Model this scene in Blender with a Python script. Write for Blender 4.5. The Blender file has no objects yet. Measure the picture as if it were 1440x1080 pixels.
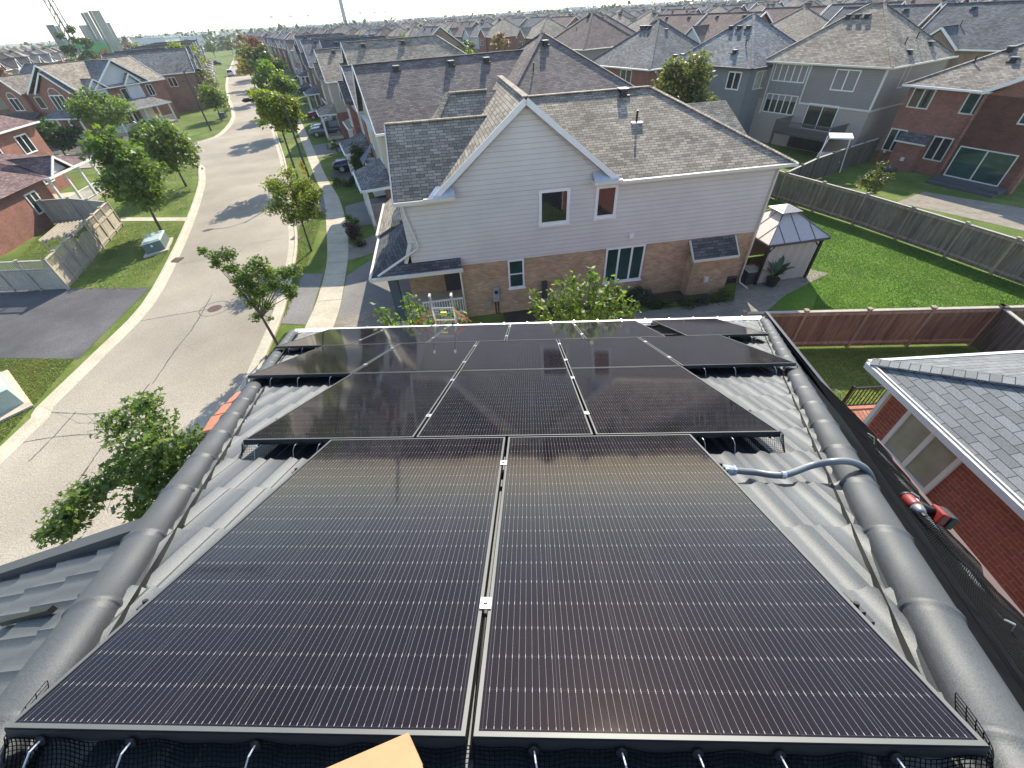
import bpy, math, random
import numpy as np
random.seed(7); rng = np.random.default_rng(7)
scene = bpy.context.scene
R = math.radians
# ------------------------------------------------------------------ camera, sky, sun, exposure
H = 11.2
CW = np.array([[0.99869119, -0.02134785, -0.04647775],
               [0.0199847, -0.67360788, 0.73881868],
               [-0.04707997, -0.73878055, -0.67229962]])     # columns: image right, image down, forward
FPX = 576.23
cam = bpy.data.cameras.new('camera'); camo = bpy.data.objects.new('camera', cam)
scene.collection.objects.link(camo)
cam.sensor_fit = 'HORIZONTAL'; cam.sensor_width = 36; cam.lens = 36 * FPX / 1440
cam.clip_start = 0.05; cam.clip_end = 20000
from mathutils import Matrix, Vector
camo.matrix_world = Matrix(((CW[0, 0], -CW[0, 1], -CW[0, 2], 0), (CW[1, 0], -CW[1, 1], -CW[1, 2], 0),
                            (CW[2, 0], -CW[2, 1], -CW[2, 2], H), (0, 0, 0, 1)))
scene.camera = camo
SUN_AZ, SUN_EL = 9.0, 35.0
world = bpy.data.worlds.new('World'); scene.world = world; world.use_nodes = True
wn = world.node_tree.nodes; bg = wn['Background']
sky = wn.new('ShaderNodeTexSky'); sky.sky_type = 'NISHITA'; sky.sun_disc = False
sky.sun_elevation = R(SUN_EL); sky.sun_rotation = R(SUN_AZ); sky.air_density = 1.0; sky.dust_density = 0.6
sky.ozone_density = 1.0; sky.altitude = 200
world.node_tree.links.new(sky.outputs[0], bg.inputs[0]); bg.inputs[1].default_value = 0.15
sl = bpy.data.lights.new('sun', 'SUN'); sl.energy = 4.3; sl.angle = R(0.5); sl.color = (1.0, 0.92, 0.77)
so = bpy.data.objects.new('sun', sl); scene.collection.objects.link(so)
sd = Vector((math.sin(R(SUN_AZ)) * math.cos(R(SUN_EL)), math.cos(R(SUN_AZ)) * math.cos(R(SUN_EL)), math.sin(R(SUN_EL))))
so.rotation_euler = sd.to_track_quat('Z', 'Y').to_euler(); so.location = (0, 0, 60)
scene.view_settings.view_transform = 'Standard'; scene.view_settings.look = 'None'
scene.view_settings.exposure = 1.12; scene.view_settings.gamma = 1
scene.cycles.max_bounces = 6; scene.cycles.transparent_max_bounces = 8
# survey helpers: where a sight line of the photograph meets a level, a vertical plane, or the roof
def ray(px, py): return CW @ np.array([(px - 720) / FPX, (py - 540) / FPX, 1.0])
def E(px, py, z=0.0):
    d = ray(px, py); return d * ((z - H) / d[2]) + np.array([0, 0, H])
def EY(px, py, y):
    d = ray(px, py); return d * (y / d[1]) + np.array([0, 0, H])
def EP(px, py, P0, n):
    d = ray(px, py); C0 = np.array([0, 0, H]); n = np.array(n, float)
    return C0 + d * (np.dot(np.array(P0) - C0, n) / np.dot(d, n))
def PX(P):
    c = CW.T @ (np.array(P, float) - np.array([0, 0, H])); return 720 + FPX * c[0] / c[2], 540 + FPX * c[1] / c[2]
def height_at(x, y, py):
    z = np.linspace(0, 25, 1001); v = [PX((x, y, a))[1] for a in z]
    return float(z[int(np.argmin(np.abs(np.array(v) - py)))])
# ------------------------------------------------------------------ materials
MATS = {}
def lin(c): return tuple(((x / 12.92) if x <= .04045 else ((x + .055) / 1.055) ** 2.4) for x in c)
def newmat(name):
    m = bpy.data.materials.new(name); m.use_nodes = True; nt = m.node_tree
    return m, nt.nodes, nt.links, nt.nodes['Principled BSDF']
def ramp(n, l, fac, stops):
    r = n.new('ShaderNodeValToRGB'); el = r.color_ramp.elements
    while len(el) < len(stops): el.new(0.5)
    for e, (p, c) in zip(el, stops): e.position = p; e.color = (*c, 1) if len(c) == 3 else c
    l.new(fac, r.inputs[0]); return r.outputs[0]
def noise(n, l, scale, detail=4, vec=None, rough=.6):
    t = n.new('ShaderNodeTexNoise'); t.inputs['Scale'].default_value = scale; t.inputs['Detail'].default_value = detail
    t.inputs['Roughness'].default_value = rough
    if vec is not None: l.new(vec, t.inputs['Vector'])
    return t
def geo_pos(n): return n.new('ShaderNodeNewGeometry').outputs['Position']
def mixc(n, l, fac, a, b, mode='MIX'):
    m = n.new('ShaderNodeMix'); m.data_type = 'RGBA'; m.blend_type = mode
    for s, v in ((m.inputs[0], fac), (m.inputs[6], a), (m.inputs[7], b)):
        if hasattr(v, 'is_linked') or isinstance(v, bpy.types.NodeSocket): l.new(v, s)
        elif isinstance(v, (int, float)): s.default_value = v
        else: s.default_value = (*v, 1)
    return m.outputs[2]
def math_(n, l, op, a, b=None, c=None):
    m = n.new('ShaderNodeMath'); m.operation = op
    for i, v in enumerate((a, b, c)):
        if v is None: continue
        if isinstance(v, bpy.types.NodeSocket): l.new(v, m.inputs[i])
        else: m.inputs[i].default_value = v
    return m.outputs[0]
def bump(n, l, p, h, strength=.5, dist=.01):
    b = n.new('ShaderNodeBump'); b.inputs['Strength'].default_value = strength; b.inputs['Distance'].default_value = dist
    l.new(h, b.inputs['Height']); l.new(b.outputs[0], p.inputs['Normal'])
def plain(name, col, rough=.6, metal=0, var=.12, scale=6, bumpd=0, spec=.5):
    if name in MATS: return MATS[name]
    m, n, l, p = newmat(name)
    t = noise(n, l, scale, 5, geo_pos(n))
    lo = tuple(c * (1 - var) for c in col); hi = tuple(min(1, c * (1 + var)) for c in col)
    l.new(ramp(n, l, t.outputs[0], [(.3, lo), (.7, hi)]), p.inputs['Base Color'])
    p.inputs['Roughness'].default_value = rough; p.inputs['Metallic'].default_value = metal
    p.inputs['Specular IOR Level'].default_value = spec
    if bumpd:
        t2 = noise(n, l, scale * 8, 3, geo_pos(n)); bump(n, l, p, t2.outputs[0], .5, bumpd)
    MATS[name] = m; return m
def shingle(name, col, var=.35, mottle=.25, gap=.011):
    if name in MATS: return MATS[name]
    m, n, l, p = newmat(name)
    uv = n.new('ShaderNodeUVMap').outputs[0]
    b = n.new('ShaderNodeTexBrick'); l.new(uv, b.inputs['Vector'])
    b.inputs['Scale'].default_value = 1; b.inputs['Brick Width'].default_value = .33; b.inputs['Row Height'].default_value = .145
    b.inputs['Mortar Size'].default_value = gap; b.inputs['Mortar Smooth'].default_value = .3; b.offset = .37; b.inputs['Bias'].default_value = 0
    b.inputs['Color1'].default_value = (*[c * (1 - var) for c in col], 1)
    b.inputs['Color2'].default_value = (*[min(1, c * (1 + var)) for c in col], 1)
    b.inputs['Mortar'].default_value = (*[c * .22 for c in col], 1)
    t = noise(n, l, .5, 5, geo_pos(n)); g = noise(n, l, 90, 2, geo_pos(n))
    st = ramp(n, l, t.outputs[0], [(.3, (1 - mottle,) * 3), (.7, (1 + mottle,) * 3)])
    c1 = mixc(n, l, 1.0, b.outputs['Color'], st, 'MULTIPLY')
    gr = ramp(n, l, g.outputs[0], [(.35, (.72,) * 3), (.65, (1.28,) * 3)])
    l.new(mixc(n, l, 1.0, c1, gr, 'MULTIPLY'), p.inputs['Base Color'])
    p.inputs['Roughness'].default_value = .92; p.inputs['Specular IOR Level'].default_value = .25
    # each course tilts up to its lower edge
    sx = n.new('ShaderNodeSeparateXYZ'); l.new(uv, sx.inputs[0])
    saw = math_(n, l, 'FRACT', math_(n, l, 'DIVIDE', sx.outputs[1], .145))
    hgt = math_(n, l, 'SUBTRACT', math_(n, l, 'SUBTRACT', 1.0, saw), math_(n, l, 'MULTIPLY', b.outputs['Fac'], .7))
    bump(n, l, p, hgt, .7, .012)
    MATS[name] = m; return m
def brick(name, c1, c2, mortar):
    if name in MATS: return MATS[name]
    m, n, l, p = newmat(name)
    uv = n.new('ShaderNodeUVMap').outputs[0]
    b = n.new('ShaderNodeTexBrick'); l.new(uv, b.inputs['Vector'])
    b.inputs['Scale'].default_value = 1; b.inputs['Brick Width'].default_value = .23; b.inputs['Row Height'].default_value = .079
    b.inputs['Mortar Size'].default_value = .009; b.inputs['Bias'].default_value = .0
    b.inputs['Color1'].default_value = (*c1, 1); b.inputs['Color2'].default_value = (*c2, 1); b.inputs['Mortar'].default_value = (*mortar, 1)
    t = noise(n, l, 1.2, 5, geo_pos(n))
    st = ramp(n, l, t.outputs[0], [(.3, (.82,) * 3), (.7, (1.18,) * 3)])
    l.new(mixc(n, l, 1.0, b.outputs['Color'], st, 'MULTIPLY'), p.inputs['Base Color'])
    p.inputs['Roughness'].default_value = .9
    bump(n, l, p, math_(n, l, 'SUBTRACT', 1.0, b.outputs['Fac']), .6, .008)
    MATS[name] = m; return m
def siding(name, col, step=.115, vert=False):
    if name in MATS: return MATS[name]
    m, n, l, p = newmat(name)
    uv = n.new('ShaderNodeUVMap').outputs[0]
    sx = n.new('ShaderNodeSeparateXYZ'); l.new(uv, sx.inputs[0])
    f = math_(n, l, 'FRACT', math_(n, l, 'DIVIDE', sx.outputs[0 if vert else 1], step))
    edge = math_(n, l, 'LESS_THAN', f, .09)  # thin shade line under each lap, painted into the colour
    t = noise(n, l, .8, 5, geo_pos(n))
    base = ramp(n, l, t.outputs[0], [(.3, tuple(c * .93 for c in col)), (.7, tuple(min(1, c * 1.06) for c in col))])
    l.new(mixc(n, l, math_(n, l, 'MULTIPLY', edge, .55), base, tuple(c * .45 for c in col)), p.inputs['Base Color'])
    p.inputs['Roughness'].default_value = .55; p.inputs['Specular IOR Level'].default_value = .35
    bump(n, l, p, math_(n, l, 'SUBTRACT', 1.0, f), .6, .012)
    MATS[name] = m; return m
def glass(name='window_glass', col=(.012, .016, .018), rough=.03):
    if name in MATS: return MATS[name]
    m, n, l, p = newmat(name)
    t = noise(n, l, .9, 3, geo_pos(n))
    l.new(ramp(n, l, t.outputs[0], [(.35, col), (.7, tuple(min(1, c * 2.2) for c in col))]), p.inputs['Base Color'])
    p.inputs['Roughness'].default_value = rough; p.inputs['Specular IOR Level'].default_value = .7
    t2 = noise(n, l, 1.5, 2, geo_pos(n)); bump(n, l, p, t2.outputs[0], .04, .02)
    MATS[name] = m; return m
def ground_mat(name, stops, scale, fine, rough=.95, bumpd=.01, big=None):
    if name in MATS: return MATS[name]
    m, n, l, p = newmat(name); P = geo_pos(n)
    t = noise(n, l, scale, 6, P, .65); f = noise(n, l, fine, 3, P, .7)
    c = ramp(n, l, t.outputs[0], stops)
    g = ramp(n, l, f.outputs[0], [(.3, (.62,) * 3), (.7, (1.38,) * 3)])
    c = mixc(n, l, 1.0, c, g, 'MULTIPLY')
    if big:
        b2 = noise(n, l, big, 3, P, .5)
        c = mixc(n, l, 1.0, c, ramp(n, l, b2.outputs[0], [(.35, (.8,) * 3), (.65, (1.2,) * 3)]), 'MULTIPLY')
    l.new(c, p.inputs['Base Color']); p.inputs['Roughness'].default_value = rough; p.inputs['Specular IOR Level'].default_value = .2
    bump(n, l, p, f.outputs[0], .6, bumpd)
    MATS[name] = m; return m
def leafmat(name, a, b, trans=.45):
    if name in MATS: return MATS[name]
    m, n, l, p = newmat(name)
    at = n.new('ShaderNodeAttribute'); at.attribute_name = 'tint'
    c = ramp(n, l, at.outputs['Fac'], [(0, a), (1, b)])
    l.new(c, p.inputs['Base Color']); p.inputs['Roughness'].default_value = .5; p.inputs['Specular IOR Level'].default_value = .4
    tr = n.new('ShaderNodeBsdfTranslucent'); mx = n.new('ShaderNodeMixShader'); mx.inputs[0].default_value = trans
    l.new(mixc(n, l, 1.0, c, (1.5, 1.6, .7), 'MULTIPLY'), tr.inputs[0])
    l.new(p.outputs[0], mx.inputs[1]); l.new(tr.outputs[0], mx.inputs[2]); l.new(mx.outputs[0], n['Material Output'].inputs[0])
    MATS[name] = m; return m
def granular(name, col, rough=.42, metal=.35):
    m, n, l, p = newmat(name); P = geo_pos(n)
    t = noise(n, l, 260, 2, P); t2 = noise(n, l, 1.3, 4, P)
    c = ramp(n, l, t.outputs[0], [(.35, tuple(x * .70 for x in col)), (.65, tuple(min(1, x * 1.36) for x in col))])
    c = mixc(n, l, 1.0, c, ramp(n, l, t2.outputs[0], [(.3, (.88,) * 3), (.7, (1.12,) * 3)]), 'MULTIPLY')
    l.new(c, p.inputs['Base Color']); p.inputs['Roughness'].default_value = rough; p.inputs['Metallic'].default_value = metal
    bump(n, l, p, t.outputs[0], .35, .002)
    MATS[name] = m; return m
WHITE = plain('white_trim', (.74, .73, .70), .5, var=.05)
CREAM = plain('cream_trim', (.62, .58, .50), .5, var=.05)
BLACKP = plain('black_plastic', (.012, .012, .013), .45, var=.2)
BLACKM = plain('black_metal', (.02, .02, .022), .4, metal=.3, var=.2)
DKTRIM = plain('dark_trim', (.05, .05, .055), .55, var=.1)
GLASS = glass()
GLASSG = glass('teal_glass', (.012, .035, .033))
BLIND = glass('blind_behind_glass', (.20, .195, .16), .12)
CONC = ground_mat('concrete', [(.3, (.40, .355, .27)), (.7, (.53, .475, .365))], .9, 30, .9, .003)
ASPH = ground_mat('worn_asphalt', [(.25, (.275, .24, .188)), (.75, (.362, .318, .252))], .35, 22, .9, .006, big=.08)
DRIVE = ground_mat('dark_asphalt', [(.3, (.075, .072, .075)), (.7, (.12, .115, .115))], .5, 25, .9, .006, big=.2)
DRIVE2 = ground_mat('grey_asphalt', [(.3, (.17, .16, .15)), (.7, (.23, .215, .2))], .5, 25, .9, .006)
PAVER = brick('paving_stone', (.30, .26, .20), (.22, .19, .15), (.12, .10, .08))
GRASS = ground_mat('lawn_grass', [(.25, (.062, .105, .016)), (.5, (.10, .145, .026)), (.78, (.20, .19, .062))], .7, 14, 1, .03, big=.15)
GRASSB = ground_mat('bright_lawn_grass', [(.25, (.045, .11, .008)), (.55, (.075, .15, .014)), (.8, (.13, .185, .035))], .55, 16, 1, .03, big=.3)
DIRT = ground_mat('garden_soil', [(.3, (.05, .035, .025)), (.7, (.09, .07, .05))], 2, 20)
GALV = plain('aluminium', (.62, .62, .60), .35, metal=.8, var=.06)
# ------------------------------------------------------------------ mesh helpers
COL = scene.collection
class MB:
    def __init__(s): s.v = []; s.f = []; s.m = []
    def face(s, pts, mi=0):
        i = len(s.v); s.v += [tuple(map(float, p)) for p in pts]; s.f.append(tuple(range(i, i + len(pts)))); s.m.append(mi)
    def add(s, vs, fs, mi=0):
        i = len(s.v); s.v += [tuple(map(float, p)) for p in vs]
        for f in fs: s.f.append(tuple(i + k for k in f)); s.m.append(mi)
    def box(s, a, b, mi=0, T=None):
        x0, y0, z0 = a; x1, y1, z1 = b
        vs = [(x0, y0, z0), (x1, y0, z0), (x1, y1, z0), (x0, y1, z0), (x0, y0, z1), (x1, y0, z1), (x1, y1, z1), (x0, y1, z1)]
        if T: vs = [T(*p) for p in vs]
        s.add(vs, [(0, 3, 2, 1), (4, 5, 6, 7), (0, 1, 5, 4), (1, 2, 6, 5), (2, 3, 7, 6), (3, 0, 4, 7)], mi)
    def beam(s, p, q, w, h, mi=0, up=(0, 0, 1)):
        p = Vector(p); q = Vector(q); d = (q - p).normalized(); u = Vector(up)
        if abs(d.dot(u)) > .99: u = Vector((0, 1, 0))
        a = d.cross(u).normalized() * (w / 2); b = a.cross(d).normalized() * (h / 2)
        vs = [p - a - b, p + a - b, p + a + b, p - a + b, q - a - b, q + a - b, q + a + b, q - a + b]
        s.add(vs, [(0, 1, 2, 3), (7, 6, 5, 4), (0, 4, 5, 1), (1, 5, 6, 2), (2, 6, 7, 3), (3, 7, 4, 0)], mi)
    def tube(s, pts, r, seg=8, mi=0, cap=True):
        pts = [Vector(p) for p in pts]; rs = r if hasattr(r, '__len__') else [r] * len(pts); base = len(s.v); prev = None
        for i, p in enumerate(pts):
            d = (pts[min(i + 1, len(pts) - 1)] - pts[max(i - 1, 0)]).normalized()
            if prev is None:
                u = Vector((0, 0, 1)) if abs(d.z) < .9 else Vector((1, 0, 0)); a = d.cross(u).normalized()
            else: a = (prev - d * prev.dot(d)).normalized()
            prev = a; b = d.cross(a)
            for k in range(seg):
                t = 2 * math.pi * k / seg; s.v.append(tuple(p + (a * math.cos(t) + b * math.sin(t)) * rs[i]))
        for i in range(len(pts) - 1):
            for k in range(seg):
                k2 = (k + 1) % seg
                s.f.append((base + i * seg + k, base + i * seg + k2, base + (i + 1) * seg + k2, base + (i + 1) * seg + k)); s.m.append(mi)
        if cap:
            s.f.append(tuple(base + k for k in range(seg))[::-1]); s.m.append(mi)
            s.f.append(tuple(base + (len(pts) - 1) * seg + k for k in range(seg))); s.m.append(mi)
    def build(s, name, mats, parent=None, smooth=False, bevel=0):
        me = bpy.data.meshes.new(name); me.from_pydata(s.v, [], s.f); me.update()
        if not isinstance(mats, (list, tuple)): mats = [mats]
        for m in mats: me.materials.append(m)
        if len(mats) > 1: me.polygons.foreach_set('material_index', s.m)
        auto_uv(me)
        if smooth: me.polygons.foreach_set('use_smooth', [True] * len(me.polygons))
        o = bpy.data.objects.new(name, me); COL.objects.link(o)
        if parent: o.parent = parent
        if bevel:
            b = o.modifiers.new('bevel', 'BEVEL'); b.width = bevel; b.segments = 2; b.limit_method = 'ANGLE'
        return o
def auto_uv(me):
    n = len(me.loops)
    if not n: return
    co = np.empty(len(me.vertices) * 3); me.vertices.foreach_get('co', co); co = co.reshape(-1, 3)
    vi = np.empty(n, np.int32); me.loops.foreach_get('vertex_index', vi)
    pn = np.empty(len(me.polygons) * 3); me.polygons.foreach_get('normal', pn); pn = pn.reshape(-1, 3)
    lt = np.empty(len(me.polygons), np.int32); me.polygons.foreach_get('loop_total', lt)
    N = np.repeat(pn, lt, 0); T = np.stack([-N[:, 1], N[:, 0], np.zeros(n)], 1); L = np.linalg.norm(T, axis=1)
    T[L < .05] = (1, 0, 0); L[L < .05] = 1; T /= L[:, None]; B = np.cross(N, T); P = co[vi]
    uv = np.stack([(P * T).sum(1), (P * B).sum(1)], 1)
    me.uv_layers.new(name='UVMap').data.foreach_set('uv', uv.ravel())
def tag(o, label, cat, group=None, kind=None):
    if label: o['label'] = label
    if cat: o['category'] = cat
    if group: o['group'] = group
    if kind: o['kind'] = kind
    return o
def thing(name, label, cat, loc=(0, 0, 0), rz=0.0, group=None):
    o = bpy.data.objects.new(name, None); COL.objects.link(o); o.empty_display_size = .3
    o.location = loc; o.rotation_euler = (0, 0, rz); return tag(o, label, cat, group)
def dup(root, loc, rz=None, label=None, scale=None):
    r = root.copy(); COL.objects.link(r); r.location = loc
    if rz is not None: r.rotation_euler = (root.rotation_euler[0], root.rotation_euler[1], rz)
    if label: r['label'] = label
    if scale: r.scale = scale if hasattr(scale, '__len__') else (scale,) * 3
    for ch in KIDS.get(root.name, None) or [c for c in root.children]:
        c = ch.copy(); COL.objects.link(c); c.parent = r
        for g in ch.children:
            d = g.copy(); COL.objects.link(d); d.parent = c
    return r
KIDS = {}
def struct(o): o['kind'] = 'structure'; return o
# ------------------------------------------------------------------ ground, road, kerbs, walks
def smooth_line(pts, n=3):
    pts = [np.array(p[:2]) for p in pts]; out = []
    for i in range(len(pts) - 1):
        p0 = pts[max(i - 1, 0)]; p1 = pts[i]; p2 = pts[i + 1]; p3 = pts[min(i + 2, len(pts) - 1)]
        for k in range(n):
            t = k / n
            out.append(.5 * ((2 * p1) + (-p0 + p2) * t + (2 * p0 - 5 * p1 + 4 * p2 - p3) * t * t + (-p0 + 3 * p1 - 3 * p2 + p3) * t ** 3))
    out.append(pts[-1]); return out
def sheet(name, pts, z, mat):
    mb = MB(); pts = [(p[0], p[1], z) for p in pts]
    a = sum(pts[i][0] * pts[(i + 1) % len(pts)][1] - pts[(i + 1) % len(pts)][0] * pts[i][1] for i in range(len(pts)))
    mb.face(pts if a > 0 else pts[::-1]); return struct(mb.build(name, mat))
def gpx(*q): return [E(*a)[:2] for a in q]
mb = MB(); S = 9000
mb.face([(-S, -400, 0), (S, -400, 0), (S, S, 0), (-S, S, 0)])
struct(mb.build('ground', GRASS))
kerbL1 = [(-17.8, -30), (-18.6, -8)] + gpx((0, 640), (60, 575), (140, 497), (205, 430), (243, 362), (268, 305)) + [(-31.8, 41.9), (-34.6, 46.6)] + [(-36.6, 49.6), (-39.5, 51.3), (-44, 51.6), (-60, 50.6), (-95, 47.5)]
kerbL2 = [(-95, 56), (-62, 59.3), (-50, 59.4), (-46, 60.6), (-44.3, 63.2), (-44.3, 67.7), (-50.1, 81.8), (-62.4, 102.9), (-80.7, 134.9), (-106.6, 183.5), (-150, 268)]
kerbR = [(-9.6, -30), (-10.6, -8)] + gpx((300, 620), (350, 545), (375, 490), (395, 440), (408, 390), (415, 345)) + [(-18.3, 32), (-26.0, 48.0), (-30.1, 56.0), (-37.5, 70.1), (-48.8, 91.9), (-64.0, 121.6), (-93.0, 176.4), (-140.0, 262)]
kerbL1 = smooth_line(kerbL1); kerbL2 = smooth_line(kerbL2); kerbR = smooth_line(kerbR)
road = sheet('road', kerbL1 + kerbL2 + kerbR[::-1], .006, ASPH)
def kerb(name, line, side):
    mb = MB(); L = [np.array(p) for p in line]; prof = [(-.18, .0), (-.18, .105), (-.02, .11), (.05, .03), (.42, .012), (.42, 0)]
    rows = []
    for i, p in enumerate(L):
        d = L[min(i + 1, len(L) - 1)] - L[max(i - 1, 0)]; d /= np.linalg.norm(d); nrm = np.array([d[1], -d[0]]) * side
        rows.append([(p[0] + nrm[0] * a, p[1] + nrm[1] * a, z) for a, z in prof])
    for i in range(len(rows) - 1):
        for k in range(len(prof) - 1):
            q = [rows[i][k], rows[i + 1][k], rows[i + 1][k + 1], rows[i][k + 1]]
            mb.face(q if side < 0 else q[::-1])
    return struct(mb.build(name, CONC))
kerb('kerb', kerbL1, 1); kerb('kerb', kerbL2, 1); kerb('kerb', kerbR, -1)
# cracks sealed with tar, running over the road
TAR = plain('tar_seal', (.075, .07, .068), .8, var=.2)
def crack(pts, w=.05):
    w *= .65; mb = MB(); L = smooth_line(pts, 6)
    for i in range(len(L) - 1):
        d = L[i + 1] - L[i]; d /= np.linalg.norm(d); n2 = np.array([-d[1], d[0]]) * w * (.6 + .7 * random.random()) / 2
        j = np.array([random.uniform(-.02, .02), random.uniform(-.02, .02)])
        mb.face([(*(L[i] - n2), .011), (*(L[i + 1] - n2 + j), .011), (*(L[i + 1] + n2 + j), .011), (*(L[i] + n2), .011)])
    return struct(mb.build('road_crack', TAR))
crack(gpx((178, 455), (240, 444), (300, 434), (360, 424)), .07)
crack(gpx((298, 415), (272, 460), (245, 495), (215, 540)), .07)
crack(gpx((210, 540), (150, 620), (100, 690), (57, 732)), .08)
crack(gpx((20, 625), (75, 615), (140, 610)), .05)
crack(gpx((107, 579), (75, 615), (40, 650)), .05)
crack(gpx((65, 580), (95, 581), (130, 582), (190, 575)), .05)
crack(gpx((278, 316), (310, 308), (350, 300)), .05)
crack(gpx((255, 371), (280, 366), (310, 360)), .05)
crack(gpx((320, 372), (350, 345), (400, 335)), .03)
def joint_line(pts, w, z, m):
    mb = MB(); a, b = [np.array(p) for p in pts]; d = (b - a) / np.linalg.norm(b - a); n2 = np.array([-d[1], d[0]]) * w / 2
    mb.face([(*(a - n2), z), (*(b - n2), z), (*(b + n2), z), (*(a + n2), z)]); return mb
# iron covers
IRON = brick('rusty_iron', (.13, .075, .06), (.10, .06, .05), (.05, .035, .03))
def disc(name, c, r, z, mat, label=None, cat=None, seg=28, r0=0):
    mb = MB(); ring = [(math.cos(2 * math.pi * k / seg), math.sin(2 * math.pi * k / seg)) for k in range(seg)]
    if r0:
        for k in range(seg):
            a, b = ring[k], ring[(k + 1) % seg]
            mb.face([(c[0] + a[0] * r0, c[1] + a[1] * r0, z), (c[0] + a[0] * r, c[1] + a[1] * r, z), (c[0] + b[0] * r, c[1] + b[1] * r, z), (c[0] + b[0] * r0, c[1] + b[1] * r0, z)])
    else:
        mb.tube([(c[0], c[1], z - .004), (c[0], c[1], z)], r, seg)
    o = mb.build(name, mat)
    return tag(o, label, cat) if label else struct(o)
c = E(302, 434); disc('manhole_cover', c, .36, .014, IRON, 'round rusty manhole cover in the middle of the road', 'manhole cover')
disc('road_crack', c, .78, .010, TAR, r0=.74)
c = E(249, 366); mb = MB(); mb.box((c[0] - .3, c[1] - .35, .03), (c[0] + .3, c[1] + .35, .045)); tag(mb.build('storm_drain', IRON), 'rusty storm drain grate at the left kerb', 'drain')
c = E(417, 335); mb = MB(); mb.box((c[0] - .3, c[1] - .35, .03), (c[0] + .3, c[1] + .35, .045)); tag(mb.build('storm_drain', IRON), 'grey storm drain grate at the right kerb by a young tree', 'drain')
# sidewalk on the right
wl_ = [(-9.3, 4), (-10.6, 11)] + gpx((432, 455), (450, 410), (460, 365), (459, 320)) + [(-17.6, 36.8), (-21.0, 43.5), (-27.4, 56.5), (-42.6, 87.0), (-59.8, 121.0), (-100, 200)]
wr_ = [(-7.7, 4), (-9.1, 11)] + gpx((471, 455), (482, 412), (490, 355)) + [(-13.6, 30.6), (-16.3, 36.8), (-19.6, 43.0), (-26.0, 56), (-41.0, 86.4), (-58.2, 120.4), (-98.4, 199.4)]
wl_ = smooth_line(wl_, 4); wr_ = smooth_line(wr_, 4)
sheet('sidewalk', wl_ + wr_[::-1], .022, CONC)
SEAM = plain('walk_seam', (.16, .14, .11), .9)
cum = 0; mbs = MB()
for i in range(6, 60):
    y = 10 + i * 1.55
    a = min(wl_, key=lambda p: abs(p[1] - y)); b = min(wr_, key=lambda p: abs(p[1] - y - .2))
    ax = np.interp(y, [p[1] for p in wl_], [p[0] for p in wl_]); bx = np.interp(y + .15, [p[1] for p in wr_], [p[0] for p in wr_])
    q = joint_line([(ax, y), (bx, y + .15)], .03, .0265, None); mbs.add(q.v, q.f)
struct(mbs.build('sidewalk_seam', SEAM))
mb = MB()   # left lawn footpath across to the kerb
sheet('footpath', gpx((170, 306), (268, 306), (270, 311), (170, 311)), .02, CONC)
# driveways
sheet('driveway', gpx((-40, 409), (212, 404), (110, 505), (-60, 503)), .012, DRIVE)
sheet('driveway', gpx((433, 457), (395, 455), (425, 385), (455, 385)), .012, DRIVE2)
sheet('driveway', gpx((473, 455), (488, 388), (530, 360), (580, 360), (580, 470)), .012, DRIVE2)
sheet('driveway', gpx((485, 290), (560, 270), (560, 310), (490, 320)), .012, DRIVE2)
sheet('driveway', gpx((412, 290), (455, 268), (460, 300), (418, 318)), .012, DRIVE2)
sheet('paved_path', gpx((487, 345), (560, 318), (560, 345), (487, 368)), .016, PAVER)
sheet('paved_path', gpx((437, 461), (495, 442), (560, 430), (560, 470)), .016, PAVER)
sheet('driveway', gpx((462, 245), (500, 236), (530, 243), (472, 262)), .012, DRIVE)
sheet('driveway', gpx((440, 205), (490, 195), (520, 203), (447, 222)), .012, DRIVE2)
sheet('driveway', [(-78, 62), (-60, 60.2), (-58, 70), (-75, 72)], .012, DRIVE)
sheet('lawn', [(17.9, 32.5), (24.4, 18.6), (24.4, 14.4), (11.4, 14.4), (12.5, 19.6), (10.8, 27.5), (8, 34)], .012, GRASSB)
sheet('lawn', [(19.2, 33.4), (26, 18), (45, 23), (33.6, 41.8)], .012, GRASS)
c = gpx((1032, 430), (1070, 445), (1105, 415), (1165, 385), (1100, 370), (1060, 360), (1035, 395))
sheet('patio', c, .026, PAVER)
sheet('paved_path', [(-1.4, 16.2), (10.5, 18.2), (11.2, 16.6), (10.8, 14.6), (9.6, 14.6), (8.8, 16.2), (-1.0, 15.0)], .02, PAVER)
sheet('patio', gpx((1260, 285), (1330, 300), (1440, 325), (1480, 300), (1300, 270)), .02, PAVER)
sheet('garden_bed', [(-1.3, 17.6), (9.0, 19.4), (9.2, 18.5), (-1.1, 16.6)], .03, DIRT)
# ------------------------------------------------------------------ our roof: slope frame (u across, v down-slope away from the camera, n off the glass)
O0 = np.array([-0.18145, 0.14994, H - 1.23589]); VD = np.array([0, .89742, -.44117]); ND = np.array([0, .44117, .89742]); UD = np.array([1., 0, 0])
PITCH = -math.atan2(.44117, .89742)
def RP(u, v, n=0.0): return O0 + UD * u + VD * v + ND * n
def on_roof(px, py, n): 
    P = EP(px, py, O0 + ND * n, ND); return float((P - O0) @ UD), float((P - O0) @ VD)
TILE = granular('stone_coated_tile', (.070, .076, .081), .55, .05); TILE_SHADE = plain('shaded_slope_black', (.012, .012, .013), .95, spec=.05)  # right slope coloured black for the shade beneath the mesh
CAPM = granular('stone_coated_cap', (.046, .050, .055), .55, .05)
HA = thing('tile_roof_house', 'our house in front, grey metal tile roof carrying the solar panels', 'house')
NR = -.145
def hipL(v): return -(1.215 + .460 * v)
def hipR(v): return 1.275 + .460 * v
EAVE_V = 7.32
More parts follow.
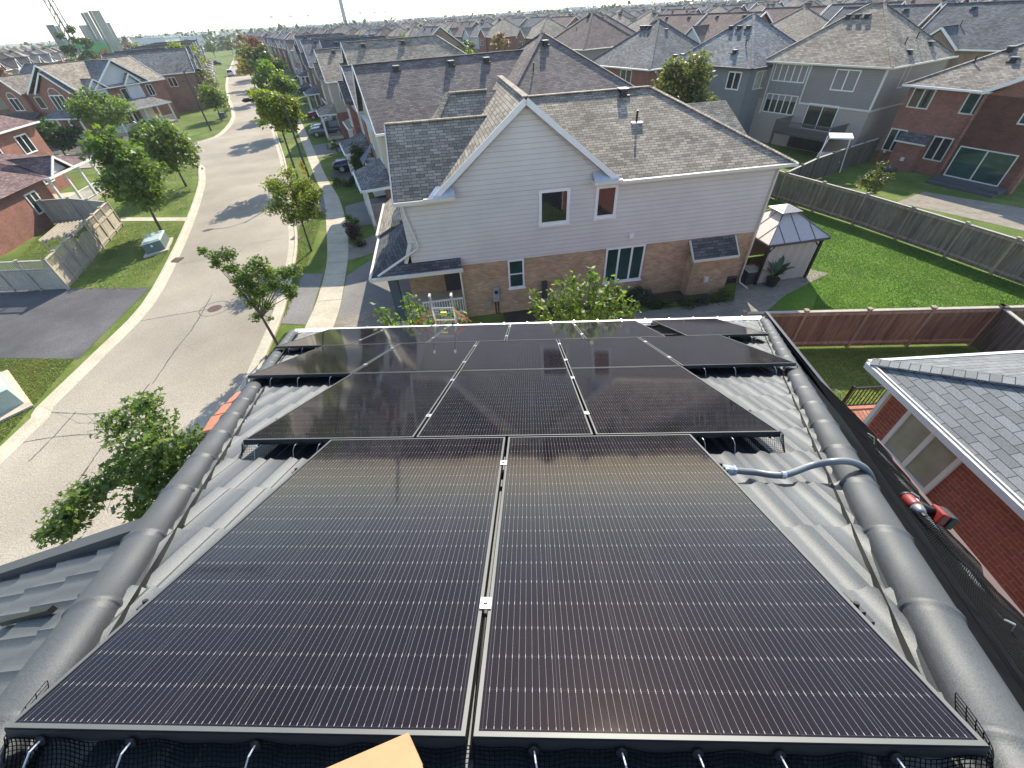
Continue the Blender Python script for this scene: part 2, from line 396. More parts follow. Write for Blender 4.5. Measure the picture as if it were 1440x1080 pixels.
def tile_field(P0, eu, ev, en, u0, u1, v0, v1, inside, name, mat, pan=.212, course=.37):
    du = pan / 8; nu = int((u1 - u0) / du) + 1; us = u0 + np.arange(nu) * du
    prof = []
    for a in us:
        t = (a / pan) % 1.0
        prof.append(.026 * math.exp(-((t - .5) / .12) ** 2) + .012 * math.exp(-((t - .82) / .06) ** 2) + .004 * math.cos(2 * math.pi * t))
    prof = np.array(prof); vs = []; k = 0
    v = v0
    while v < v1 - 1e-6:
        e = min(v + course, v1); vs += [(v, 0.0), (v + (e - v) * .5, .014), (e - .004, .025), (e, .021)]; v = e
    V = np.zeros((len(vs), nu, 3))
    for j, (vv, h) in enumerate(vs):
        V[j] = P0 + np.outer(us, eu) + vv * ev + np.outer(prof + h, en)
    fs = []
    for j in range(len(vs) - 1):
        for i in range(nu - 1):
            if inside((us[i] + us[i + 1]) / 2, (vs[j][0] + vs[j + 1][0]) / 2):
                a = j * nu + i; fs.append((a, a + nu, a + nu + 1, a + 1))
    me = bpy.data.meshes.new(name); me.from_pydata(V.reshape(-1, 3).tolist(), [], fs); me.materials.append(mat); me.update()
    import bmesh
    bm = bmesh.new(); bm.from_mesh(me); bmesh.ops.delete(bm, geom=[v for v in bm.verts if not v.link_faces], context='VERTS')
    bmesh.ops.recalc_face_normals(bm, faces=bm.faces); bm.to_mesh(me); bm.free()
    me.polygons.foreach_set('use_smooth', [True] * len(me.polygons))
    try: me.set_sharp_from_angle(angle=R(38))
    except Exception: pass
    o = bpy.data.objects.new(name, me); COL.objects.link(o); o.parent = HA; return o
tile_field(RP(0, 0, NR), UD, VD, ND, -4.7, 4.9, -.9, EAVE_V, lambda u, v: hipL(v) < u < hipR(v), 'front_slope', TILE)
# side slopes
def hip_world(f, v, n=NR): return RP(f(v), v, n)
mb = MB()
a, b = hip_world(hipR, -.9), hip_world(hipR, EAVE_V)
GX, GZ = 4.42, 6.80
mb.face([a, (GX, a[1], GZ), (GX, b[1], GZ), b]); mb.build('side_slope', TILE_SHADE, HA); mb = MB()
aL, bL = hip_world(hipL, .95), hip_world(hipL, EAVE_V)
mb.face([bL, (-4.55, bL[1], 6.75), (-4.55, aL[1], 6.75), aL])
mb.build('side_slope', TILE, HA)
# lower wing on the left: pans run down to the left
P0 = hip_world(hipL, 1.02, NR - .03); Q = EY(0, 818, float(P0[1])); rdir = Q - P0; rdir /= np.linalg.norm(rdir)
hd = hip_world(hipL, -1.2) - hip_world(hipL, 1.02); hd /= np.linalg.norm(hd)
wn_ = np.cross(rdir, hd); wn_ /= np.linalg.norm(wn_); wn_ = wn_ if wn_[2] > 0 else -wn_
eu_ = np.cross(wn_, rdir); eu_ = eu_ if eu_ @ hd > 0 else -eu_
hu, hv = float(hd @ eu_), float(hd @ rdir)
tile_field(P0, eu_, rdir, wn_, .0, 3.6, -2.6, 4.6, lambda u, v: v > u * hv / hu - .02 and u > 0.02, 'wing_slope', TILE, .15)
mb = MB(); mb.beam(P0 + wn_ * .035 - eu_ * .02, P0 + rdir * 4.6 + wn_ * .035 - eu_ * .02, .10, .07, up=tuple(wn_)); mb.beam(P0 - wn_ * .06 - eu_ * .05, P0 + rdir * 4.6 - wn_ * .06 - eu_ * .05, .04, .16, up=tuple(wn_))
mb.build('rake_trim', CAPM, HA)
mb = MB(); st = P0 + eu_ * .42 + rdir * .1; mb.beam(st + wn_ * .04, st + wn_ * .04 + rdir * .4, .025, .025, up=tuple(wn_)); mb.build('snow_stop', BLACKM, HA)
# hip caps: lapped half-round pieces with a flat inner flange
def hip_cap(f, s, outer_drop, name):
    mb = MB(); scrs = []
    L = .40; v = -.75; k = 0; d = (RP(f(1), 1, 0) - RP(f(0), 0, 0)); d /= np.linalg.norm(d)
    side = np.cross(d, ND); side /= np.linalg.norm(side); side = side if side @ UD * s < 0 else -side      # points to the panels
    upv = np.cross(side, d); upv = upv if upv[2] > 0 else -upv
    out_up = (upv * .94 + -side * .34)
    base = NR + .028
    while v < EAVE_V - .05:
        v2 = min(v + L, EAVE_V); rows = []
        for vv, rr in ((v - .03, .076), (v - .004, .079), (v + .003, .085), (v + .014, .086), (v + .024, .083), (v + .030, .079), (v + .2, .078), (v2, .076)):
            c = RP(f(vv), vv, base); pr = []
            pr.append(c + side * (rr + .050) - upv * .026); pr.append(c + side * (rr + .010) - upv * .022)
            for q in range(13):
                t = -.12 + (math.pi + .62) * q / 12
                pr.append(c + (side * math.cos(t) + upv * math.sin(t) * (.74 if t < math.pi else .95)) * rr)
            rows.append(pr)
        i0 = len(mb.v)
        for r_ in rows: mb.v += [tuple(p) for p in r_]
        w = len(rows[0])
        for i in range(len(rows) - 1):
            for j in range(w - 1):
                q = (i0 + i * w + j, i0 + i * w + j + 1, i0 + (i + 1) * w + j + 1, i0 + (i + 1) * w + j)
                mb.f.append(q if s > 0 else q[::-1]); mb.m.append(0)
        if k % 1 == 0:
            c = RP(f(v + .1), v + .1, base) + side * .112 - upv * .024
            scr = MB(); scr.tube([c, c + upv * .010], .012, 8); scr.tube([c + upv * .010, c + upv * .020], .006, 6); scrs.append(scr)
        v = v2; k += 1
    o = mb.build(name, CAPM, HA, smooth=True)
    try: o.data.set_sharp_from_angle(angle=R(28))
    except Exception: pass
    for q in scrs: q.build('screw', BLACKM, o)
    # dark closure under the flange
    mc = MB()
    for v in np.arange(-.75, EAVE_V, .37):
        a = RP(f(v), v, NR + .005) + side * .118; b = RP(f(v + .37), v + .37, NR + .005) + side * .118
        mc.face([a, b, b + ND * .045, a + ND * .045])
    mc.build('closure_strip', BLACKP, o)
hip_cap(hipL, -1, 0, 'hip_cap'); hip_cap(hipR, 1, 0, 'hip_cap')
# eave edge, gutters, walls
mb = MB(); 
for n_ in np.arange(-4.4, 4.7, .30): 
    pass
a = RP(hipL(EAVE_V), EAVE_V + .06, NR); b = RP(hipR(EAVE_V), EAVE_V + .06, NR)
mb.beam(a + np.array([0, .05, .0]), b + np.array([0, .05, .0]), .13, .11); mb.build('front_gutter', WHITE, HA)
for x in np.arange(-4.2, 4.5, .46): mb = MB(); mb.box((x, a[1] - .03, a[2] + .055), (x + .02, a[1] + .12, a[2] + .07)); mb.build('gutter_strap', GALV, HA)
BROWN = plain('brown_fascia', (.16, .105, .085), .5, var=.08)
mb = MB(); mb.beam((GX + .07, -1.2, GZ - .04), (GX + .07, 3.6, GZ - .04), .13, .10); mb.build('side_gutter', BROWN, HA)
mb = MB(); mb.beam((GX + .03, 3.6, GZ - .03), (GX + .03, b[1], GZ - .03), .05, .06); mb.build('side_drip_edge', CAPM, HA)
RBRICK = brick('red_brick', (.40, .095, .058), (.29, .068, .044), (.33, .20, .15))
mb = MB(); mb.box((-4.2, -4, 0), (4.05, 6.2, 6.55)); mb.build('wall', RBRICK, HA)
TERRA = plain('terracotta', (.52, .20, .11), .8, var=.12, scale=4)
qs = [(352, 548), (334, 565), (318, 582), (302, 606)]
mb = MB(); 
for i in range(3):
    p = E(qs[i][0], qs[i][1], 6.25); q = E(qs[i + 1][0], qs[i + 1][1], 6.25); q = q + (p - q) * .09
    mb.add([p + (-.30, 0, -.06), p + (.4, 0, .13), q + (.4, .03, .11), q + (-.30, .03, -.08), p + (-.30, 0, -.11), p + (.4, 0, .08), q + (.4, .03, .06), q + (-.30, .03, -.13)],
           [(0, 1, 2, 3), (7, 6, 5, 4), (0, 4, 5, 1), (1, 5, 6, 2), (2, 6, 7, 3), (3, 7, 4, 0)])
mb.build('clay_eave_tile', TERRA, HA)
# ------------------------------------------------------------------ solar panels
PW, PL, GU, GV = 1.134, 1.722, .0194, .0198
m, n, l, p = newmat('solar_cells'); MATS['solar_cells'] = m
uv = n.new('ShaderNodeUVMap').outputs[0]; sx = n.new('ShaderNodeSeparateXYZ'); l.new(uv, sx.inputs[0])
U_, V_ = sx.outputs[0], sx.outputs[1]
cu = math_(n, l, 'FRACT', math_(n, l, 'DIVIDE', math_(n, l, 'SUBTRACT', U_, .0185), .1829)); cu_d = math_(n, l, 'MULTIPLY', math_(n, l, 'MINIMUM', cu, math_(n, l, 'SUBTRACT', 1.0, cu)), .1829)
cv = math_(n, l, 'FRACT', math_(n, l, 'DIVIDE', math_(n, l, 'SUBTRACT', V_, .018), .0937)); cv_d = math_(n, l, 'MULTIPLY', math_(n, l, 'MINIMUM', cv, math_(n, l, 'SUBTRACT', 1.0, cv)), .0937)
bu = math_(n, l, 'FRACT', math_(n, l, 'ADD', math_(n, l, 'DIVIDE', math_(n, l, 'SUBTRACT', U_, .0185), .01829), .0)); bu_d = math_(n, l, 'MULTIPLY', math_(n, l, 'ABSOLUTE', math_(n, l, 'SUBTRACT', bu, .5)), .01829)
pad = math_(n, l, 'LESS_THAN', cv_d, .006)
line = math_(n, l, 'LESS_THAN', bu_d, math_(n, l, 'ADD', .00030, math_(n, l, 'MULTIPLY', pad, .00032)))
inU = math_(n, l, 'MULTIPLY', math_(n, l, 'GREATER_THAN', U_, .0185), math_(n, l, 'LESS_THAN', U_, PW - .0185))
inV = math_(n, l, 'MULTIPLY', math_(n, l, 'GREATER_THAN', V_, .018), math_(n, l, 'LESS_THAN', V_, PL - .018))
inside_ = math_(n, l, 'MULTIPLY', inU, inV)
line = math_(n, l, 'MULTIPLY', line, inside_)
gap = math_(n, l, 'MAXIMUM', math_(n, l, 'LESS_THAN', cu_d, .0011), math_(n, l, 'LESS_THAN', cv_d, .0005))
tn = noise(n, l, 3, 4, geo_pos(n)); ob = n.new('ShaderNodeObjectInfo')
cell = ramp(n, l, tn.outputs[0], [(.3, (.004, .0035, .0065)), (.7, (.007, .006, .010))])
cell = mixc(n, l, math_(n, l, 'MULTIPLY', gap, .5), cell, (.05, .05, .055))
c = mixc(n, l, line, cell, mixc(n, l, pad, (.22, .21, .20), (.36, .345, .33)))
l.new(c, p.inputs['Base Color']); p.inputs['Specular IOR Level'].default_value = .24; p.inputs['Specular Tint'].default_value = (1.0, .78, .66, 1)
dn = noise(n, l, 7, 5, geo_pos(n), .7)
l.new(ramp(n, l, dn.outputs[0], [(.35, (.05,) * 3), (.75, (.085,) * 3)]), p.inputs['Roughness'])
CELLS = m
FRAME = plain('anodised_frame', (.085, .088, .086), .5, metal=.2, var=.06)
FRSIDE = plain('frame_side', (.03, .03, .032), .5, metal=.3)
def panel_proto():
    t = thing('solar_panel', '', 'solar panel')
    mb = MB(); g = .011; dz = -.035
    for (x0, y0, x1, y1) in ((0, 0, PW, g), (0, PL - g, PW, PL), (0, g, g, PL - g), (PW - g, g, PW, PL - g)):
        mb.box((x0, y0, dz), (x1, y1, 0))
    # lip coloured paler for the sun on it, outer skirt left dark
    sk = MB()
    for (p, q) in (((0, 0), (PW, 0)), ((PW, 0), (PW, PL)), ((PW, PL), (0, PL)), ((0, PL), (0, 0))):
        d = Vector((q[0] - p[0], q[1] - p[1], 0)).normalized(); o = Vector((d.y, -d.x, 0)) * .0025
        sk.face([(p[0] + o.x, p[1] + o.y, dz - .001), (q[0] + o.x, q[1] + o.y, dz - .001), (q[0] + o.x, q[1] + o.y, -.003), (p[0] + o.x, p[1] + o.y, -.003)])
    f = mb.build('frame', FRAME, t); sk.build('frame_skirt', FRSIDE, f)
    mb = MB(); mb.face([(g, g, -.003), (PW - g, g, -.003), (PW - g, PL - g, -.003), (g, PL - g, -.003)])
    mb.build('cell_sheet', CELLS, t)
    mb = MB(); mb.face([(g, g, -.03), (g, PL - g, -.03), (PW - g, PL - g, -.03), (PW - g, g, -.03)]); mb.build('backsheet', BLACKP, t)
    return t
PROTO = panel_proto(); PROTO.rotation_euler = (PITCH, 0, 0)
rows = [(-(PW + GU / 2) + .021, 2, 0.0), (-(1.5 * PW + GU), 3, 0.0), (-(2.5 * PW + 2 * GU), 5, 0.0), (-(2.5 * PW + 2 * GU) - .756, 6, .282)]
ORD = ['leftmost', 'second from left', 'third from left', 'fourth from left', 'fifth from left', 'rightmost']
ROWN = ['in the nearest row', 'in the three panel row', 'in the five panel row', 'in the far row along the eave']
PANELS = []
for r_, (u0, cnt, off) in enumerate(rows):
    for k in range(cnt):
        u = u0 + k * (PW + GU) + (off if (r_ == 3 and k == 5) else 0); v = r_ * (PL + GV)
        w_ = {2: ['left', 'right'], 3: ['left', 'middle', 'right']}.get(cnt, None)
        lab = f"black solar panel, {(w_ or (ORD[:cnt - 1] + ['rightmost']))[k]} one {ROWN[r_]}"
        if r_ == 3 and k == 5: lab = 'black solar panel at the far right, set apart by a gap in the eave row'
        loc = RP(u, v)
        if r_ == 0 and k == 0: o = PROTO; o.location = loc; o['label'] = lab; o['group'] = 'solar panels on the grey tile roof'
        else: o = dup(PROTO, loc, None, lab)
        PANELS.append((r_, k, u, v))
# rails under the panels
mb = MB()
for r_, (u0, cnt, off) in enumerate(rows):
    w_ = cnt * (PW + GU) + off + .03
    for vv in (.38, 1.34):
        v = r_ * (PL + GV) + vv; mb.beam(RP(u0 - .04, v, -.058), RP(u0 + w_, v, -.058), .04, .04, up=tuple(ND))
tag(mb.build('mounting_rail', BLACKM), 'black mounting rails under the rows of solar panels', 'rail')
# clamps
def clamp(u, v, label, mid=True):
    t = thing('panel_clamp', label, 'clamp', RP(u, v), 0, 'silver clamps between the panels'); t.rotation_euler = (PITCH, 0, 0)
    mb = MB(); mb.box((-.019, -.024, .001), (.019, .024, .006)); mb.build('plate', GALV, t, bevel=.002)
    mb = MB(); mb.tube([(0, 0, .006), (0, 0, .0075)], .013, 16); mb.tube([(0, 0, .0075), (0, 0, .014)], .008, 6); mb.build('bolt', GALV, t)
    return t
C0 = clamp(.021, .385, 'silver clamp nearest the camera between the two near panels'); firstc = True
spots = [(.021, 1.36, 'small silver clamp at the top of the gap between the two near panels')]
for r_, (u0, cnt, off) in list(enumerate(rows))[1:]:
    for k in range(1, cnt if r_ < 3 else 5):
        for vv, nm in ((.385, 'lower'), (1.36, 'upper')):
            spots.append((u0 + k * (PW + GU) - GU / 2, r_ * (PL + GV) + vv, f"silver clamp in the {['','first','second','third','fourth'][k]} gap of the {['','three panel','five panel','eave'][r_]} row, {'near' if nm == 'lower' else 'far'} end"))
for u, v, lab in spots: dup(C0, RP(u, v), None, lab)
# splice in the near gap + cable
mb = MB(); mb.tube([RP(.02, -.14, -.10), RP(.025, -.02, -.06), RP(.021, .3, -.03), RP(.022, .36, -.02)], .006, 8)
tag(mb.build('panel_cable', BLACKP), 'thin black cable running down the gap between the near panels', 'cable')
# end clips on the exposed panel sides
ec = 0
for r_, (u0, cnt, off) in enumerate(rows):
    w_ = cnt * (PW + GU) - GU + off
    for sgn, u in ((-1, u0), (1, u0 + w_)):
        for vv in (.40, 1.34):
            if r_ == 3 and vv > 1: continue
            v = r_ * (PL + GV) + vv
            t = thing('end_clip', f"dark end clip on the {'left' if sgn < 0 else 'right'} side of the {['near', 'three panel', 'five panel', 'eave'][r_]} row, {'near' if vv < 1 else 'far'} end", 'clip', RP(u, v), 0, 'end clips on the panel sides'); t.rotation_euler = (PITCH, 0, 0)
            mb = MB(); mb.box((.002 * sgn if sgn > 0 else -.035, -.02, -.034), (.035 if sgn > 0 else -.002, .02, -.02)); mb.box((.02 if sgn > 0 else -.035, .035, -.06), (.035 if sgn > 0 else -.02, .07, -.03)); mb.build('bracket', FRSIDE, t)
            mb = MB(); mb.tube([(sgn * .018, 0, -.02), (sgn * .018, 0, -.004)], .008, 8); mb.build('bolt', BLACKM, t)
# ------------------------------------------------------------------ mesh guard (black wire) and its fasteners
WIRE = plain('black_wire', (.009, .009, .010), .7, spec=.06)
WCLIP = plain('bright_wire', (.7, .7, .7), .3, metal=.6)
def wire_patch(fn, nu, nv, name, parent=None, th=.0027):
    me = bpy.data.meshes.new(name); vs = [tuple(fn(i / nu, j / nv)) for j in range(nv + 1) for i in range(nu + 1)]
    fs = [(j * (nu + 1) + i, j * (nu + 1) + i + 1, (j + 1) * (nu + 1) + i + 1, (j + 1) * (nu + 1) + i) for j in range(nv) for i in range(nu)]
    me.from_pydata(vs, [], fs); me.materials.append(WIRE); o = bpy.data.objects.new(name, me); COL.objects.link(o)
    if parent: o.parent = parent
    w = o.modifiers.new('wire', 'WIREFRAME'); w.thickness = th; w.use_replace = True; w.use_even_offset = False
    return o
def guard(ua, ub, v, label, open_a, open_b, clips, depth=.155, bulge=.07, cell=.0115):
    t = thing('mesh_guard', label, 'mesh guard', (0, 0, 0), 0, 'black wire mesh guards under the panels')
    a = ua - (.09 if open_a else 0); b = ub + (.09 if open_b else 0)
    def fn(i, j):
        u = a + (b - a) * i; ends = 0
        if open_a and u < ua: ends = (ua - u) / .09
        if open_b and u > ub: ends = (u - ub) / .09
        wob = .006 * math.sin(u * 23) + .004 * math.sin(u * 51 + 1)
        vv = v - .006 - bulge * (j ** 1.5) + ends * (.16 * ends) + wob * j
        return RP(u, vv, -.028 - depth * j * .93 - (.02 * ends) + wob)
    wire_patch(fn, max(4, int((b - a) / cell)), int(depth / cell) + 1, 'wire_mesh', t)
    for u in clips:
        mb = MB(); mb.tube([RP(u, v - .004, -.028), RP(u - .004 * (1 if u < 0 else -1), v - .03, -.034), RP(u - .01 * (1 if u < 0 else -1), v - .045, -.06), RP(u - .016 * (1 if u < 0 else -1), v - .055, -.15)], .0022, 6); mb.build('wire_hook', WCLIP, t)
        mb = MB(); mb.tube([RP(u, v - .006, -.030), RP(u, v - .010, -.030)], .013, 14); mb.build('washer', BLACKP, t)
    return t
u1a, u1b = rows[0][0], rows[0][0] + 2 * PW + GU; u2a, u2b = rows[1][0], -rows[1][0]; u3a, u3b = rows[2][0], -rows[2][0]; u4a = rows[3][0]; u4b = u4a + 6 * PW + 5 * GU + .282
guard(u1a, u1b, 0, 'wide black mesh guard with bright hooks along the bottom of the photo', True, True, [-1.03, -.80, -.49, .16, .33, .52, .70, .90, 1.04][:3] + [.17, .37, .54, .72, .97], depth=.16)
V2 = PL + GV
guard(u2a, u1a, V2, 'black mesh guard left of the near panels under the three panel row', True, False, [-1.62, -1.36, -1.2])
guard(u1b, u2b, V2, 'black mesh guard right of the near panels under the three panel row', False, True, [1.24, 1.42, 1.66])
guard(u3a, u2a, 2 * V2, 'black mesh guard at the left hip under the five panel row', True, False, [-2.6, -2.3, -1.95], cell=.022)
guard(u2b, u3b, 2 * V2, 'black mesh guard at the right hip under the five panel row', False, True, [1.95, 2.25, 2.65], cell=.022)
guard(u4a, u3a, 3 * V2, 'black mesh guard at the far left under the eave row', True, False, [-3.4, -3.2, -3.0], cell=.03)
guard(u3b, u4b, 3 * V2, 'black mesh guard at the far right under the eave row', False, True, [3.0, 3.3], cell=.03)
gx_ = u4a + 5 * (PW + GU) - GU + .01
t = thing('mesh_guard', 'black mesh guard rolled in the gap of the eave row', 'mesh guard', (0, 0, 0), 0, 'black wire mesh guards under the panels')
wire_patch(lambda i, j: RP(gx_ + .24 - .05 * math.sin(j * 2.5) + .02 * i, 3 * V2 + .05 + 1.5 * i, -.03 - .1 * j), 60, 5, 'wire_mesh', t, .004)
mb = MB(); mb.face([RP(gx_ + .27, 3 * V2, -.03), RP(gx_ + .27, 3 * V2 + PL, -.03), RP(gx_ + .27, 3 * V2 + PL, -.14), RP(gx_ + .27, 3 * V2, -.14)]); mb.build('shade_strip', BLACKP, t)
# panels on the right-hand slope (seen edge-on) with their guard
hr = lambda v: RP(hipR(v), v, NR)
sn = np.cross(hr(5) - hr(0), np.array([GX, 0, GZ]) - hr(0)); sn /= np.linalg.norm(sn); sn = sn if sn[2] > 0 else -sn
sdn = np.cross(np.array([0, 1., 0]), sn); sdn = sdn if sdn[2] < 0 else -sdn; sdn /= np.linalg.norm(sdn)
SP0 = np.array([GX, 0, GZ])
def SPt(y, s, n=0.0):    # s metres up from the gutter
    return SP0 + np.array([0, y, 0]) - sdn * s + sn * n
Msl = Matrix(((0, -sdn[0], sn[0], 0), (1, -sdn[1], sn[1], 0), (0, -sdn[2], sn[2], 0), (0, 0, 0, 1)))
def hip_s(y): v = (y - .15 - NR * .44) / .897; return (GX - (hipR(v) - .18)) / abs(float(sdn[0])) 
t = thing('mesh_guard', 'long black mesh guard beside the right hip, under the drill', 'mesh guard', (0, 0, 0), 0, 'black wire mesh guards under the panels')
def gfn(i, j):
    v = -1.3 + 4.9 * i; A_ = RP(hipR(v) + .13, v, NR + .04); w_ = .012 * math.sin(i * 61) + .008 * math.sin(i * 133)
    return A_ + sdn * (1.5 * j) + sn * (.015 + .03 * math.sin(j * 2.2) + w_ * j)
wire_patch(gfn, 330, 60, 'wire_mesh', t, .0024)
for y in (-.3, .55, 1.3, 2.0, 2.9):
    mb = MB(); q_ = SPt(y, hip_s(y) - .5, .13); mb.tube([q_, q_ + sn * .03 - sdn * .08, q_ - sdn * .16 + sn * .02], .004, 6); mb.build('wire_hook', WCLIP, t)
mb = MB(); mb.beam(SPt(-1.3, hip_s(-.2) - .5, .08), SPt(.9, hip_s(2.0) - .5, .08), .03, .03); mb.beam(SPt(.2, hip_s(1.2) - .44, .09), SPt(2.6, hip_s(3.4) - .44, .09), .025, .025); tag(mb.build('mounting_rail', GALV), 'silver mounting rails showing through the mesh beside the right hip', 'rail')
# conduit
COND = plain('grey_conduit', (.165, .18, .185), .4, var=.04)
pts = []
for (q, n_) in (((1024, 661), -.06), ((1060, 664), -.085), ((1100, 668), -.075), ((1140, 655), -.05), ((1172, 649), -.005)):
    u, v = on_roof(q[0], q[1], n_); pts.append(RP(u, v, n_))
e = pts[-1]; pts += [e + np.array([.09, -.005, .0]), e + np.array([.18, -.02, -.05]), e + np.array([.25, -.05, -.15]), e + np.array([.33, -.08, -.30])]
def spline(P, n=8):
    P = [np.array(p) for p in P]; out = []
    for i in range(len(P) - 1):
        p0 = P[max(i - 1, 0)]; p1 = P[i]; p2 = P[i + 1]; p3 = P[min(i + 2, len(P) - 1)]
        for k in range(n):
            t = k / n; out.append(.5 * ((2 * p1) + (-p0 + p2) * t + (2 * p0 - 5 * p1 + 4 * p2 - p3) * t * t + (-p0 + 3 * p1 - 3 * p2 + p3) * t ** 3))
    out.append(P[-1]); return out
t = thing('conduit', 'grey flexible conduit arching over the right hip of the roof', 'conduit')
mb = MB(); mb.tube(spline(pts), .0185, 12); mb.build('tube', COND, t, smooth=True)
mb = MB(); a, b = np.array(pts[0]), np.array(pts[1]); d = (b - a) / np.linalg.norm(b - a)
mb.tube([a - d * .05, a - d * .01], .030, 6); mb.tube([a - d * .01, a + d * .02], .026, 12); mb.tube([a + d * .02, a + d * .035], .031, 6); mb.build('connector', plain('grey_fitting', (.36, .40, .42), .4), t)
mb = MB(); mb.tube([pts[2] - d * .012, pts[2] + d * .012], .022, 12); mb.build('coupling', GALV, t)
# drill
def drill():
    vv = np.linspace(.2, 2.5, 231); cs = [RP(hipR(v) + .21, v, NR - .01) for v in vv]; c = cs[int(np.argmin([abs(PX(q)[1] - 716) for q in cs]))]
    t = thing('impact_driver', 'red and black cordless impact driver lying on the mesh beside the right hip', 'drill', c)
    red = plain('red_tool_plastic', (.19, .016, .014), .45, var=.15); blk = BLACKP; gry = plain('tool_metal', (.22, .22, .22), .4, metal=.5)
    bx = RP(hipR(.3), .3) - RP(hipR(1.3), 1.3); bx = bx / np.linalg.norm(bx); bx = bx + np.array([.12, 0, -.02]); bx /= np.linalg.norm(bx); hx = sdn * .8 + np.array([.5, .15, .1]); hx = hx - bx * (hx @ bx); hx /= np.linalg.norm(hx); up = np.cross(bx, hx); up = up if up[2] > 0 else -up
    def L(a, b, cc): return tuple((bx * a + hx * b + up * cc) * .84)
    mb = MB(); mb.tube([L(-.10, 0, .03), L(-.095, 0, .03), L(-.05, 0, .03), L(.0, 0, .03), L(.03, 0, .03)], [.020, .027, .029, .029, .027], 14); mb.build('motor_housing', [red], t, smooth=True)
    mb = MB(); mb.tube([L(-.105, 0, .03), L(-.10, 0, .03), L(-.075, 0, .03)], [.014, .027, .030], 14); mb.build('rear_cap', blk, t, smooth=True)
    mb = MB(); mb.tube([L(.03, 0, .03), L(.045, 0, .03), L(.075, 0, .03), L(.085, 0, .03)], [.027, .026, .020, .013], 14); mb.build('nose', gry, t, smooth=True)
    mb = MB(); mb.tube([L(.085, 0, .03), L(.115, 0, .03)], .009, 10); mb.tube([L(.115, 0, .03), L(.15, 0, .03)], .0035, 6); mb.build('chuck', blk, t)
    mb = MB(); mb.tube([L(-.03, .01, .03), L(-.028, .06, .03), L(-.02, .11, .03)], [.022, .019, .021], 12); mb.build('grip', blk, t, smooth=True)
    mb = MB(); mb.tube([L(-.005, .03, .03), L(.0, .055, .03)], [.009, .007], 8); mb.build('trigger', red, t)
    def bxs(a0, a1, b0, b1, c0, c1, nm, mt):
        mb = MB(); vs = [L(a, b, cc) for cc in (c0, c1) for (a, b) in ((a0, b0), (a1, b0), (a1, b1), (a0, b1))]
        mb.add(vs, [(0, 3, 2, 1), (4, 5, 6, 7), (0, 1, 5, 4), (1, 2, 6, 5), (2, 3, 7, 6), (3, 0, 4, 7)]); return mb.build(nm, mt, t, bevel=.006)
    bxs(-.065, .05, .105, .145, -.005, .065, 'battery', red); bxs(-.07, .055, .145, .18, -.008, .068, 'battery_base', blk)
    bxs(-.03, .0, -.002, .012, .055, .066, 'nameplate', plain('plate_grey', (.5, .5, .48), .5))
drill()
# cardboard corner at the bottom edge
CARD = plain('cardboard', (.40, .245, .125), .9, var=.08, scale=12)
t = thing('cardboard_box', 'open flap of a brown cardboard box at the bottom edge', 'cardboard box')
def cb(px, py, n_): u, v = on_roof(px, py, n_); return RP(u, v, n_)
A_, B_, C_, D_ = cb(574, 1030, .05), cb(440, 1088, .05), cb(590, 1120, .03), cb(594, 1075, .04)
mb = MB(); mb.add([A_, B_, C_, D_] + [q + np.array([0, 0, -.006]) for q in (A_, B_, C_, D_)], [(0, 1, 2, 3), (7, 6, 5, 4), (0, 4, 5, 1), (1, 5, 6, 2), (2, 6, 7, 3), (3, 7, 4, 0)]); mb.build('flap', CARD, t)
a, b, c_, d_ = cb(581, 1048, .055), cb(500, 1083, .055), cb(585, 1120, .04), cb(596, 1083, .045)
mb = MB(); mb.add([a, b, c_, d_] + [q + np.array([0, 0, -.005]) for q in (a, b, c_, d_)], [(0, 1, 2, 3), (7, 6, 5, 4), (0, 4, 5, 1), (1, 5, 6, 2), (2, 6, 7, 3), (3, 7, 4, 0)]); mb.build('inner_flap', CARD, t)
# ------------------------------------------------------------------ house builder (local frame: x along the side facing us, y away, z up)
ROOFM = {k: shingle('shingle_' + k, c) for k, c in dict(taupe=(.295, .25, .195), brown=(.155, .118, .108), grey=(.175, .170, .165), slate=(.115, .118, .128), tan=(.25, .215, .18),
                                                            red=(.165, .118, .105), silver=(.21, .215, .215), plum=(.17, .11, .105), dark=(.09, .09, .092)).items()}
WALLM = dict(red=brick('house_red_brick', (.30, .105, .065), (.20, .07, .045), (.26, .20, .16)), yellow=brick('house_buff_brick', (.50, .33, .185), (.34, .20, .11), (.36, .30, .23)),
             brown=brick('house_brown_brick', (.24, .145, .10), (.17, .10, .075), (.24, .19, .155)), dkred=brick('house_dark_brick', (.30, .108, .072), (.20, .075, .052), (.21, .15, .115)),
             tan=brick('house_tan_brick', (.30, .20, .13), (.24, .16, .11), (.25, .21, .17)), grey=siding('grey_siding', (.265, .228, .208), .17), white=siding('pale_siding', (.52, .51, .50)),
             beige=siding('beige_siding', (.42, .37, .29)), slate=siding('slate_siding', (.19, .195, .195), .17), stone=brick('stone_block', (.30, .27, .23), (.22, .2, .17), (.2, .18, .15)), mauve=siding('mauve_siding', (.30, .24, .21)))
WALLM['stucco'] = plain('taupe_stucco', (.37, .315, .262), .9, var=.06, bumpd=.004)
VENTTOP = plain('vent_top', (.30, .29, .28), .5)
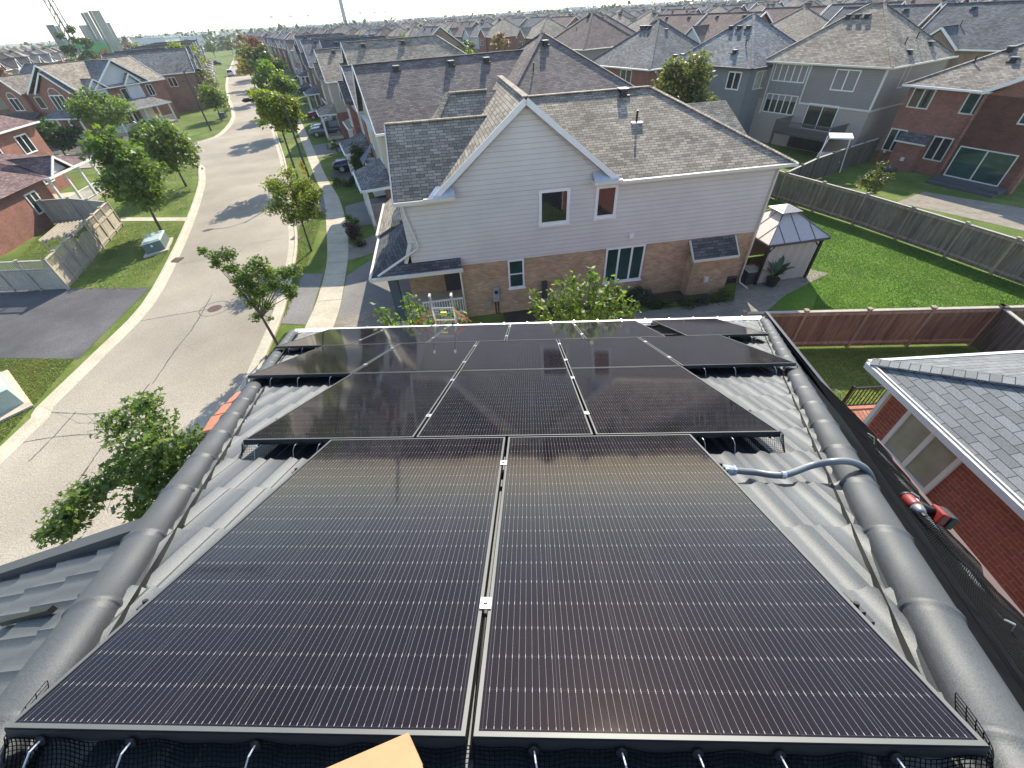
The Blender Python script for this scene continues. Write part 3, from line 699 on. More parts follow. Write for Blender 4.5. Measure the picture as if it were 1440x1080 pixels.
class House:
    def __init__(s, name, label, loc, ang, W, D, ze, group=None, cat='house'):
        s.t = thing(name, label, cat, (float(loc[0]), float(loc[1]), 0), ang, group); s.W, s.D, s.ze = W, D, ze; s.roofs = []
    def side(s, sd):     # (a along the wall, off outwards, z) -> local
        W, D = s.W, s.D
        return {'front': lambda a, o, z: (a, -o, z), 'left': lambda a, o, z: (-o, D - a, z), 'right': lambda a, o, z: (W + o, a, z), 'back': lambda a, o, z: (W - a, D + o, z)}[sd]
    def walls(s, lower, upper=None, split=2.8, z0=0):
        def ring(zb, zt, mat, nm, e=0):
            mb = MB(); c = [(-e, -e), (s.W + e, -e), (s.W + e, s.D + e), (-e, s.D + e)]
            for i in range(4):
                p, q = c[i], c[(i + 1) % 4]; mb.face([(*p, zb), (*q, zb), (*q, zt), (*p, zt)])
            return mb.build(nm, mat, s.t)
        if upper: ring(z0, split, WALLM[lower], 'wall'); ring(split, s.ze, WALLM[upper], 'upper_wall', .02)
        else: ring(z0, s.ze, WALLM[lower], 'wall')
    def roof(s, mat, pitch, axis='x', ends='hip', o=.4, x0=None, x1=None, y0=None, y1=None, ze=None, trim=WHITE, gut=.12, gmat=None, caps=True, vents=0, pipes=0, rows=None):
        x0 = -o if x0 is None else x0; x1 = s.W + o if x1 is None else x1; y0 = -o if y0 is None else y0; y1 = s.D + o if y1 is None else y1; ze = s.ze if ze is None else ze
        T = (lambda a, b, z: (a, b, z)) if axis == 'x' else (lambda a, b, z: (b, a, z)); fl = axis != 'x'
        a0, a1, b0, b1 = (x0, x1, y0, y1) if axis == 'x' else (y0, y1, x0, x1)
        tn = math.tan(R(pitch)); half = (b1 - b0) / 2; h = half * tn; bm_ = (b0 + b1) / 2
        L0 = a0 + half if ends in ('hip', 'hip0') else a0; L1 = a1 - half if ends in ('hip', 'hip1') else a1
        if L0 > L1: L0 = L1 = (a0 + a1) / 2
        P = lambda a, b, z: T(a, b, z)
        A, B, C, D_ = P(a0, b0, ze), P(a1, b0, ze), P(a1, b1, ze), P(a0, b1, ze); r0, r1 = P(L0, bm_, ze + h), P(L1, bm_, ze + h)
        mb = MB()
        def f(q): mb.face(q[::-1] if fl else q)
        f([A, B, r1, r0]); f([C, D_, r0, r1])
        if ends in ('hip', 'hip1'): f([B, C, r1])
        if ends in ('hip', 'hip0'): f([D_, A, r0])
        r_ = mb.build('roof', mat, s.t)
        # fascia / gutter and soffit
        mb = MB(); t_ = .16
        ring = [(a0, b0), (a1, b0), (a1, b1), (a0, b1)]
        for i in range(4):
            if (i == 1 and ends not in ('hip', 'hip1')) or (i == 3 and ends not in ('hip', 'hip0')): continue
            p, q = ring[i], ring[(i + 1) % 4]
            d = Vector((q[0] - p[0], q[1] - p[1], 0)).normalized(); nn = Vector((d.y, -d.x, 0)) * .06
            mb.beam(P(p[0] + nn.x, p[1] + nn.y, ze - .055), P(q[0] + nn.x, q[1] + nn.y, ze - .055), gut, .12)
        sf = [P(a0, b0, ze - .13), P(a1, b0, ze - .13), P(a1, b1, ze - .13), P(a0, b1, ze - .13)]; mb.face(sf if fl else sf[::-1])
        for (LL, aa, kind) in ((L0, a0, 'hip0'), (L1, a1, 'hip1')):
            if ends not in ('hip', kind):
                for bb in (b0, b1): mb.beam(P(aa, bb, ze - .03), P(aa, bm_, ze + h - .03), .05, .2, up=(0, 0, 1))
        mb.build('gutter', trim, s.t)
        if gmat:
            for aa, kind, sg in ((a0 + o, 'hip0', -1), (a1 - o, 'hip1', 1)):
                if ends not in ('hip', kind):
                    k_ = (half - o) / half; mb = MB()
                    q = [P(aa, b0 + o, ze - .13), P(aa, b1 - o, ze - .13), P(aa, bm_, ze + h * k_)]
                    mb.face(q); mb.build('gable_wall', gmat, s.t)
        if caps:
            mb = MB(); e = .012
            for (p, q) in [(r0, r1)] + ([(A, r0), (D_, r0)] if ends in ('hip', 'hip0') else []) + ([(B, r1), (C, r1)] if ends in ('hip', 'hip1') else []):
                if (Vector(p) - Vector(q)).length > .2: mb.beam(Vector(p) + Vector((0, 0, e)), Vector(q) + Vector((0, 0, e)), .26, .04)
            mb.build('ridge_cap', mat, r_)
        s.roofs.append((r_, a0, a1, b0, b1, ze, tn, T, bm_, h))
        zt = lambda a, b: ze + min(b - b0, b1 - b) * tn
        if vents:
            for k in range(vents): s.vent(T(*( (L0 + (L1 - L0) * (k + .6) / (vents + .2)), bm_ - .75, 0))[:2], ze + (half - .75) * tn, r_)
        for k in range(pipes):
            a_ = L0 + (L1 - L0) * (.3 + .4 * k); b_ = b0 + half * .5; s.pipe(T(a_, b_, 0)[:2], ze + half * .5 * tn, r_)
        return r_
    def vent(s, xy, z, r_):
        mb = MB(); x, y = xy
        mb.box((x - .15, y - .17, z - .15), (x + .15, y + .17, z + .16)); mb.box((x - .21, y - .23, z + .163), (x + .21, y + .23, z + .20), 1)
        mb.box((x - .26, y - .3, z - .12), (x + .26, y + .25, z - .05))
        mb.build('roof_vent', [BLACKM, VENTTOP], r_)
    def pipe(s, xy, z, r_):
        mb = MB(); mb.tube([(xy[0], xy[1], z - .1), (xy[0], xy[1], z + .45)], .05, 8); mb.build('vent_pipe', BLACKP, r_)
    def gable(s, mat, sd, a0, a1, out, pitch, main_pitch, wmat, ze=None, o=.3, trim=WHITE, bay=True, drop=True, deep=None, mainov=.4):
        P = s.side(sd); ze = s.ze if ze is None else ze; tn = math.tan(R(pitch)); m = (a0 + a1) / 2; half = (a1 - a0) / 2 + o; zr = ze + half * tn
        back = deep if deep is not None else -(zr - ze) / math.tan(R(main_pitch)) + mainov
        fr = out + o; base = mainov
        mb = MB()
        q1 = [P(a0 - o, fr, ze), P(m, fr, zr), P(m, back, zr), P(a0 - o, min(base, fr), ze)]; q2 = [P(m, fr, zr), P(a1 + o, fr, ze), P(a1 + o, min(base, fr), ze), P(m, back, zr)]
        def upf(q):
            v = [Vector(x) for x in q]; n_ = (v[1] - v[0]).cross(v[2] - v[0]); return q if n_.z > 0 else q[::-1]
        if abs(base - fr) < .01: q1 = q1[:3]; q2 = [q2[0], q2[1], q2[3]]
        e = .03
        mb.face(upf([(x, y, z + e) for x, y, z in q1])); mb.face(upf([(x, y, z + e) for x, y, z in q2])); r_ = mb.build('gable_roof', mat, s.t)
        mb = MB(); mb.beam(P(m, fr, zr + .045), P(m, back, zr + .045), .24, .04); mb.build('ridge_cap', mat, r_)
        mb = MB()
        for aa, sg in ((a0 - o, -1), (a1 + o, 1)): mb.beam(P(aa, fr + .02, ze - .06), P(m, fr + .02, zr - .06), .05, .2)
        mb.build('gable_trim', trim, s.t)
        mb = MB(); k = (half - o) / half; w = [P(a0, out + .025, ze - .13), P(a1, out + .025, ze - .13), P(m, out + .025, ze + (zr - ze) * k - .02)]
        mb.face(w)
        if out > .05 and drop:
            for aa in (a0, a1):
                mb.face([P(aa, out, 0), P(aa, 0, 0), P(aa, 0, ze), P(aa, out, ze)])
            mb.face([P(a0, out, 0), P(a1, out, 0), P(a1, out, ze - .1), P(a0, out, ze - .1)])
        mb.build('gable_wall', wmat, s.t)
        return r_
    def window(s, sd, a, z, w, h, panes=1, trim=WHITE, gl=None, off=0.0, transom=False, fw=.07, sill=False):
        P = s.side(sd); gl = gl or GLASS; mb = MB(); o1 = off + .055
        def bx(a0, a1, z0, z1, d0=off - .02, d1=o1): mb.box((a0, d0, z0), (a1, d1, z1), T=P)
        bx(a, a + w, z, z + fw); bx(a, a + w, z + h - fw, z + h); bx(a, a + fw, z + fw, z + h - fw); bx(a + w - fw, a + w, z + fw, z + h - fw)
        for k in range(1, panes): x = a + w * k / panes; bx(x - fw * .55, x + fw * .55, z + fw, z + h - fw, off - .02, o1 - .006)
        if transom: bx(a + fw, a + w - fw, z + h * .5 - .025, z + h * .5 + .025, off - .02, o1 - .012)
        if sill: bx(a - .05, a + w + .05, z - .06, z - .002, off - .02, o1 + .04)
        f = mb.build('window', trim, s.t)
        mb = MB(); q = [P(a + fw, off + .015, z + fw), P(a + w - fw, off + .015, z + fw), P(a + w - fw, off + .015, z + h - fw), P(a + fw, off + .015, z + h - fw)]
        mb.face(q); mb.build('pane', gl, f); return f
    def door(s, sd, a, w, h, mat, z=0, off=0.0, name='door', grooves=0):
        P = s.side(sd); mb = MB(); mb.box((a, off - .02, z), (a + w, off + .04, z + h), T=P)
        for k in range(grooves): 
            zz = z + h * (k + .5) / grooves; mb.box((a + .08, off + .04, zz - h / grooves * .4), (a + w - .08, off + .055, zz + h / grooves * .4), T=P)
        d = mb.build(name, mat, s.t)
        mb = MB(); mb.box((a - .1, off - .02, z), (a - .002, off + .06, z + h + .1), T=P); mb.box((a + w + .002, off - .02, z), (a + w + .1, off + .06, z + h + .1), T=P); mb.box((a, off - .02, z + h + .002), (a + w, off + .06, z + h + .1), T=P); mb.build('door_frame', WHITE, d)
        return d
    def porch(s, sd, a0, a1, depth, z, mat, posts=3, rise=.9, rail=True, floor=.3, trim=WHITE, hipends=True):
        P = s.side(sd); mb = MB(); hh = min(depth * .6, (a1 - a0) / 2) if hipends else 0
        q = [P(a0 - .3, depth + .3, z), P(a1 + .3, depth + .3, z), P(a1 + .3 - hh, .0, z + rise), P(a0 - .3 + hh, .0, z + rise)]
        def upf(q):
            v = [Vector(x) for x in q]; n_ = (v[1] - v[0]).cross(v[2] - v[0]); return q if n_.z > 0 else q[::-1]
        mb.face(upf(q))
        if hh: mb.face(upf([P(a0 - .3, 0, z), P(a0 - .3, depth + .3, z), P(a0 - .3 + hh, 0, z + rise)])); mb.face(upf([P(a1 + .3, depth + .3, z), P(a1 + .3, 0, z), P(a1 + .3 - hh, 0, z + rise)]))
        mb.build('porch_roof', mat, s.t)
        mb = MB(); mb.beam(P(a0 - .3, depth + .34, z - .06), P(a1 + .3, depth + .34, z - .06), .1, .16); mb.beam(P(a0 - .34, depth + .28, z - .06), P(a0 - .34, 0.05, z - .06), .1, .16); mb.beam(P(a1 + .34, depth + .28, z - .06), P(a1 + .34, 0.05, z - .06), .1, .16)
        q = [P(a0 - .25, depth + .25, z - .1), P(a1 + .25, depth + .25, z - .1), P(a1 + .25, 0.05, z - .1), P(a0 - .25, 0.05, z - .1)]; mb.face(q); mb.build('porch_fascia', trim, s.t)
        mb = MB(); mb.box((a0 - .1, 0.03, 0), (a1 + .1, depth + .1, floor), T=P); mb.build('porch_floor', CONC, s.t)
        for k in range(posts):
            a = a0 + (a1 - a0) * k / max(1, posts - 1); mb = MB(); mb.box((a - .09, depth - .09, floor), (a + .09, depth + .09, z - .1), T=P); mb.build('porch_post', trim, s.t)
        if rail and posts > 1:
            mb = MB(); mb.box((a0 + .1, depth - .03, floor + .85), (a1 - .1, depth + .03, floor + .91), T=P); mb.box((a0 + .1, depth - .03, floor + .1), (a1 - .1, depth + .03, floor + .15), T=P)
            n_ = int((a1 - a0) / .13)
            for k in range(1, n_): a = a0 + (a1 - a0) * k / n_; mb.box((a - .018, depth - .018, floor + .16), (a + .018, depth + .018, floor + .845), T=P)
            mb.build('porch_railing', trim, s.t)
    def pipe_down(s, sd, a, z1=None, off=.06, mat=None, z0=.1):
        P = s.side(sd); mb = MB(); mb.box((a - .04, off - .03, z0), (a + .04, off + .05, (z1 or s.ze) - .15), T=P); mb.build('downspout', mat or WHITE, s.t)
    def corner(s, sd, a, z0=0, z1=None, mat=None, w=.1):
        P = s.side(sd); mb = MB(); mb.box((a - w / 2, .0, z0), (a + w / 2, .045, z1 or s.ze - .14), T=P); mb.build('corner_board', mat or WHITE, s.t)
# ------------------------------------------------------------------ house B: the beige-sided house straight ahead
AB = np.array([-1.4548, 17.6458]); angB = R(10.115); dB = np.array([math.cos(angB), math.sin(angB)]); nB = np.array([-dB[1], dB[0]])
B = House('sided_house', 'pale sided house straight ahead with buff brick below and a big side gable', AB + dB * -3.77, angB, 16.43, 9.0, 5.85)
X0 = 3.77
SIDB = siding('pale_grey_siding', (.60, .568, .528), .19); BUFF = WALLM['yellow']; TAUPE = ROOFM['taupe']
mb = MB(); W_, D_ = 16.43, 9.0
mb.face([(2.02, 0, 0), (W_, 0, 0), (W_, 0, 2.8), (2.02, 0, 2.8)]); mb.face([(W_, 0, 0), (W_, D_, 0), (W_, D_, 2.8), (W_, 0, 2.8)]); mb.face([(2.02, 2.2, 0), (2.02, 0, 0), (2.02, 0, 2.8), (2.02, 2.2, 2.8)])
mb.face([(-.6, 2.2, 0), (2.02, 2.2, 0), (2.02, 2.2, 2.8), (-.6, 2.2, 2.8)]); mb.face([(-.6, D_, 0), (-.6, 2.2, 0), (-.6, 2.2, 2.8), (-.6, D_, 2.8)]); mb.face([(W_, D_, 0), (-.6, D_, 0), (-.6, D_, 2.8), (W_, D_, 2.8)])
mb.build('wall', BUFF, B.t)
mb = MB(); e = .03
c4 = [(0, -e), (W_ + e, -e), (W_ + e, D_ + e), (0, D_ + e)]
for i in range(4):
    p, q = c4[i], c4[(i + 1) % 4]; mb.face([(*p, 2.77), (*q, 2.77), (*q, 5.8), (*p, 5.8)])
mb.face([(0, -e, 2.77), (0, 2.2, 2.77), (2.0, 2.2, 2.77), (2.0, -e, 2.77)])
# gable wall of the side gable
mb.face([(X0 - 2.3, -e - .004, 5.7), (X0 + 5.2, -e - .004, 5.7), (X0 + 1.45, -e - .004, 8.75)])
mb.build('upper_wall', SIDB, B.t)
ze_ = 5.85; tm = math.tan(R(26.57)); hD = D_ / 2 + .42; zr_ = ze_ + hD * tm; xr = W_ + .42; xl = X0 + 1.3
mb = MB(); Rl, Rr = (xl, D_ / 2, zr_), (xr - hD, D_ / 2, zr_)
mb.face([(X0 + 5.28, -.42, ze_), (xr, -.42, ze_), Rr, Rl, (X0 + 1.6, -.42 + 2.85 / tm * .62, ze_ + 2.85 * .62)]); mb.face([(xr, -.42, ze_), (xr, D_ + .42, ze_), Rr]); mb.face([(xr, D_ + .42, ze_), (xl, D_ + .42, ze_), Rl, Rr]); mainr = mb.build('roof', TAUPE, B.t)
mb = MB(); 
for p, q in ((Rl, Rr), ((xr, -.42, ze_), Rr), ((xr, D_ + .42, ze_), Rr)): mb.beam(Vector(p) + Vector((0, 0, .012)), Vector(q) + Vector((0, 0, .012)), .26, .04)
mb.build('ridge_cap', TAUPE, mainr)
mb = MB(); mb.beam((X0 + 5.28, -.48, ze_ - .055), (xr + .06, -.48, ze_ - .055), .12, .12); mb.beam((xr + .06, -.42, ze_ - .055), (xr + .06, D_ + .42, ze_ - .055), .12, .12); mb.face([(X0 + 5.0, -.42, ze_ - .13), (xr, -.42, ze_ - .13), (xr, .1, ze_ - .13), (X0 + 5.0, .1, ze_ - .13)][::-1]); mb.face([(xr, -.42, ze_ - .13), (xr, D_, ze_ - .13), (W_ - .1, D_, ze_ - .13), (W_ - .1, -.42, ze_ - .13)]); mb.build('gutter', CREAM, B.t)
B.vent((X0 + 6.8, 4.25), 5.85 + 4.65 * .5, mainr); B.pipe((X0 + 6.9, 2.5), 5.85 + 2.9 * .5, mainr)
mb = MB(); mb.box((X0 + 6.65, 2.3, 7.27), (X0 + 7.15, 2.72, 7.33)); mb.build('pipe_flashing', CREAM, mainr)
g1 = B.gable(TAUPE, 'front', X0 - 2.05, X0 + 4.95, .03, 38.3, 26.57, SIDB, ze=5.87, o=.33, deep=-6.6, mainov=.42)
# front projection: lower roof with its eave to us, and a hipped cap behind
mb = MB(); mb.face([(-.15, -.42, 5.87), (X0 - 2.4, -.42, 5.87), (X0 + .35, 2.62, 8.0), (-.15, 2.62, 8.0)]); mb.face([(-.15, 2.62, 8.0), (X0 + .35, 2.62, 8.0), (X0 + .35, 5.66, 5.87), (-.15, 5.66, 5.87)]); r8 = mb.build('front_roof', TAUPE, B.t)
mb = MB(); mb.beam((-.15, 2.62, 8.02), (X0 + .3, 2.62, 8.02), .24, .05); mb.build('ridge_cap', TAUPE, r8)
mb = MB(); mb.beam((-.17, -.42, 5.80), (-.17, 2.62, 7.93), .05, .2); mb.beam((-.17, 5.66, 5.80), (-.17, 2.62, 7.93), .05, .2); mb.build('gable_trim', CREAM, B.t)
mb = MB(); mb.face([(-.02, -.0, 5.7), (-.02, 5.3, 5.7), (-.02, 2.62, 7.75)][::-1]); mb.build('gable_wall', WALLM['beige'], B.t)
mb = MB(); mb.add([(X0 - 2.4, 2.5, 7.1), (X0 + 1.0, 2.5, 7.1), (X0 + 1.0, 4.7, 8.64), (X0 - 1.14, 4.7, 8.64), (X0 - 2.4, 6.9, 7.1), (X0 + 1.0, 6.9, 7.1)], [(0, 1, 2, 3), (4, 0, 3), (5, 4, 3, 2)]); r9 = mb.build('hip_dormer_roof', TAUPE, B.t)
mb = MB(); mb.beam((X0 - 1.14, 4.7, 8.66), (X0 + .6, 4.7, 8.66), .24, .05); mb.beam((X0 - 1.14, 4.7, 8.66), (X0 - 2.4, 2.5, 7.12), .24, .05); mb.build('ridge_cap', TAUPE, r9)
mb = MB(); mb.add([(X0 + 12.5, 10.6, 6.5), (X0 + 16.0, 10.6, 6.5), (X0 + 16.5, 8.2, 5.0), (X0 + 12.5, 8.2, 5.0), (X0 + 16.5, 13, 5.0), (X0 + 12.5, 13, 5.0)], [(0, 3, 2, 1), (0, 1, 4, 5)]); mb.build('rear_wing_roof', TAUPE, B.t)
mb = MB(); mb.face([(X0 + 12.7, 8.6, 0), (X0 + 16, 8.6, 0), (X0 + 16, 8.6, 5.1), (X0 + 12.7, 8.6, 5.1)]); mb.face([(X0 + 16, 8.6, 0), (X0 + 16, 12.6, 0), (X0 + 16, 12.6, 5.1), (X0 + 16, 10.6, 6.4), (X0 + 16, 8.6, 5.1)]); mb.build('rear_wing_wall', WALLM['beige'], B.t)
mb = MB(); mb.box((X0 - 2.75, -.52, 5.76), (X0 - 1.5, -.03, 5.90)); mb.box((X0 + 4.2, -.52, 5.76), (X0 + 5.4, -.03, 5.90)); mb.box((-.2, -.50, 5.72), (X0 - 2.75, -.40, 5.86)); mb.build('eave_return', CREAM, B.t)
mb = MB(); mb.face([(X0 - 2.6, -.5, 5.905), (X0 - 1.5, -.5, 5.905), (X0 - 1.5, -.04, 6.2), (X0 - 2.2, -.04, 6.2)]); mb.face([(X0 + 4.2, -.5, 5.905), (X0 + 5.3, -.5, 5.905), (X0 + 4.9, -.04, 6.2), (X0 + 4.2, -.04, 6.2)]); mb.build('return_flashing', plain('pale_flashing', (.5, .53, .58), .4), B.t)
for (a, z, w, h, p_, gl, fw) in ((X0 + 1.96, 4.2, 1.35, 1.48, 1, GLASS, .13), (X0 + 4.44, 4.25, .97, 1.36, 1, GLASS, .12), (X0 + 5.2, .98, 1.92, 1.80, 3, GLASSG, .08), (X0 + .5, 1.32, .76, 1.44, 1, GLASSG, .08)):
    B.window('front', a, z, w, h, p_, WHITE, gl, off=.03 if z > 3 else 0.0, fw=fw, sill=True, transom=(w < .8))
# blinds drawn half down behind the small ground floor window
mb = MB(); mb.box((X0 + 9.45, -.62, 0), (X0 + 11.5, .0, 2.0)); mb.build('bay_wall', BUFF, B.t)
mb = MB(); mb.add([(X0 + 9.35, -.75, 2.02), (X0 + 11.6, -.75, 2.02), (X0 + 11.6, -.03, 2.72), (X0 + 9.35, -.03, 2.72)], [(0, 1, 2, 3)]); mb.build('bay_roof', ROOFM['dark'], B.t)
mb = MB(); mb.beam((X0 + 9.33, -.78, 1.98), (X0 + 11.62, -.78, 1.98), .06, .12); mb.beam((X0 + 9.33, -.75, 1.98), (X0 + 9.33, -.02, 2.68), .05, .12); mb.beam((X0 + 11.62, -.75, 1.98), (X0 + 11.62, -.02, 2.68), .05, .12); mb.build('bay_fascia', CREAM, B.t)
for (a, z, w_, h_, nm, mt, o_) in ((X0 + 10.2, .75, .2, .26, 'dryer_vent', CREAM, -.62), (X0 + 11.75, .12, .7, .35, 'basement_window', GLASS, 0), (X0 + 6.2, 3.2, .2, .22, 'wall_vent', WHITE, -.03), (X0 - .3, .75, .3, .75, 'electric_meter', plain('meter_grey', (.3, .31, .32), .5), 0), (X0 - .62, .55, .2, .25, 'meter_box', plain('meter_grey2', (.26, .27, .28), .5), 0)):
    mb = MB(); mb.box((a, o_ - .14, z), (a + w_, o_ + .02, z + h_)); mb.build(nm, mt, B.t, bevel=.01)
mb = MB(); mb.tube([(X0 - .15, -.14, 1.28), (X0 - .15, -.20, 1.28)], .09, 14); mb.build('meter_dial', GLASS, B.t)
for a in (X0 - .22, X0 - .08): 
    mb = MB(); mb.tube([(a, -.06, .0), (a, -.06, .75)], .025, 6); mb.build('meter_pipe', BLACKP, B.t)
mb = MB(); mb.box((X0 + 2.1, -.16, .6), (X0 + 2.35, .0, 1.5)); mb.build('hose_reel', DKTRIM, B.t)
mb = MB(); mb.tube([(W_ - .02, -.1, 5.7), (W_ - .02, -.1, .35), (W_ - .02, -.18, .15), (W_ + .1, -.75, .08)], .045, 8); mb.build('downspout', CREAM, B.t)
mb = MB(); mb.box((W_ - .09, -.045, 2.75), (W_ + .05, -.032, 5.7)); mb.build('corner_board', CREAM, B.t)
mb = MB(); mb.tube([(2.06, -.09, 2.68), (2.06, -.09, .1)], .045, 8); mb.build('downspout', CREAM, B.t)
mb = MB(); mb.tube([(.15, -.12, 5.7), (.15, -.1, 5.3), (.4, -.1, 4.1), (.42, -.14, 3.9)], .045, 8); mb.build('downspout', CREAM, B.t)
# porch wrapping the front corner
mb = MB(); PZ = 2.88
A0, A1 = (-1.8, -.55, PZ), (2.15, -.55, PZ - .06); I0, I1 = (.45, .03, 3.9), (2.1, -.02, 3.1)
mb.face([(-1.8, -.55, PZ), (2.15, -.55, PZ), (2.15, -.04, 3.16), (-.2, -.04, 3.16)])
mb.face([(-1.8, 4.2, PZ), (-1.8, -.55, PZ), (-.2, -.04, 3.16), (.02, -.04, 3.95), (.02, 3.4, 3.95)])
mb.build('porch_roof', ROOFM['dark'], B.t)  # darker shingles paint in the shade lying over the porch roof
mb = MB(); mb.face([(-1.9, D_, 2.95), (-1.9, 4.0, 2.95), (.02, 3.4, 4.1), (.02, D_, 4.1)]); mb.build('garage_roof', TAUPE, B.t)
mb = MB(); mb.beam((-1.85, -.6, PZ - .06), (2.2, -.6, PZ - .06), .11, .14); mb.beam((-1.86, -.6, PZ - .06), (-1.86, 4.1, PZ - .06), .11, .14); mb.beam((-1.95, 4.1, 2.9), (-1.95, D_, 2.9), .11, .14)
mb.beam((-.25, -.1, 3.2), (.1, -.1, 4.05), .06, .16); mb.build('porch_gutter', CREAM, B.t)
mb = MB(); mb.tube([(.42, -.2, 3.85), (-1.5, -.5, PZ + .06)], .05, 6); mb.build('gutter_leader', CREAM, B.t)
mb = MB(); mb.face([(-1.7, -.5, PZ - .12), (2.1, -.5, PZ - .12), (2.1, 4, PZ - .12), (-1.7, 4, PZ - .12)]); mb.build('porch_ceiling', CREAM, B.t)
mb = MB(); mb.box((-1.3, -.35, .0), (2.0, 2.2, .42)); mb.build('porch_floor', CONC, B.t)
COLM = plain('blue_grey_column', (.06, .085, .11), .6); mb = MB(); mb.box((-1.2, -.28, .42), (-.8, .1, PZ - .12)); mb.build('porch_column', COLM, B.t)
mb = MB(); mb.box((.1, -.32, 1.24), (2.0, -.25, 1.3)); mb.box((.1, -.32, .52), (2.0, -.25, .57))
for k in range(16): mb.box((.12 + k * .122, -.30, .57), (.15 + k * .122, -.27, 1.24))
mb.build('porch_railing', WHITE, B.t)
mb = MB(); mb.box((1.2, 2.1, .42), (2.0, 2.18, 2.3)); mb.build('front_door', DKTRIM, B.t)
# ------------------------------------------------------------------ house on the right, close by: red brick under grey shingles
cC = np.array([6.83, 6.52]); angC = R(3.0)
C_ = House('brick_house', 'close red brick house on the right with grey shingles and a two pane window', cC + np.array([.38, -.38 - 12.0]), angC * 0, 12, 12.0, 5.66)
C_.t.rotation_euler = (0, 0, R(3.2)); C_.t.location = (7.86, -5.82, 0)
SHC = shingle('shingle_blue_grey', (.165, .174, .178), .16, .08, .006)
mb = MB(); W_, D_ = 12, 12.0
for p, q in (((0, D_), (0, 0)), ((W_, D_), (0, D_)), ((W_, 0), (W_, D_)), ((0, 0), (W_, 0))): mb.face([(*p, 0), (*q, 0), (*q, 5.6), (*p, 5.6)])
DRB = WALLM['dkred']; mb.build('wall', RBRICK, C_.t)
C_.roof(SHC, 22, 'x', 'hip', o=.36, trim=WHITE, gut=.07)
mb = MB(); mb.beam((-.385, -.3, 5.69), (-.385, D_ + .3, 5.69), .035, .012); mb.build('gutter_lip', CREAM, C_.t)
C_.window('left', .57, 4.2, 1.2, 1.2, 2, WHITE, BLIND, fw=.075)
C_.pipe_down('left', .1, 5.6)
# ------------------------------------------------------------------ right-hand block: rear walls facing us
def rear(label, corner, dirv, W, D, ze, name='house'):   # corner: right-hand wall corner nearest us; dirv points from the left end to it
    d = np.array(dirv, float); d /= np.linalg.norm(d); o = np.array(corner) - d * W
    return House(name, label, o, math.atan2(d[1], d[0]), W, D, ze)
DR = (5.6, -9.3)
R1 = rear('tall grey sided house with a raised deck and five pane windows facing us', (28.8, 41.3), DR, 10.5, 9.4, 6.55, 'grey_house')
R1.walls('stucco', 'grey', 3.6); r_ = R1.roof(ROOFM['taupe'], 36, 'x', 'hip', o=.38, trim=CREAM)
for k in range(3): R1.vent((3.9 + k * .75, 3.6), 6.55 + 3.95 * .727, r_)
for a, b in ((10.0, 3.2), (9.6, 7.0)): R1.vent((a, b), 6.55 + (10.88 - a) * .727, r_)
for a, b in ((9.3, 3.4), (9.0, 5.6)): R1.pipe((a, b), 6.55 + (10.88 - a) * .727, r_)
R1.window('front', .9, 5.05, 3.2, 1.35, 5, WHITE, fw=.08); R1.window('front', .9, 2.55, 3.2, 1.55, 5, WHITE, fw=.08); R1.window('front', 6.6, 4.75, 2.0, 1.5, 2, WHITE, fw=.09); R1.window('front', 5.3, 1.7, 2.7, 2.0, 2, WHITE, fw=.06)
R1.window('right', 2.6, 4.9, .8, 1.5, 1, CREAM)
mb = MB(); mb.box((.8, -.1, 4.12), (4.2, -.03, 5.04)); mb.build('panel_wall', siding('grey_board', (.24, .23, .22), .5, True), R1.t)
mb = MB(); mb.box((4.3, -.05, 3.52), (10.5, .0, 3.66)); mb.box((10.38, -.055, 3.67), (10.55, .0, 6.4)); mb.box((4.25, -.055, 3.67), (4.38, -.0, 6.4)); mb.box((.62, -.055, 2.4), (.74, 0, 6.4)); mb.box((10.505, -.05, 3.52), (10.55, 9.4, 3.66)); mb.build('trim_board', CREAM, R1.t)
DECKW = plain('weathered_deck', (.075, .066, .058), .85, var=.25)
mb = MB(); mb.box((4.2, -2.6, 1.5), (9.4, -.04, 1.62)); mb.build('deck', DECKW, R1.t)
for a in (4.3, 9.3):
    mb = MB(); mb.box((a - .08, -2.55, 0), (a + .08, -2.4, 1.5)); mb.build('deck_post', DECKW, R1.t)
mb = MB(); mb.box((4.2, -2.6, 2.5), (9.4, -2.52, 2.58)); mb.box((4.2, -2.6, 1.7), (9.4, -2.53, 1.75)); mb.box((9.32, -2.52, 2.5), (9.4, -.05, 2.58)); mb.box((4.2, -2.52, 2.5), (4.28, -.05, 2.58))
for k in range(44): mb.box((4.22 + k * .118, -2.58, 1.75), (4.26 + k * .118, -2.54, 2.5))
for k in range(20): mb.box((9.34, -2.5 + k * .12, 1.62), (9.38, -2.46 + k * .12, 2.5)); mb.box((4.22, -2.5 + k * .12, 1.62), (4.26, -2.46 + k * .12, 2.5))
mb.build('deck_railing', plain('deck_rail', (.12, .105, .09), .8), R1.t)
mb = MB(); mb.box((4.6, -.06, .05), (8.2, -.02, 1.45)); mb.build('basement_door', GLASS, R1.t)
R2 = rear('dark red brick house at the right edge with sliding door and dark awning', (33.6, 32.4), (2.7, -5.6), 8.2, 8.0, 5.55, 'brick_house')
R2.walls('dkred'); r_ = R2.roof(ROOFM['tan'], 29, 'x', 'hip', o=.38)
for a, b in ((3.4, 3.2), (4.3, 2.3)): R2.vent((a, b), 5.55 + (b + .38) * .554, r_)
R2.pipe((2.3, 1.9), 5.55 + 2.2 * .554, r_)
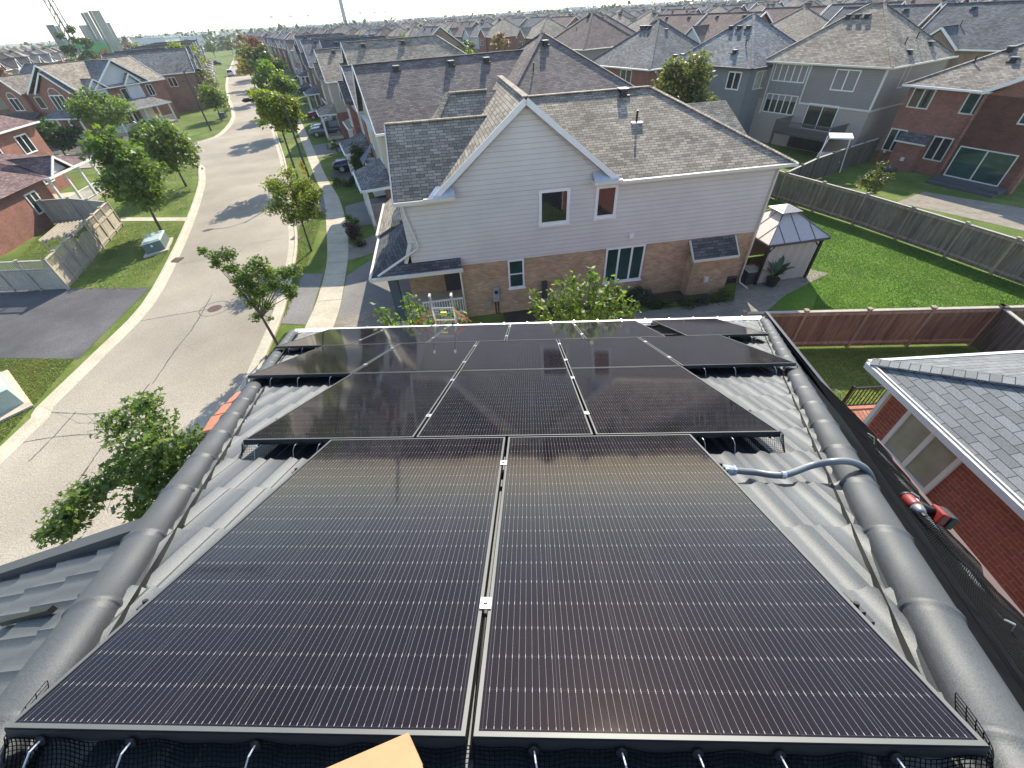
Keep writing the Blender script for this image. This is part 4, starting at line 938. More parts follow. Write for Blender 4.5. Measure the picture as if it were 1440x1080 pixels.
R2.window('front', .35, 4.1, 1.5, 1.3, 2, CREAM, fw=.08); R2.window('front', 3.9, 4.1, 1.5, 1.3, 2, CREAM, GLASSG, fw=.08); R2.window('front', .1, 1.05, 1.25, 1.6, 2, CREAM, fw=.08); R2.window('front', 3.3, 1.0, 1.3, 1.6, 2, CREAM, fw=.08)
mb = MB(); mb.box((1.2, -.5, 0), (3.1, 0, 2.0)); mb.build('bay_wall', DRB, R2.t); mb = MB(); mb.add([(1.05, -.62, 2.02), (3.25, -.62, 2.02), (3.25, -.03, 2.55), (1.05, -.03, 2.55)], [(0, 1, 2, 3)]); mb.build('awning', ROOFM['dark'], R2.t)
mb = MB(); mb.beam((1.0, -.64, 1.97), (3.3, -.64, 1.97), .06, .1); mb.build('awning_fascia', CREAM, R2.t)
R2.window('front', 5.4, .35, 3.4, 2.0, 2, CREAM, GLASSG, fw=.07, off=.5)
mb = MB(); mb.box((5.0, -.5, 0), (9.6, 0, 5.4)); mb.build('wing_wall', DRB, R2.t)
R2.gable(ROOFM['tan'], 'front', 5.2, 9.4, .5, 29, 29, DRB, ze=5.56)
R2.window('front', 7.6, 4.0, 1.3, 1.35, 2, CREAM, GLASSG, fw=.08, off=.5)
mb = MB(); mb.box((5.2, -1.6, 0), (9.4, -.55, .35)); mb.box((5.2, -2.1, 0), (9.4, -1.61, .17)); mb.build('door_step', plain('dark_step', (.07, .07, .075), .8), R2.t)
mb = MB(); mb.box((.35, -.1, .9), (.55, 0, 1.1)); mb.box((2.1, -.6, .7), (2.35, -.5, .95)); mb.build('wall_vent', CREAM, R2.t)
R0 = rear('slate sided house with a grey hip roof behind the bushy green tree', (21.3, 48.9), DR, 9.5, 9.5, 6.2, 'slate_house')
R0.walls('slate', None); r_ = R0.roof(ROOFM['silver'], 36, 'x', 'hip', o=.38, trim=DKTRIM)
for k in range(3): R0.vent((3.6 + k * 1.0, 3.3), 6.2 + 3.68 * .727, r_)
R0.vent((6.5, 1.0), 6.2 + 1.38 * .727, r_); R0.pipe((7.0, 1.7), 6.2 + 2.05 * .727, r_)
R0.window('front', 7.2, 4.4, 1.5, 1.45, 2, WHITE, fw=.1); R0.window('right', 1.0, 4.4, 2.0, 1.45, 2, CREAM, BLIND)
Rm = rear('brick rear house under a grey hip roof with five vents in a row', (13.2, 54.6), DR, 10, 10.5, 6.0, 'brick_house')
Rm.walls('red'); r_ = Rm.roof(ROOFM['grey'], 34, 'x', 'hip', o=.4)
for k in range(3): Rm.vent((3.6 + k * .6, 4.2), 6.0 + 4.6 * .674, r_)
for k in range(5): Rm.vent((6.0 + .25 , 5.3 + k * .0), 6.0 + 4.1 * .674, r_) if k == 0 else Rm.vent((9.4 - k * .001, 3 + k * 1.1), 6.0 + 1.0 * .674 + .02, r_)
Rm.window('front', 1.0, 4.4, 1.2, 1.4, 2, WHITE); Rm.window('front', 5.6, 4.4, 1.8, 1.4, 2, WHITE, GLASSG)
Rk = rear('brown roofed brick house farther back than the five vent roof', (9.6, 85.0), DR, 12, 12, 6.1, 'brick_house')
Rk.walls('red', 'mauve', 1.0); r_ = Rk.roof(ROOFM['brown'], 34, 'x', 'hip', o=.4, vents=3, pipes=1)
Rk.window('front', 3, 4.2, 2.2, 1.4, 3, WHITE); Rk.window('front', 8.6, 4.2, 1.5, 1.4, 2, WHITE)
# ------------------------------------------------------------------ right side of the street: houses beyond house B, fronts to the street
def street_house(label, loc, deg, W, D, roofm, lower, upper=None, pitch=33, porch=True, ze=5.9, rear_w=True, vents=2, name='street_house', grp=None, gables=True, roof2=None):
    h = House(name, label, loc, R(deg), W, D, ze, grp)
    h.walls(lower, upper); r_ = h.roof(ROOFM[roofm], pitch, 'x', 'hip1', o=.35, trim=WHITE, gmat=WALLM[upper or lower])
    half = D / 2 + .35; tn = math.tan(R(pitch))
    for k in range(vents): h.vent((1.8 + k * 4.2, D / 2 - .55), ze + (half - .55) * tn, r_)
    if gables:
        h.gable(ROOFM[roofm], 'left', .6, D * .45, .5, 38, pitch, WALLM[upper or lower], ze=ze, deep=-3)
        h.window('left', 1.2, 3.7, 1.6, 1.4, 2, WHITE, off=.52)
    h.window('left', D * .62, 3.7, 1.5, 1.4, 2, WHITE); h.window('front', W * .3, 3.9, .9, 1.3, 1, WHITE); h.window('front', W * .65, 3.9, 1.2, 1.3, 2, WHITE); h.window('left', D * .62, 1.0, 1.6, 1.4, 2, WHITE)
    h.door('left', .8, 2.6, 2.2, plain('garage_white', (.6, .58, .54), .6), name='garage_door', off=.52 if gables else 0, grooves=4)
    h.door('left', D * .5, .95, 2.1, DKTRIM)
    if porch: h.porch('left', D * .48, D - .2, 1.9, 2.75, ROOFM[roofm], 3)
    return h
angH = R(23); dH = np.array([math.cos(angH), math.sin(angH)]); nH = np.array([-dH[1], dH[0]])
c0 = np.array([-9.4, 29.3]) + dH * .35 + nH * .35
SC = House('brown_roof_house', 'house just behind the pale sided one with a large plum brown roof', c0, angH, 12.5, 9.2, 5.9)
SC.walls('red', 'beige'); PL_ = shingle('shingle_dusk_brown', (.178, .148, .135), .3, .18)
r_ = SC.roof(PL_, 32.7, 'x', 'gable', o=.35, trim=WHITE, gmat=WALLM['beige'])
for a in (2.4, 6.2, 8.8): SC.vent((a, 4.0), 5.9 + 4.35 * .642, r_)
mb = MB(); rp_ = SC.roof(PL_, 32.7, 'x', 'hip', o=.35, x0=7.0, x1=19.5, y0=-2.2, y1=10.4, ze=5.92)
SC.vent((13.0, 3.2), 5.92 + 5.4 * .642, rp_); SC.pipe((11.2, 1.2), 5.92 + 3.4 * .642, rp_)
mb = MB(); mb.face([(9.0, -1.8, 0), (19, -1.8, 0), (19, -1.8, 5.9), (9.0, -1.8, 5.9)]); mb.face([(19, -1.8, 0), (19, 10, 0), (19, 10, 5.9), (19, -1.8, 5.9)]); mb.build('rear_wall', WALLM['beige'], SC.t)
SC.porch('left', 4.4, 9.0, 1.8, 2.75, ROOFM['grey'], 3); SC.window('left', 5.8, 3.7, 1.6, 1.5, 2, WHITE); SC.window('left', 1.0, 3.7, 1.8, 1.6, 2, WHITE); SC.window('left', 1.0, .9, 1.6, 1.5, 2, WHITE, off=.9)
mb = MB(); mb.box((-.9, 7.0, .2), (0, 8.8, 2.7)); mb.build('bay_wall', WHITE, SC.t)
mb = MB(); mb.add([(-1.2, 6.7, 2.7), (-1.2, 9.1, 2.7), (-.7, 8.6, 3.1), (-.7, 7.2, 3.1), (-.02, 8.3, 3.9), (-.02, 7.5, 3.9)], [(0, 3, 2, 1), (3, 5, 4, 2), (0, 5, 3), (1, 2, 4)]); mb.build('bay_roof', COLM, SC.t)
rowd = np.array([-.415, .91]); specs = [
    ('taupe roofed street house second beyond the plum brown roof, with a white porch gable', 'grey', 'red', None), ('street house third beyond the plum brown roof with a brick side wall', 'taupe', 'tan', None),
    ('street house fourth beyond the plum brown roof, grey shingles over stone coloured siding', 'taupe', 'red', 'beige'), ('street house fifth beyond the plum brown roof, slate roof over brown brick', 'slate', 'brown', None),
    ('street house sixth beyond the plum brown roof with tan walls', 'grey', 'tan', None), ('red brick corner house with a red brown roof beside the row of red trees', 'red', 'red', None),
    ('street house just past the red brown roof, grey shingles over pale siding', 'grey', 'red', 'white'), ('street house two past the red brown roof under dark slate', 'slate', 'brown', None), ('street house three past the red brown roof under taupe shingles', 'taupe', 'red', None),
    ('street house four past the red brown roof near the bend, tan roof', 'tan', 'brown', None)]
for i, (lab, rf, lo, up) in enumerate(specs):
    base = np.array([-9.4, 29.3]) + rowd * 11.3 * (i + 1) + np.array([-.012, 0]) * i * i
    jit = [.0, 1.6, -.6, 1.1, -1.0, .8, 2.0, -.5, 1.0, .3][i]; street_house(lab, base + np.array([.5, .5]) + np.array([.92, .39]) * jit, 24 + .5 * i, 13.5 + (i % 3), 8.6 + .5 * (i % 2), rf, lo, up, porch=True, pitch=30 + (i * 5) % 8, ze=5.7 + .25 * ((i * 2) % 3), vents=1 + i % 3, grp='houses along the right side of the street')
# ------------------------------------------------------------------ left side
L1 = House('brick_house', 'red brick house at the left edge with a plum roof and a wide corner porch', (-55.9, 25.4), R(14), 13, 17, 5.5)
L1.walls('red'); L1.roof(ROOFM['plum'], 30, 'y', 'hip', o=.4)
for a_, z_, w_ in ((13.6, 3.4, 1.7), (9.5, 3.4, 1.7), (4.0, 3.4, 1.7)): L1.window('right', a_, z_, w_, 1.5, 2, WHITE, fw=.1)
L1.window('right', 13.2, .9, 1.5, 1.6, 2, WHITE, fw=.1)
L1.porch('right', 5.6, 12.0, 5.6, 2.95, ROOFM['plum'], 4, rise=1.6, trim=WHITE)
L1.gable(ROOFM['plum'], 'right', 6.0, 8.6, 5.65, 36, 25, WALLM['white'], ze=2.97, deep=2.6, mainov=5.6, drop=False)
mb = MB(); P_ = L1.side('right'); mb.box((-4.0, .0, 0), (5.4, 5.3, 2.9), T=P_); mb.build('porch_wall', WALLM['red'], L1.t)
mb = MB(); mb.add([P_(-4.3, 5.7, 2.95), P_(5.6, 5.7, 2.95), P_(5.6, 0, 4.5), P_(-4.3, 0, 4.5)], [(0, 1, 2, 3)]); mb.build('lower_roof', ROOFM['plum'], L1.t)
L1.window('right', 2.6, 1.0, 1.3, 1.5, 2, WHITE, off=5.3, fw=.1); L1.door('right', 8.5, 1.0, 2.1, DKTRIM, z=.3); L1.window('right', 10.0, .9, 1.5, 1.6, 2, WHITE)
L2 = House('gabled_brick_house', 'large red brick house across the side street with two front gables', (-76.5, 72.4), R(-11), 13.5, 14, 5.6)
L2.walls('red'); L2.roof(ROOFM['taupe'], 33, 'y', 'gable', o=.4, gmat=WALLM['stucco'], x0=4.2)
L2.roof(ROOFM['grey'], 33, 'x', 'gable', o=.4, x0=-3, y0=2.0, y1=11.5, gmat=WALLM['white'])
L2.gable(ROOFM['tan'], 'front', 6.6, 12.6, .6, 36, 30, WALLM['red'], deep=-6); L2.gable(ROOFM['tan'], 'front', -1.0, 3.4, .6, 40, 30, WALLM['red'], deep=-6)
L2.window('front', 8.3, 3.5, 2.6, 1.9, 3, WHITE, off=.62, fw=.12); L2.window('front', .2, 3.6, 1.9, 1.6, 2, WHITE, off=.62, fw=.1); L2.window('front', 4.4, 3.7, 1.3, 1.5, 1, WHITE)
mb = MB(); mb.tube([(9.6 + 1.0 * math.cos(t), -.66, 5.45 + .75 * math.sin(t)) for t in np.linspace(0, math.pi, 13)], .06, 6); mb.tube([(1.15 + .8 * math.cos(t), -.66, 5.25 + .6 * math.sin(t)) for t in np.linspace(0, math.pi, 13)], .06, 6); mb.build('window_arch', CREAM, L2.t)
L2.gable(ROOFM['tan'], 'right', 1.0, 3.8, .25, 36, 30, WALLM['white'], deep=-3); L2.gable(ROOFM['taupe'], 'right', 7.0, 9.5, .25, 40, 30, WALLM['white'], deep=-3)
L2.window('right', 1.2, 3.6, .8, 1.6, 1, WHITE, off=.27); L2.window('right', 2.6, 3.6, .8, 1.6, 1, WHITE, off=.27); L2.window('right', 6.0, 3.7, 1.0, 1.5, 1, WHITE); L2.window('right', 10.5, 3.7, 1.2, 1.5, 2, WHITE)
L2.porch('right', -1.0, 11, 2.3, 2.8, ROOFM['grey'], 6, rise=1.1); L2.porch('front', 7.0, 13.3, 2.2, 2.8, ROOFM['grey'], 4, rise=1.1); L2.door('front', 1.0, 3.0, 2.3, plain('navy_door', (.02, .022, .05), .5), name='garage_door', grooves=4, off=.62)
mb = MB(); mb.add([(-1.6, -1.9, 2.7), (4.6, -1.9, 2.7), (4.6, -.62, 3.4), (-1.6, -.62, 3.4)], [(0, 1, 2, 3)]); mb.build('garage_roof', ROOFM['dark'], L2.t)
L2.window('right', 1.5, .8, 1.4, 1.6, 2, WHITE); L2.window('right', 5.0, .8, 1.4, 1.6, 2, WHITE)
L3 = House('tan_brick_house', 'tan brick house at the far left edge beside the gabled brick house', (-97, 70), R(-11), 12, 14, 5.7)
L3.walls('tan', 'beige', 3.4); L3.roof(ROOFM['tan'], 32, 'y', 'hip', o=.4, vents=3); L3.window('front', 8.2, 3.7, 1.6, 1.5, 2, WHITE); L3.window('right', 3.5, 3.9, 1.4, 1.4, 2, WHITE); L3.gable(ROOFM['tan'], 'front', 7, 11, .4, 38, 30, WALLM['white'], deep=-5); L3.window('front', 2, 1, 2, 1.5, 2, WHITE)
lrow = [('grey', 'brown', None), ('slate', 'red', None), ('taupe', 'red', 'beige'), ('grey', 'brown', 'white'), ('slate', 'brown', 'white'), ('taupe', 'tan', None), ('grey', 'red', 'white'), ('red', 'red', None), ('slate', 'tan', 'white')]
lnames = ['directly behind the gabled brick house', 'second behind the gabled brick house', 'third behind the gabled brick house, cream upper wall', 'fourth behind the gabled brick house, white upper wall', 'facing the road where it straightens, white gables', 'past the white gabled pair, tan brick', 'near the autumn trees, white upper wall', 'with red brown roof near the bend', 'last before the bend, white upper wall']
for i, (rf, lo, up) in enumerate(lrow):
    bx, by = np.array([-66.0, 92.5]) + np.array([-.50, .866]) * 12.5 * i + np.array([-.5, 0]) * (i > 3)
    # fronts face +x-ish (the road); build mirrored by turning the frame round
    h = House('street_house', f'left row house {lnames[i]}', (bx + 7 * math.cos(R(28)) * .2, by), R(-150 + 2 * (i % 2)), 12.5, 9.4, 5.7, 'houses along the left side of the street')
    h.walls(lo, up); r_ = h.roof(ROOFM[rf], 33, 'x', 'gable', o=.35, gmat=WALLM[up or lo], vents=2)
    h.t.location = (bx, by + 9.4, 0)
    h.gable(ROOFM[rf], 'left', .6, 4.4, .6, 38, 33, WALLM[up or lo], deep=-4); h.window('left', 1.6, 3.7, 1.7, 1.5, 2, WHITE, off=.62); h.window('left', 6.4, 3.7, 1.4, 1.4, 2, WHITE); h.window('back', 3, 3.8, 1.3, 1.4, 2, WHITE); h.window('back', 8, 3.8, 1.3, 1.4, 2, WHITE)
    h.door('left', 1.0, 2.8, 2.2, plain('garage_white', (.6, .58, .54), .6), name='garage_door', off=.62, grooves=4); h.porch('left', 5.0, 9.2, 1.8, 2.75, ROOFM[rf], 3)
# ------------------------------------------------------------------ trees and shrubs
BARK = plain('bark', (.085, .065, .05), .9, var=.25, scale=9, bumpd=.01); BARKG = plain('grey_bark', (.13, .115, .10), .9, var=.2, scale=9)
LEAF = dict(green=leafmat('leaf_green', (.07, .118, .024), (.16, .225, .052)), dark=leafmat('leaf_dark', (.028, .058, .016), (.065, .115, .03), .4), lime=leafmat('leaf_lime', (.105, .145, .016), (.25, .275, .035)),
            red=leafmat('leaf_red', (.12, .03, .018), (.22, .085, .04), .4), orange=leafmat('leaf_orange', (.15, .075, .02), (.26, .17, .05), .4), olive=leafmat('leaf_olive', (.065, .08, .025), (.16, .17, .06)),
            blue=leafmat('leaf_bluegreen', (.02, .04, .022), (.05, .08, .045), .25), maroon=leafmat('leaf_maroon', (.03, .012, .014), (.075, .035, .03), .3), bright=leafmat('leaf_bright', (.08, .15, .02), (.19, .26, .05), .55), yellow=leafmat('leaf_yellow', (.22, .17, .03), (.33, .27, .07)))
def leaf_mesh(name, C, size, mat, shape='rhomb', up=.5, parent=None, tint=None, aspect=.62):
    n = len(C)
    N = rng.normal(size=(n, 3)); N[:, 2] = np.abs(N[:, 2]) + up; N /= np.linalg.norm(N, axis=1)[:, None]
    A = np.cross(N, rng.normal(size=(n, 3))); A /= np.linalg.norm(A, axis=1)[:, None]; B = np.cross(N, A)
    sz = size * rng.uniform(.65, 1.3, n)
    if shape == 'maple':
        k = 10; rad = np.array([1, .42, .85, .38, .6, .25, .6, .38, .85, .42]); ang = np.arange(k) * 2 * np.pi / k
    elif shape == 'oval':
        k = 6; rad = np.array([1.1, .55, .55, 1.0, .55, .55]); ang = np.arange(k) * 2 * np.pi / k
    else:
        k = 4; rad = np.array([1, aspect, 1, aspect]); ang = np.arange(k) * np.pi / 2
    V = C[:, None] + (A[:, None] * (np.cos(ang) * rad)[None, :, None] + B[:, None] * (np.sin(ang) * rad)[None, :, None]) * sz[:, None, None]
    V += N[:, None] * (rng.uniform(-.22, .22, (n, k)) * sz[:, None])[:, :, None]
    me = bpy.data.meshes.new(name); me.vertices.add(n * k); me.vertices.foreach_set('co', V.reshape(-1).astype(np.float32))
    me.loops.add(n * k); me.loops.foreach_set('vertex_index', np.arange(n * k, dtype=np.int32)); me.polygons.add(n)
    me.polygons.foreach_set('loop_start', np.arange(n, dtype=np.int32) * k)
    try: me.polygons.foreach_set('loop_total', np.full(n, k, np.int32))
    except Exception: pass
    me.update(calc_edges=True); me.validate()
    at = me.attributes.new('tint', 'FLOAT', 'FACE'); tv = tint if tint is not None else rng.uniform(0, 1, n); at.data.foreach_set('value', np.clip(tv, 0, 1).astype(np.float32))
    me.materials.append(mat); o = bpy.data.objects.new(name, me); COL.objects.link(o)
    if parent: o.parent = parent
    return o
def crown_points(n, rad, clumps, spread, shell=.55, bottom=-.7, conic=0):
    cc = []
    while len(cc) < clumps:
        p = rng.normal(size=3); p /= np.linalg.norm(p); p *= rng.uniform(shell, 1.0)
        if p[2] < bottom: continue
        if conic: p[:2] *= (1 - conic * (p[2] + 1) / 2) * (1 + conic * .35)
        cc.append(p * rad)
    cc = np.array(cc); w = rng.uniform(.5, 1.5, clumps); w /= w.sum(); ids = rng.choice(clumps, n, p=w)
    d = rng.normal(size=(n, 3)); d /= np.linalg.norm(d, axis=1)[:, None]; d *= (rng.uniform(0, 1, n) ** .6)[:, None] * 1.2
    return cc, cc[ids] + d * spread * np.array([1, 1, .75]), ids
def tree(label, x, y, h, rad, zc=None, n=1500, leaf=.13, col='green', shape='rhomb', clumps=26, spread=.55, trunk=.08, cat='tree', name='tree', group=None, conic=0, lean=(0, 0), shell=.5, off=(0, 0), limbs=8, bark=None, bottom=-.7):
    t = thing(name, label, cat, (x, y, 0), 0, group); rad = np.array(rad, float); zc = zc or h - rad[2]; cen = np.array([off[0], off[1], zc])
    cc, P, ids = crown_points(n, rad, clumps, spread, shell, bottom, conic)
    tt = rng.uniform(0, .55, n) + rng.uniform(0, .45, clumps)[ids]
    leaf_mesh('crown', P + cen, leaf, LEAF[col], shape, .45, t, tt)
    mb = MB(); fork = np.array([off[0] * .5 + lean[0], off[1] * .5 + lean[1], max(.3, zc - rad[2] * .75)])
    mb.tube([(0, 0, -.1), (fork[0] * .35, fork[1] * .35, fork[2] * .5), fork, fork * .4 + (cen + [0, 0, rad[2] * .2]) * .6, cen + [0, 0, rad[2] * .6]], [trunk * 1.25, trunk, trunk * .85, trunk * .5, trunk * .18], 8)
    for k in range(min(limbs, clumps)):
        e = cc[k] + cen; s_ = fork + (cen - fork) * rng.uniform(0, .7); m_ = (s_ + e) / 2 + np.array([0, 0, .12 * rad[2]]); mb.tube([s_, m_, e], [trunk * .42, trunk * .26, trunk * .08], 5, cap=False)
    mb.build('trunk', bark or BARK, t); return t
# our front tree, its crown showing beyond the left hip
P_ = E(215, 665, 4.6)
T0 = thing('maple_tree', 'leafy maple close below our left roof edge, one long branch over the road', 'tree', (P_[0] - .1, P_[1] - .4, 0))
clp = []
for (px, py, z, s_) in ((205, 570, 5.6, .32), (170, 600, 5.3, .34), (215, 600, 5.5, .36), (190, 630, 5.3, .38), (225, 640, 5.2, .4), (215, 670, 4.9, .4), (245, 650, 5.1, .36), (180, 660, 4.9, .34), (270, 625, 5.3, .3), (290, 612, 5.4, .26), (205, 700, 4.6, .36), (235, 690, 4.7, .38), (160, 665, 4.8, .26),
                        (125, 700, 4.7, .3), (105, 715, 4.6, .34), (115, 690, 4.7, .24), (90, 730, 4.5, .32), (75, 745, 4.4, .24), (60, 752, 4.35, .14), (100, 742, 4.4, .22), (205, 565, 5.8, .2), (155, 590, 5.4, .2), (260, 680, 4.8, .3), (195, 720, 4.4, .24), (150, 680, 4.75, .2), (220, 620, 5.6, .3)):
    clp.append((E(px, py, z), s_))
Lp = []; tt = []
for c_, s_ in clp:
    k = int(2200 * s_ ** 2); d = rng.normal(size=(k, 3)); d /= np.linalg.norm(d, axis=1)[:, None]; Lp.append(c_ + d * (rng.uniform(0, 1, k) ** .8)[:, None] * s_ * 1.4 * np.array([1, 1, .7])); tt += list(rng.uniform(0, .6, k) + rng.uniform(0, .4))
Lp = np.vstack(Lp) - np.array(T0.location); leaf_mesh('crown', Lp, .072, LEAF['green'], 'maple', .55, T0, np.array(tt))
mb = MB(); b0 = np.array([0, 0, 0.]); f0 = np.array(E(222, 665, 4.0)) - np.array(T0.location); mb.tube([b0, b0 * .4 + f0 * .6 * np.array([.6, .6, 1]), f0], [.1, .08, .06], 8)
for k in (0, 3, 5, 8, 9, 10): mb.tube([f0, (f0 + clp[k][0] - np.array(T0.location)) / 2 + (0, 0, .2), clp[k][0] - np.array(T0.location)], [.035, .022, .01], 5)
mb.tube([f0, np.array(E(185, 672, 4.7)) - np.array(T0.location), np.array(E(140, 695, 4.7)) - np.array(T0.location), np.array(E(85, 735, 4.45)) - np.array(T0.location), np.array(E(50, 758, 4.3)) - np.array(T0.location)], [.045, .035, .026, .014, .004], 6)
for (a, b_) in (((160, 600, 5.2), (105, 595, 5.3)), ((185, 590, 5.4), (170, 562, 5.7)), ((140, 690, 4.7), (153, 722, 4.4)), ((215, 590, 5.5), (232, 575, 5.6)), ((160, 605, 5.2), (118, 608, 5.1))):
    p, q = np.array(E(*a)), np.array(E(*b_)); p -= np.array(T0.location); q -= np.array(T0.location); mb.tube([p, (p + q) / 2 + (0, 0, .06), q], [.012, .007, .002], 4)
    for s_ in (.4, .65, .85):
        m_ = p + (q - p) * s_; mb.tube([m_, m_ + rng.normal(size=3) * .14 + (0, 0, .1)], [.004, .0015], 4)
mb.build('trunk', BARKG, T0)
def clump_tree(label, base, clumps, k=900, leaf=.09, col='green', shape='maple', fork=None, trunk=.055, name='young_tree', cat='tree', bark=None, group=None, flat=.7):
    b = np.array([base[0], base[1], 0.]); t = thing(name, label, cat, b, 0, group); Ls = []; tt = []; ce = []
    for (px, py, z, s_) in clumps:
        c_ = E(px, py, z) if z >= 0 else EY(px, py, base[1]); c_ = np.array(c_) - b; ce.append(c_); s_ = s_ * 1.45; kk = max(16, int(1.5 * k * s_ ** 2)); d = rng.normal(size=(kk, 3)); d /= np.linalg.norm(d, axis=1)[:, None]
        Ls.append(c_ + d * (rng.uniform(0, 1, kk) ** .75)[:, None] * s_ * np.array([1, 1, flat])); tt += list(rng.uniform(0, .6, kk) + rng.uniform(0, .4))
    leaf_mesh('crown', np.vstack(Ls), leaf, LEAF[col], shape, .5, t, np.array(tt))
    mb = MB(); f = np.array(fork) - b if fork is not None else np.mean(ce, 0) * np.array([1, 1, .55]); mb.tube([(0, 0, -.1), f * .5 + np.array([0, 0, .1]), f], [trunk * 1.2, trunk, trunk * .8], 8)
    for c_ in ce: mb.tube([f, (f + c_) / 2 + np.array([0, 0, .1]), c_], [trunk * .5, trunk * .3, trunk * .1], 5, cap=False)
    mb.build('trunk', bark or BARK, t); return t
b1 = E(392, 487); Y1 = b1[1]
def y1(*q): return [(px, py, -1, s_) for px, py, s_ in q]
clump_tree('sparse young tree on the verge nearest our roof, leaning over the road', b1, y1((285, 352, .16), (300, 360, .2), (318, 358, .3), (305, 370, .22), (325, 378, .25), (345, 385, .34), (362, 372, .34), (350, 400, .36), (335, 395, .24), (375, 385, .34), (385, 400, .32), (365, 410, .34), (400, 385, .3), (412, 380, .24), (405, 405, .28), (410, 415, .2), (355, 425, .26), (360, 445, .22), (375, 430, .22), (380, 448, .12), (340, 412, .2)), 1000, .085, fork=EY(368, 445, Y1), trunk=.06)
b2 = E(438, 353); tree('small lime green tree on the verge beside the sidewalk', b2[0], b2[1], height_at(b2[0], b2[1], 244), (1.5, 1.5, 1.55), n=6500, leaf=.095, col='lime', shape='maple', clumps=30, spread=.5, trunk=.06, off=(.25, 0))
b3 = E(430, 250); tree('yellow green street tree behind the pedestrian sign', b3[0] - .8, b3[1], height_at(b3[0] - .8, b3[1], 118), (1.7, 1.7, 1.95), n=4500, leaf=.17, col='lime', clumps=30, spread=.65, trunk=.09, off=(.35, 0))
for k, (bx, by, top, rx, col, lab) in enumerate(((-33.5, 66, 84, 2.1, 'green', 'full green street tree beyond the yellow green one on the right verge'), (-41, 82, 76, 2.3, 'dark', 'dark green street tree ahead of the white car'), (-52, 101, 60, 2.4, 'olive', 'olive tinted street tree past the white car'), (-62, 121, 66, 2.2, 'green', 'green street tree near the far end of the right verge'), (-75, 146, 52, 2.6, 'red', 'red autumn street tree on the right verge'), (-90, 172, 50, 2.6, 'orange', 'orange autumn street tree on the right verge'))):
    tree(lab, bx, by, height_at(bx, by, top), (rx * 1.15, rx * 1.15, rx * 1.45), n=3000, leaf=.24, col=col, clumps=24, spread=.85, trunk=.1)
# left side trees
for (px, py, top, rx, col, n_, lab, ox, low) in ((228, 326, 190, 1.95, 'green', 3800, 'broad green tree on the left lawn beside the fence corner', .35, 1.1), (262, 262, 166, 2.05, 'green', 3200, 'green tree at the mouth of the side street, behind the broad one', .1, .9), (222, 212, 172, 2.2, 'dark', 2600, 'dark green tree between the side street and the gabled house', 0, .6),
        (170, 205, 128, 3.4, 'green', 5200, 'large spreading tree in front of the gabled brick house', .4, 2.2), (92, 218, 174, 2.9, 'dark', 3600, 'round dark tree beside the plum roofed brick house', 0, .6), (312, 168, 120, 1.9, 'green', 2000, 'small green tree on the left verge by the bend', 0, 1), (293, 150, 86, 3.0, 'olive', 2600, 'olive green tree behind the left verge', 0, .8), (284, 140, 52, 3.6, 'lime', 3200, 'tall yellow green tree on the left side of the far road', 0, 1)):
    b = E(px, py); h_ = height_at(b[0], b[1], top); rz_ = (h_ - low) / 2; tree(lab, b[0], b[1], h_, (rx, rx, rz_), n=n_, leaf=.17 if n_ > 4000 else .22, col=col, shape='maple' if rx < 2.7 else 'rhomb', clumps=44, spread=.8 if rx < 3 else 1.05, trunk=.09, off=(ox, 0))
for k, (bx, by, top, rx, col) in enumerate(((-78, 150, 62, 2.6, 'dark'), (-92, 172, 66, 2.4, 'green'), (-100, 196, 52, 3.4, 'red'), (-118, 222, 50, 3.0, 'orange'), (-104, 140, 74, 2.6, 'olive'), (-128, 150, 40, 3.5, 'dark'))):
    tree(['dark tree left of the far road', 'green tree beside the far parked cars', 'deep red autumn tree where the road bends', 'orange autumn tree past the bend', 'olive tree between the far left houses', 'dark tree behind the far left houses'][k], bx, by, height_at(bx, by, top), (rx * 1.2, rx * 1.2, rx * 1.3), n=2200, leaf=.32, col=col, clumps=22, spread=1.0, trunk=.12)
# tree between house B and the slate house
b = E(1000, 205); bx, by = 12.0, 38.5
tree('bushy bright green tree behind the pale sided house', bx, by, height_at(bx, by, 76), (2.55, 2.55, 2.9), n=9000, leaf=.14, col='olive', clumps=60, spread=.8, trunk=.12)
b = E(1215, 282); tree('small pale leaved tree against the fence by the brick house', b[0], b[1], height_at(b[0], b[1], 228), (.8, .8, 1.05), n=1000, leaf=.09, col='olive', clumps=18, spread=.35, trunk=.05)
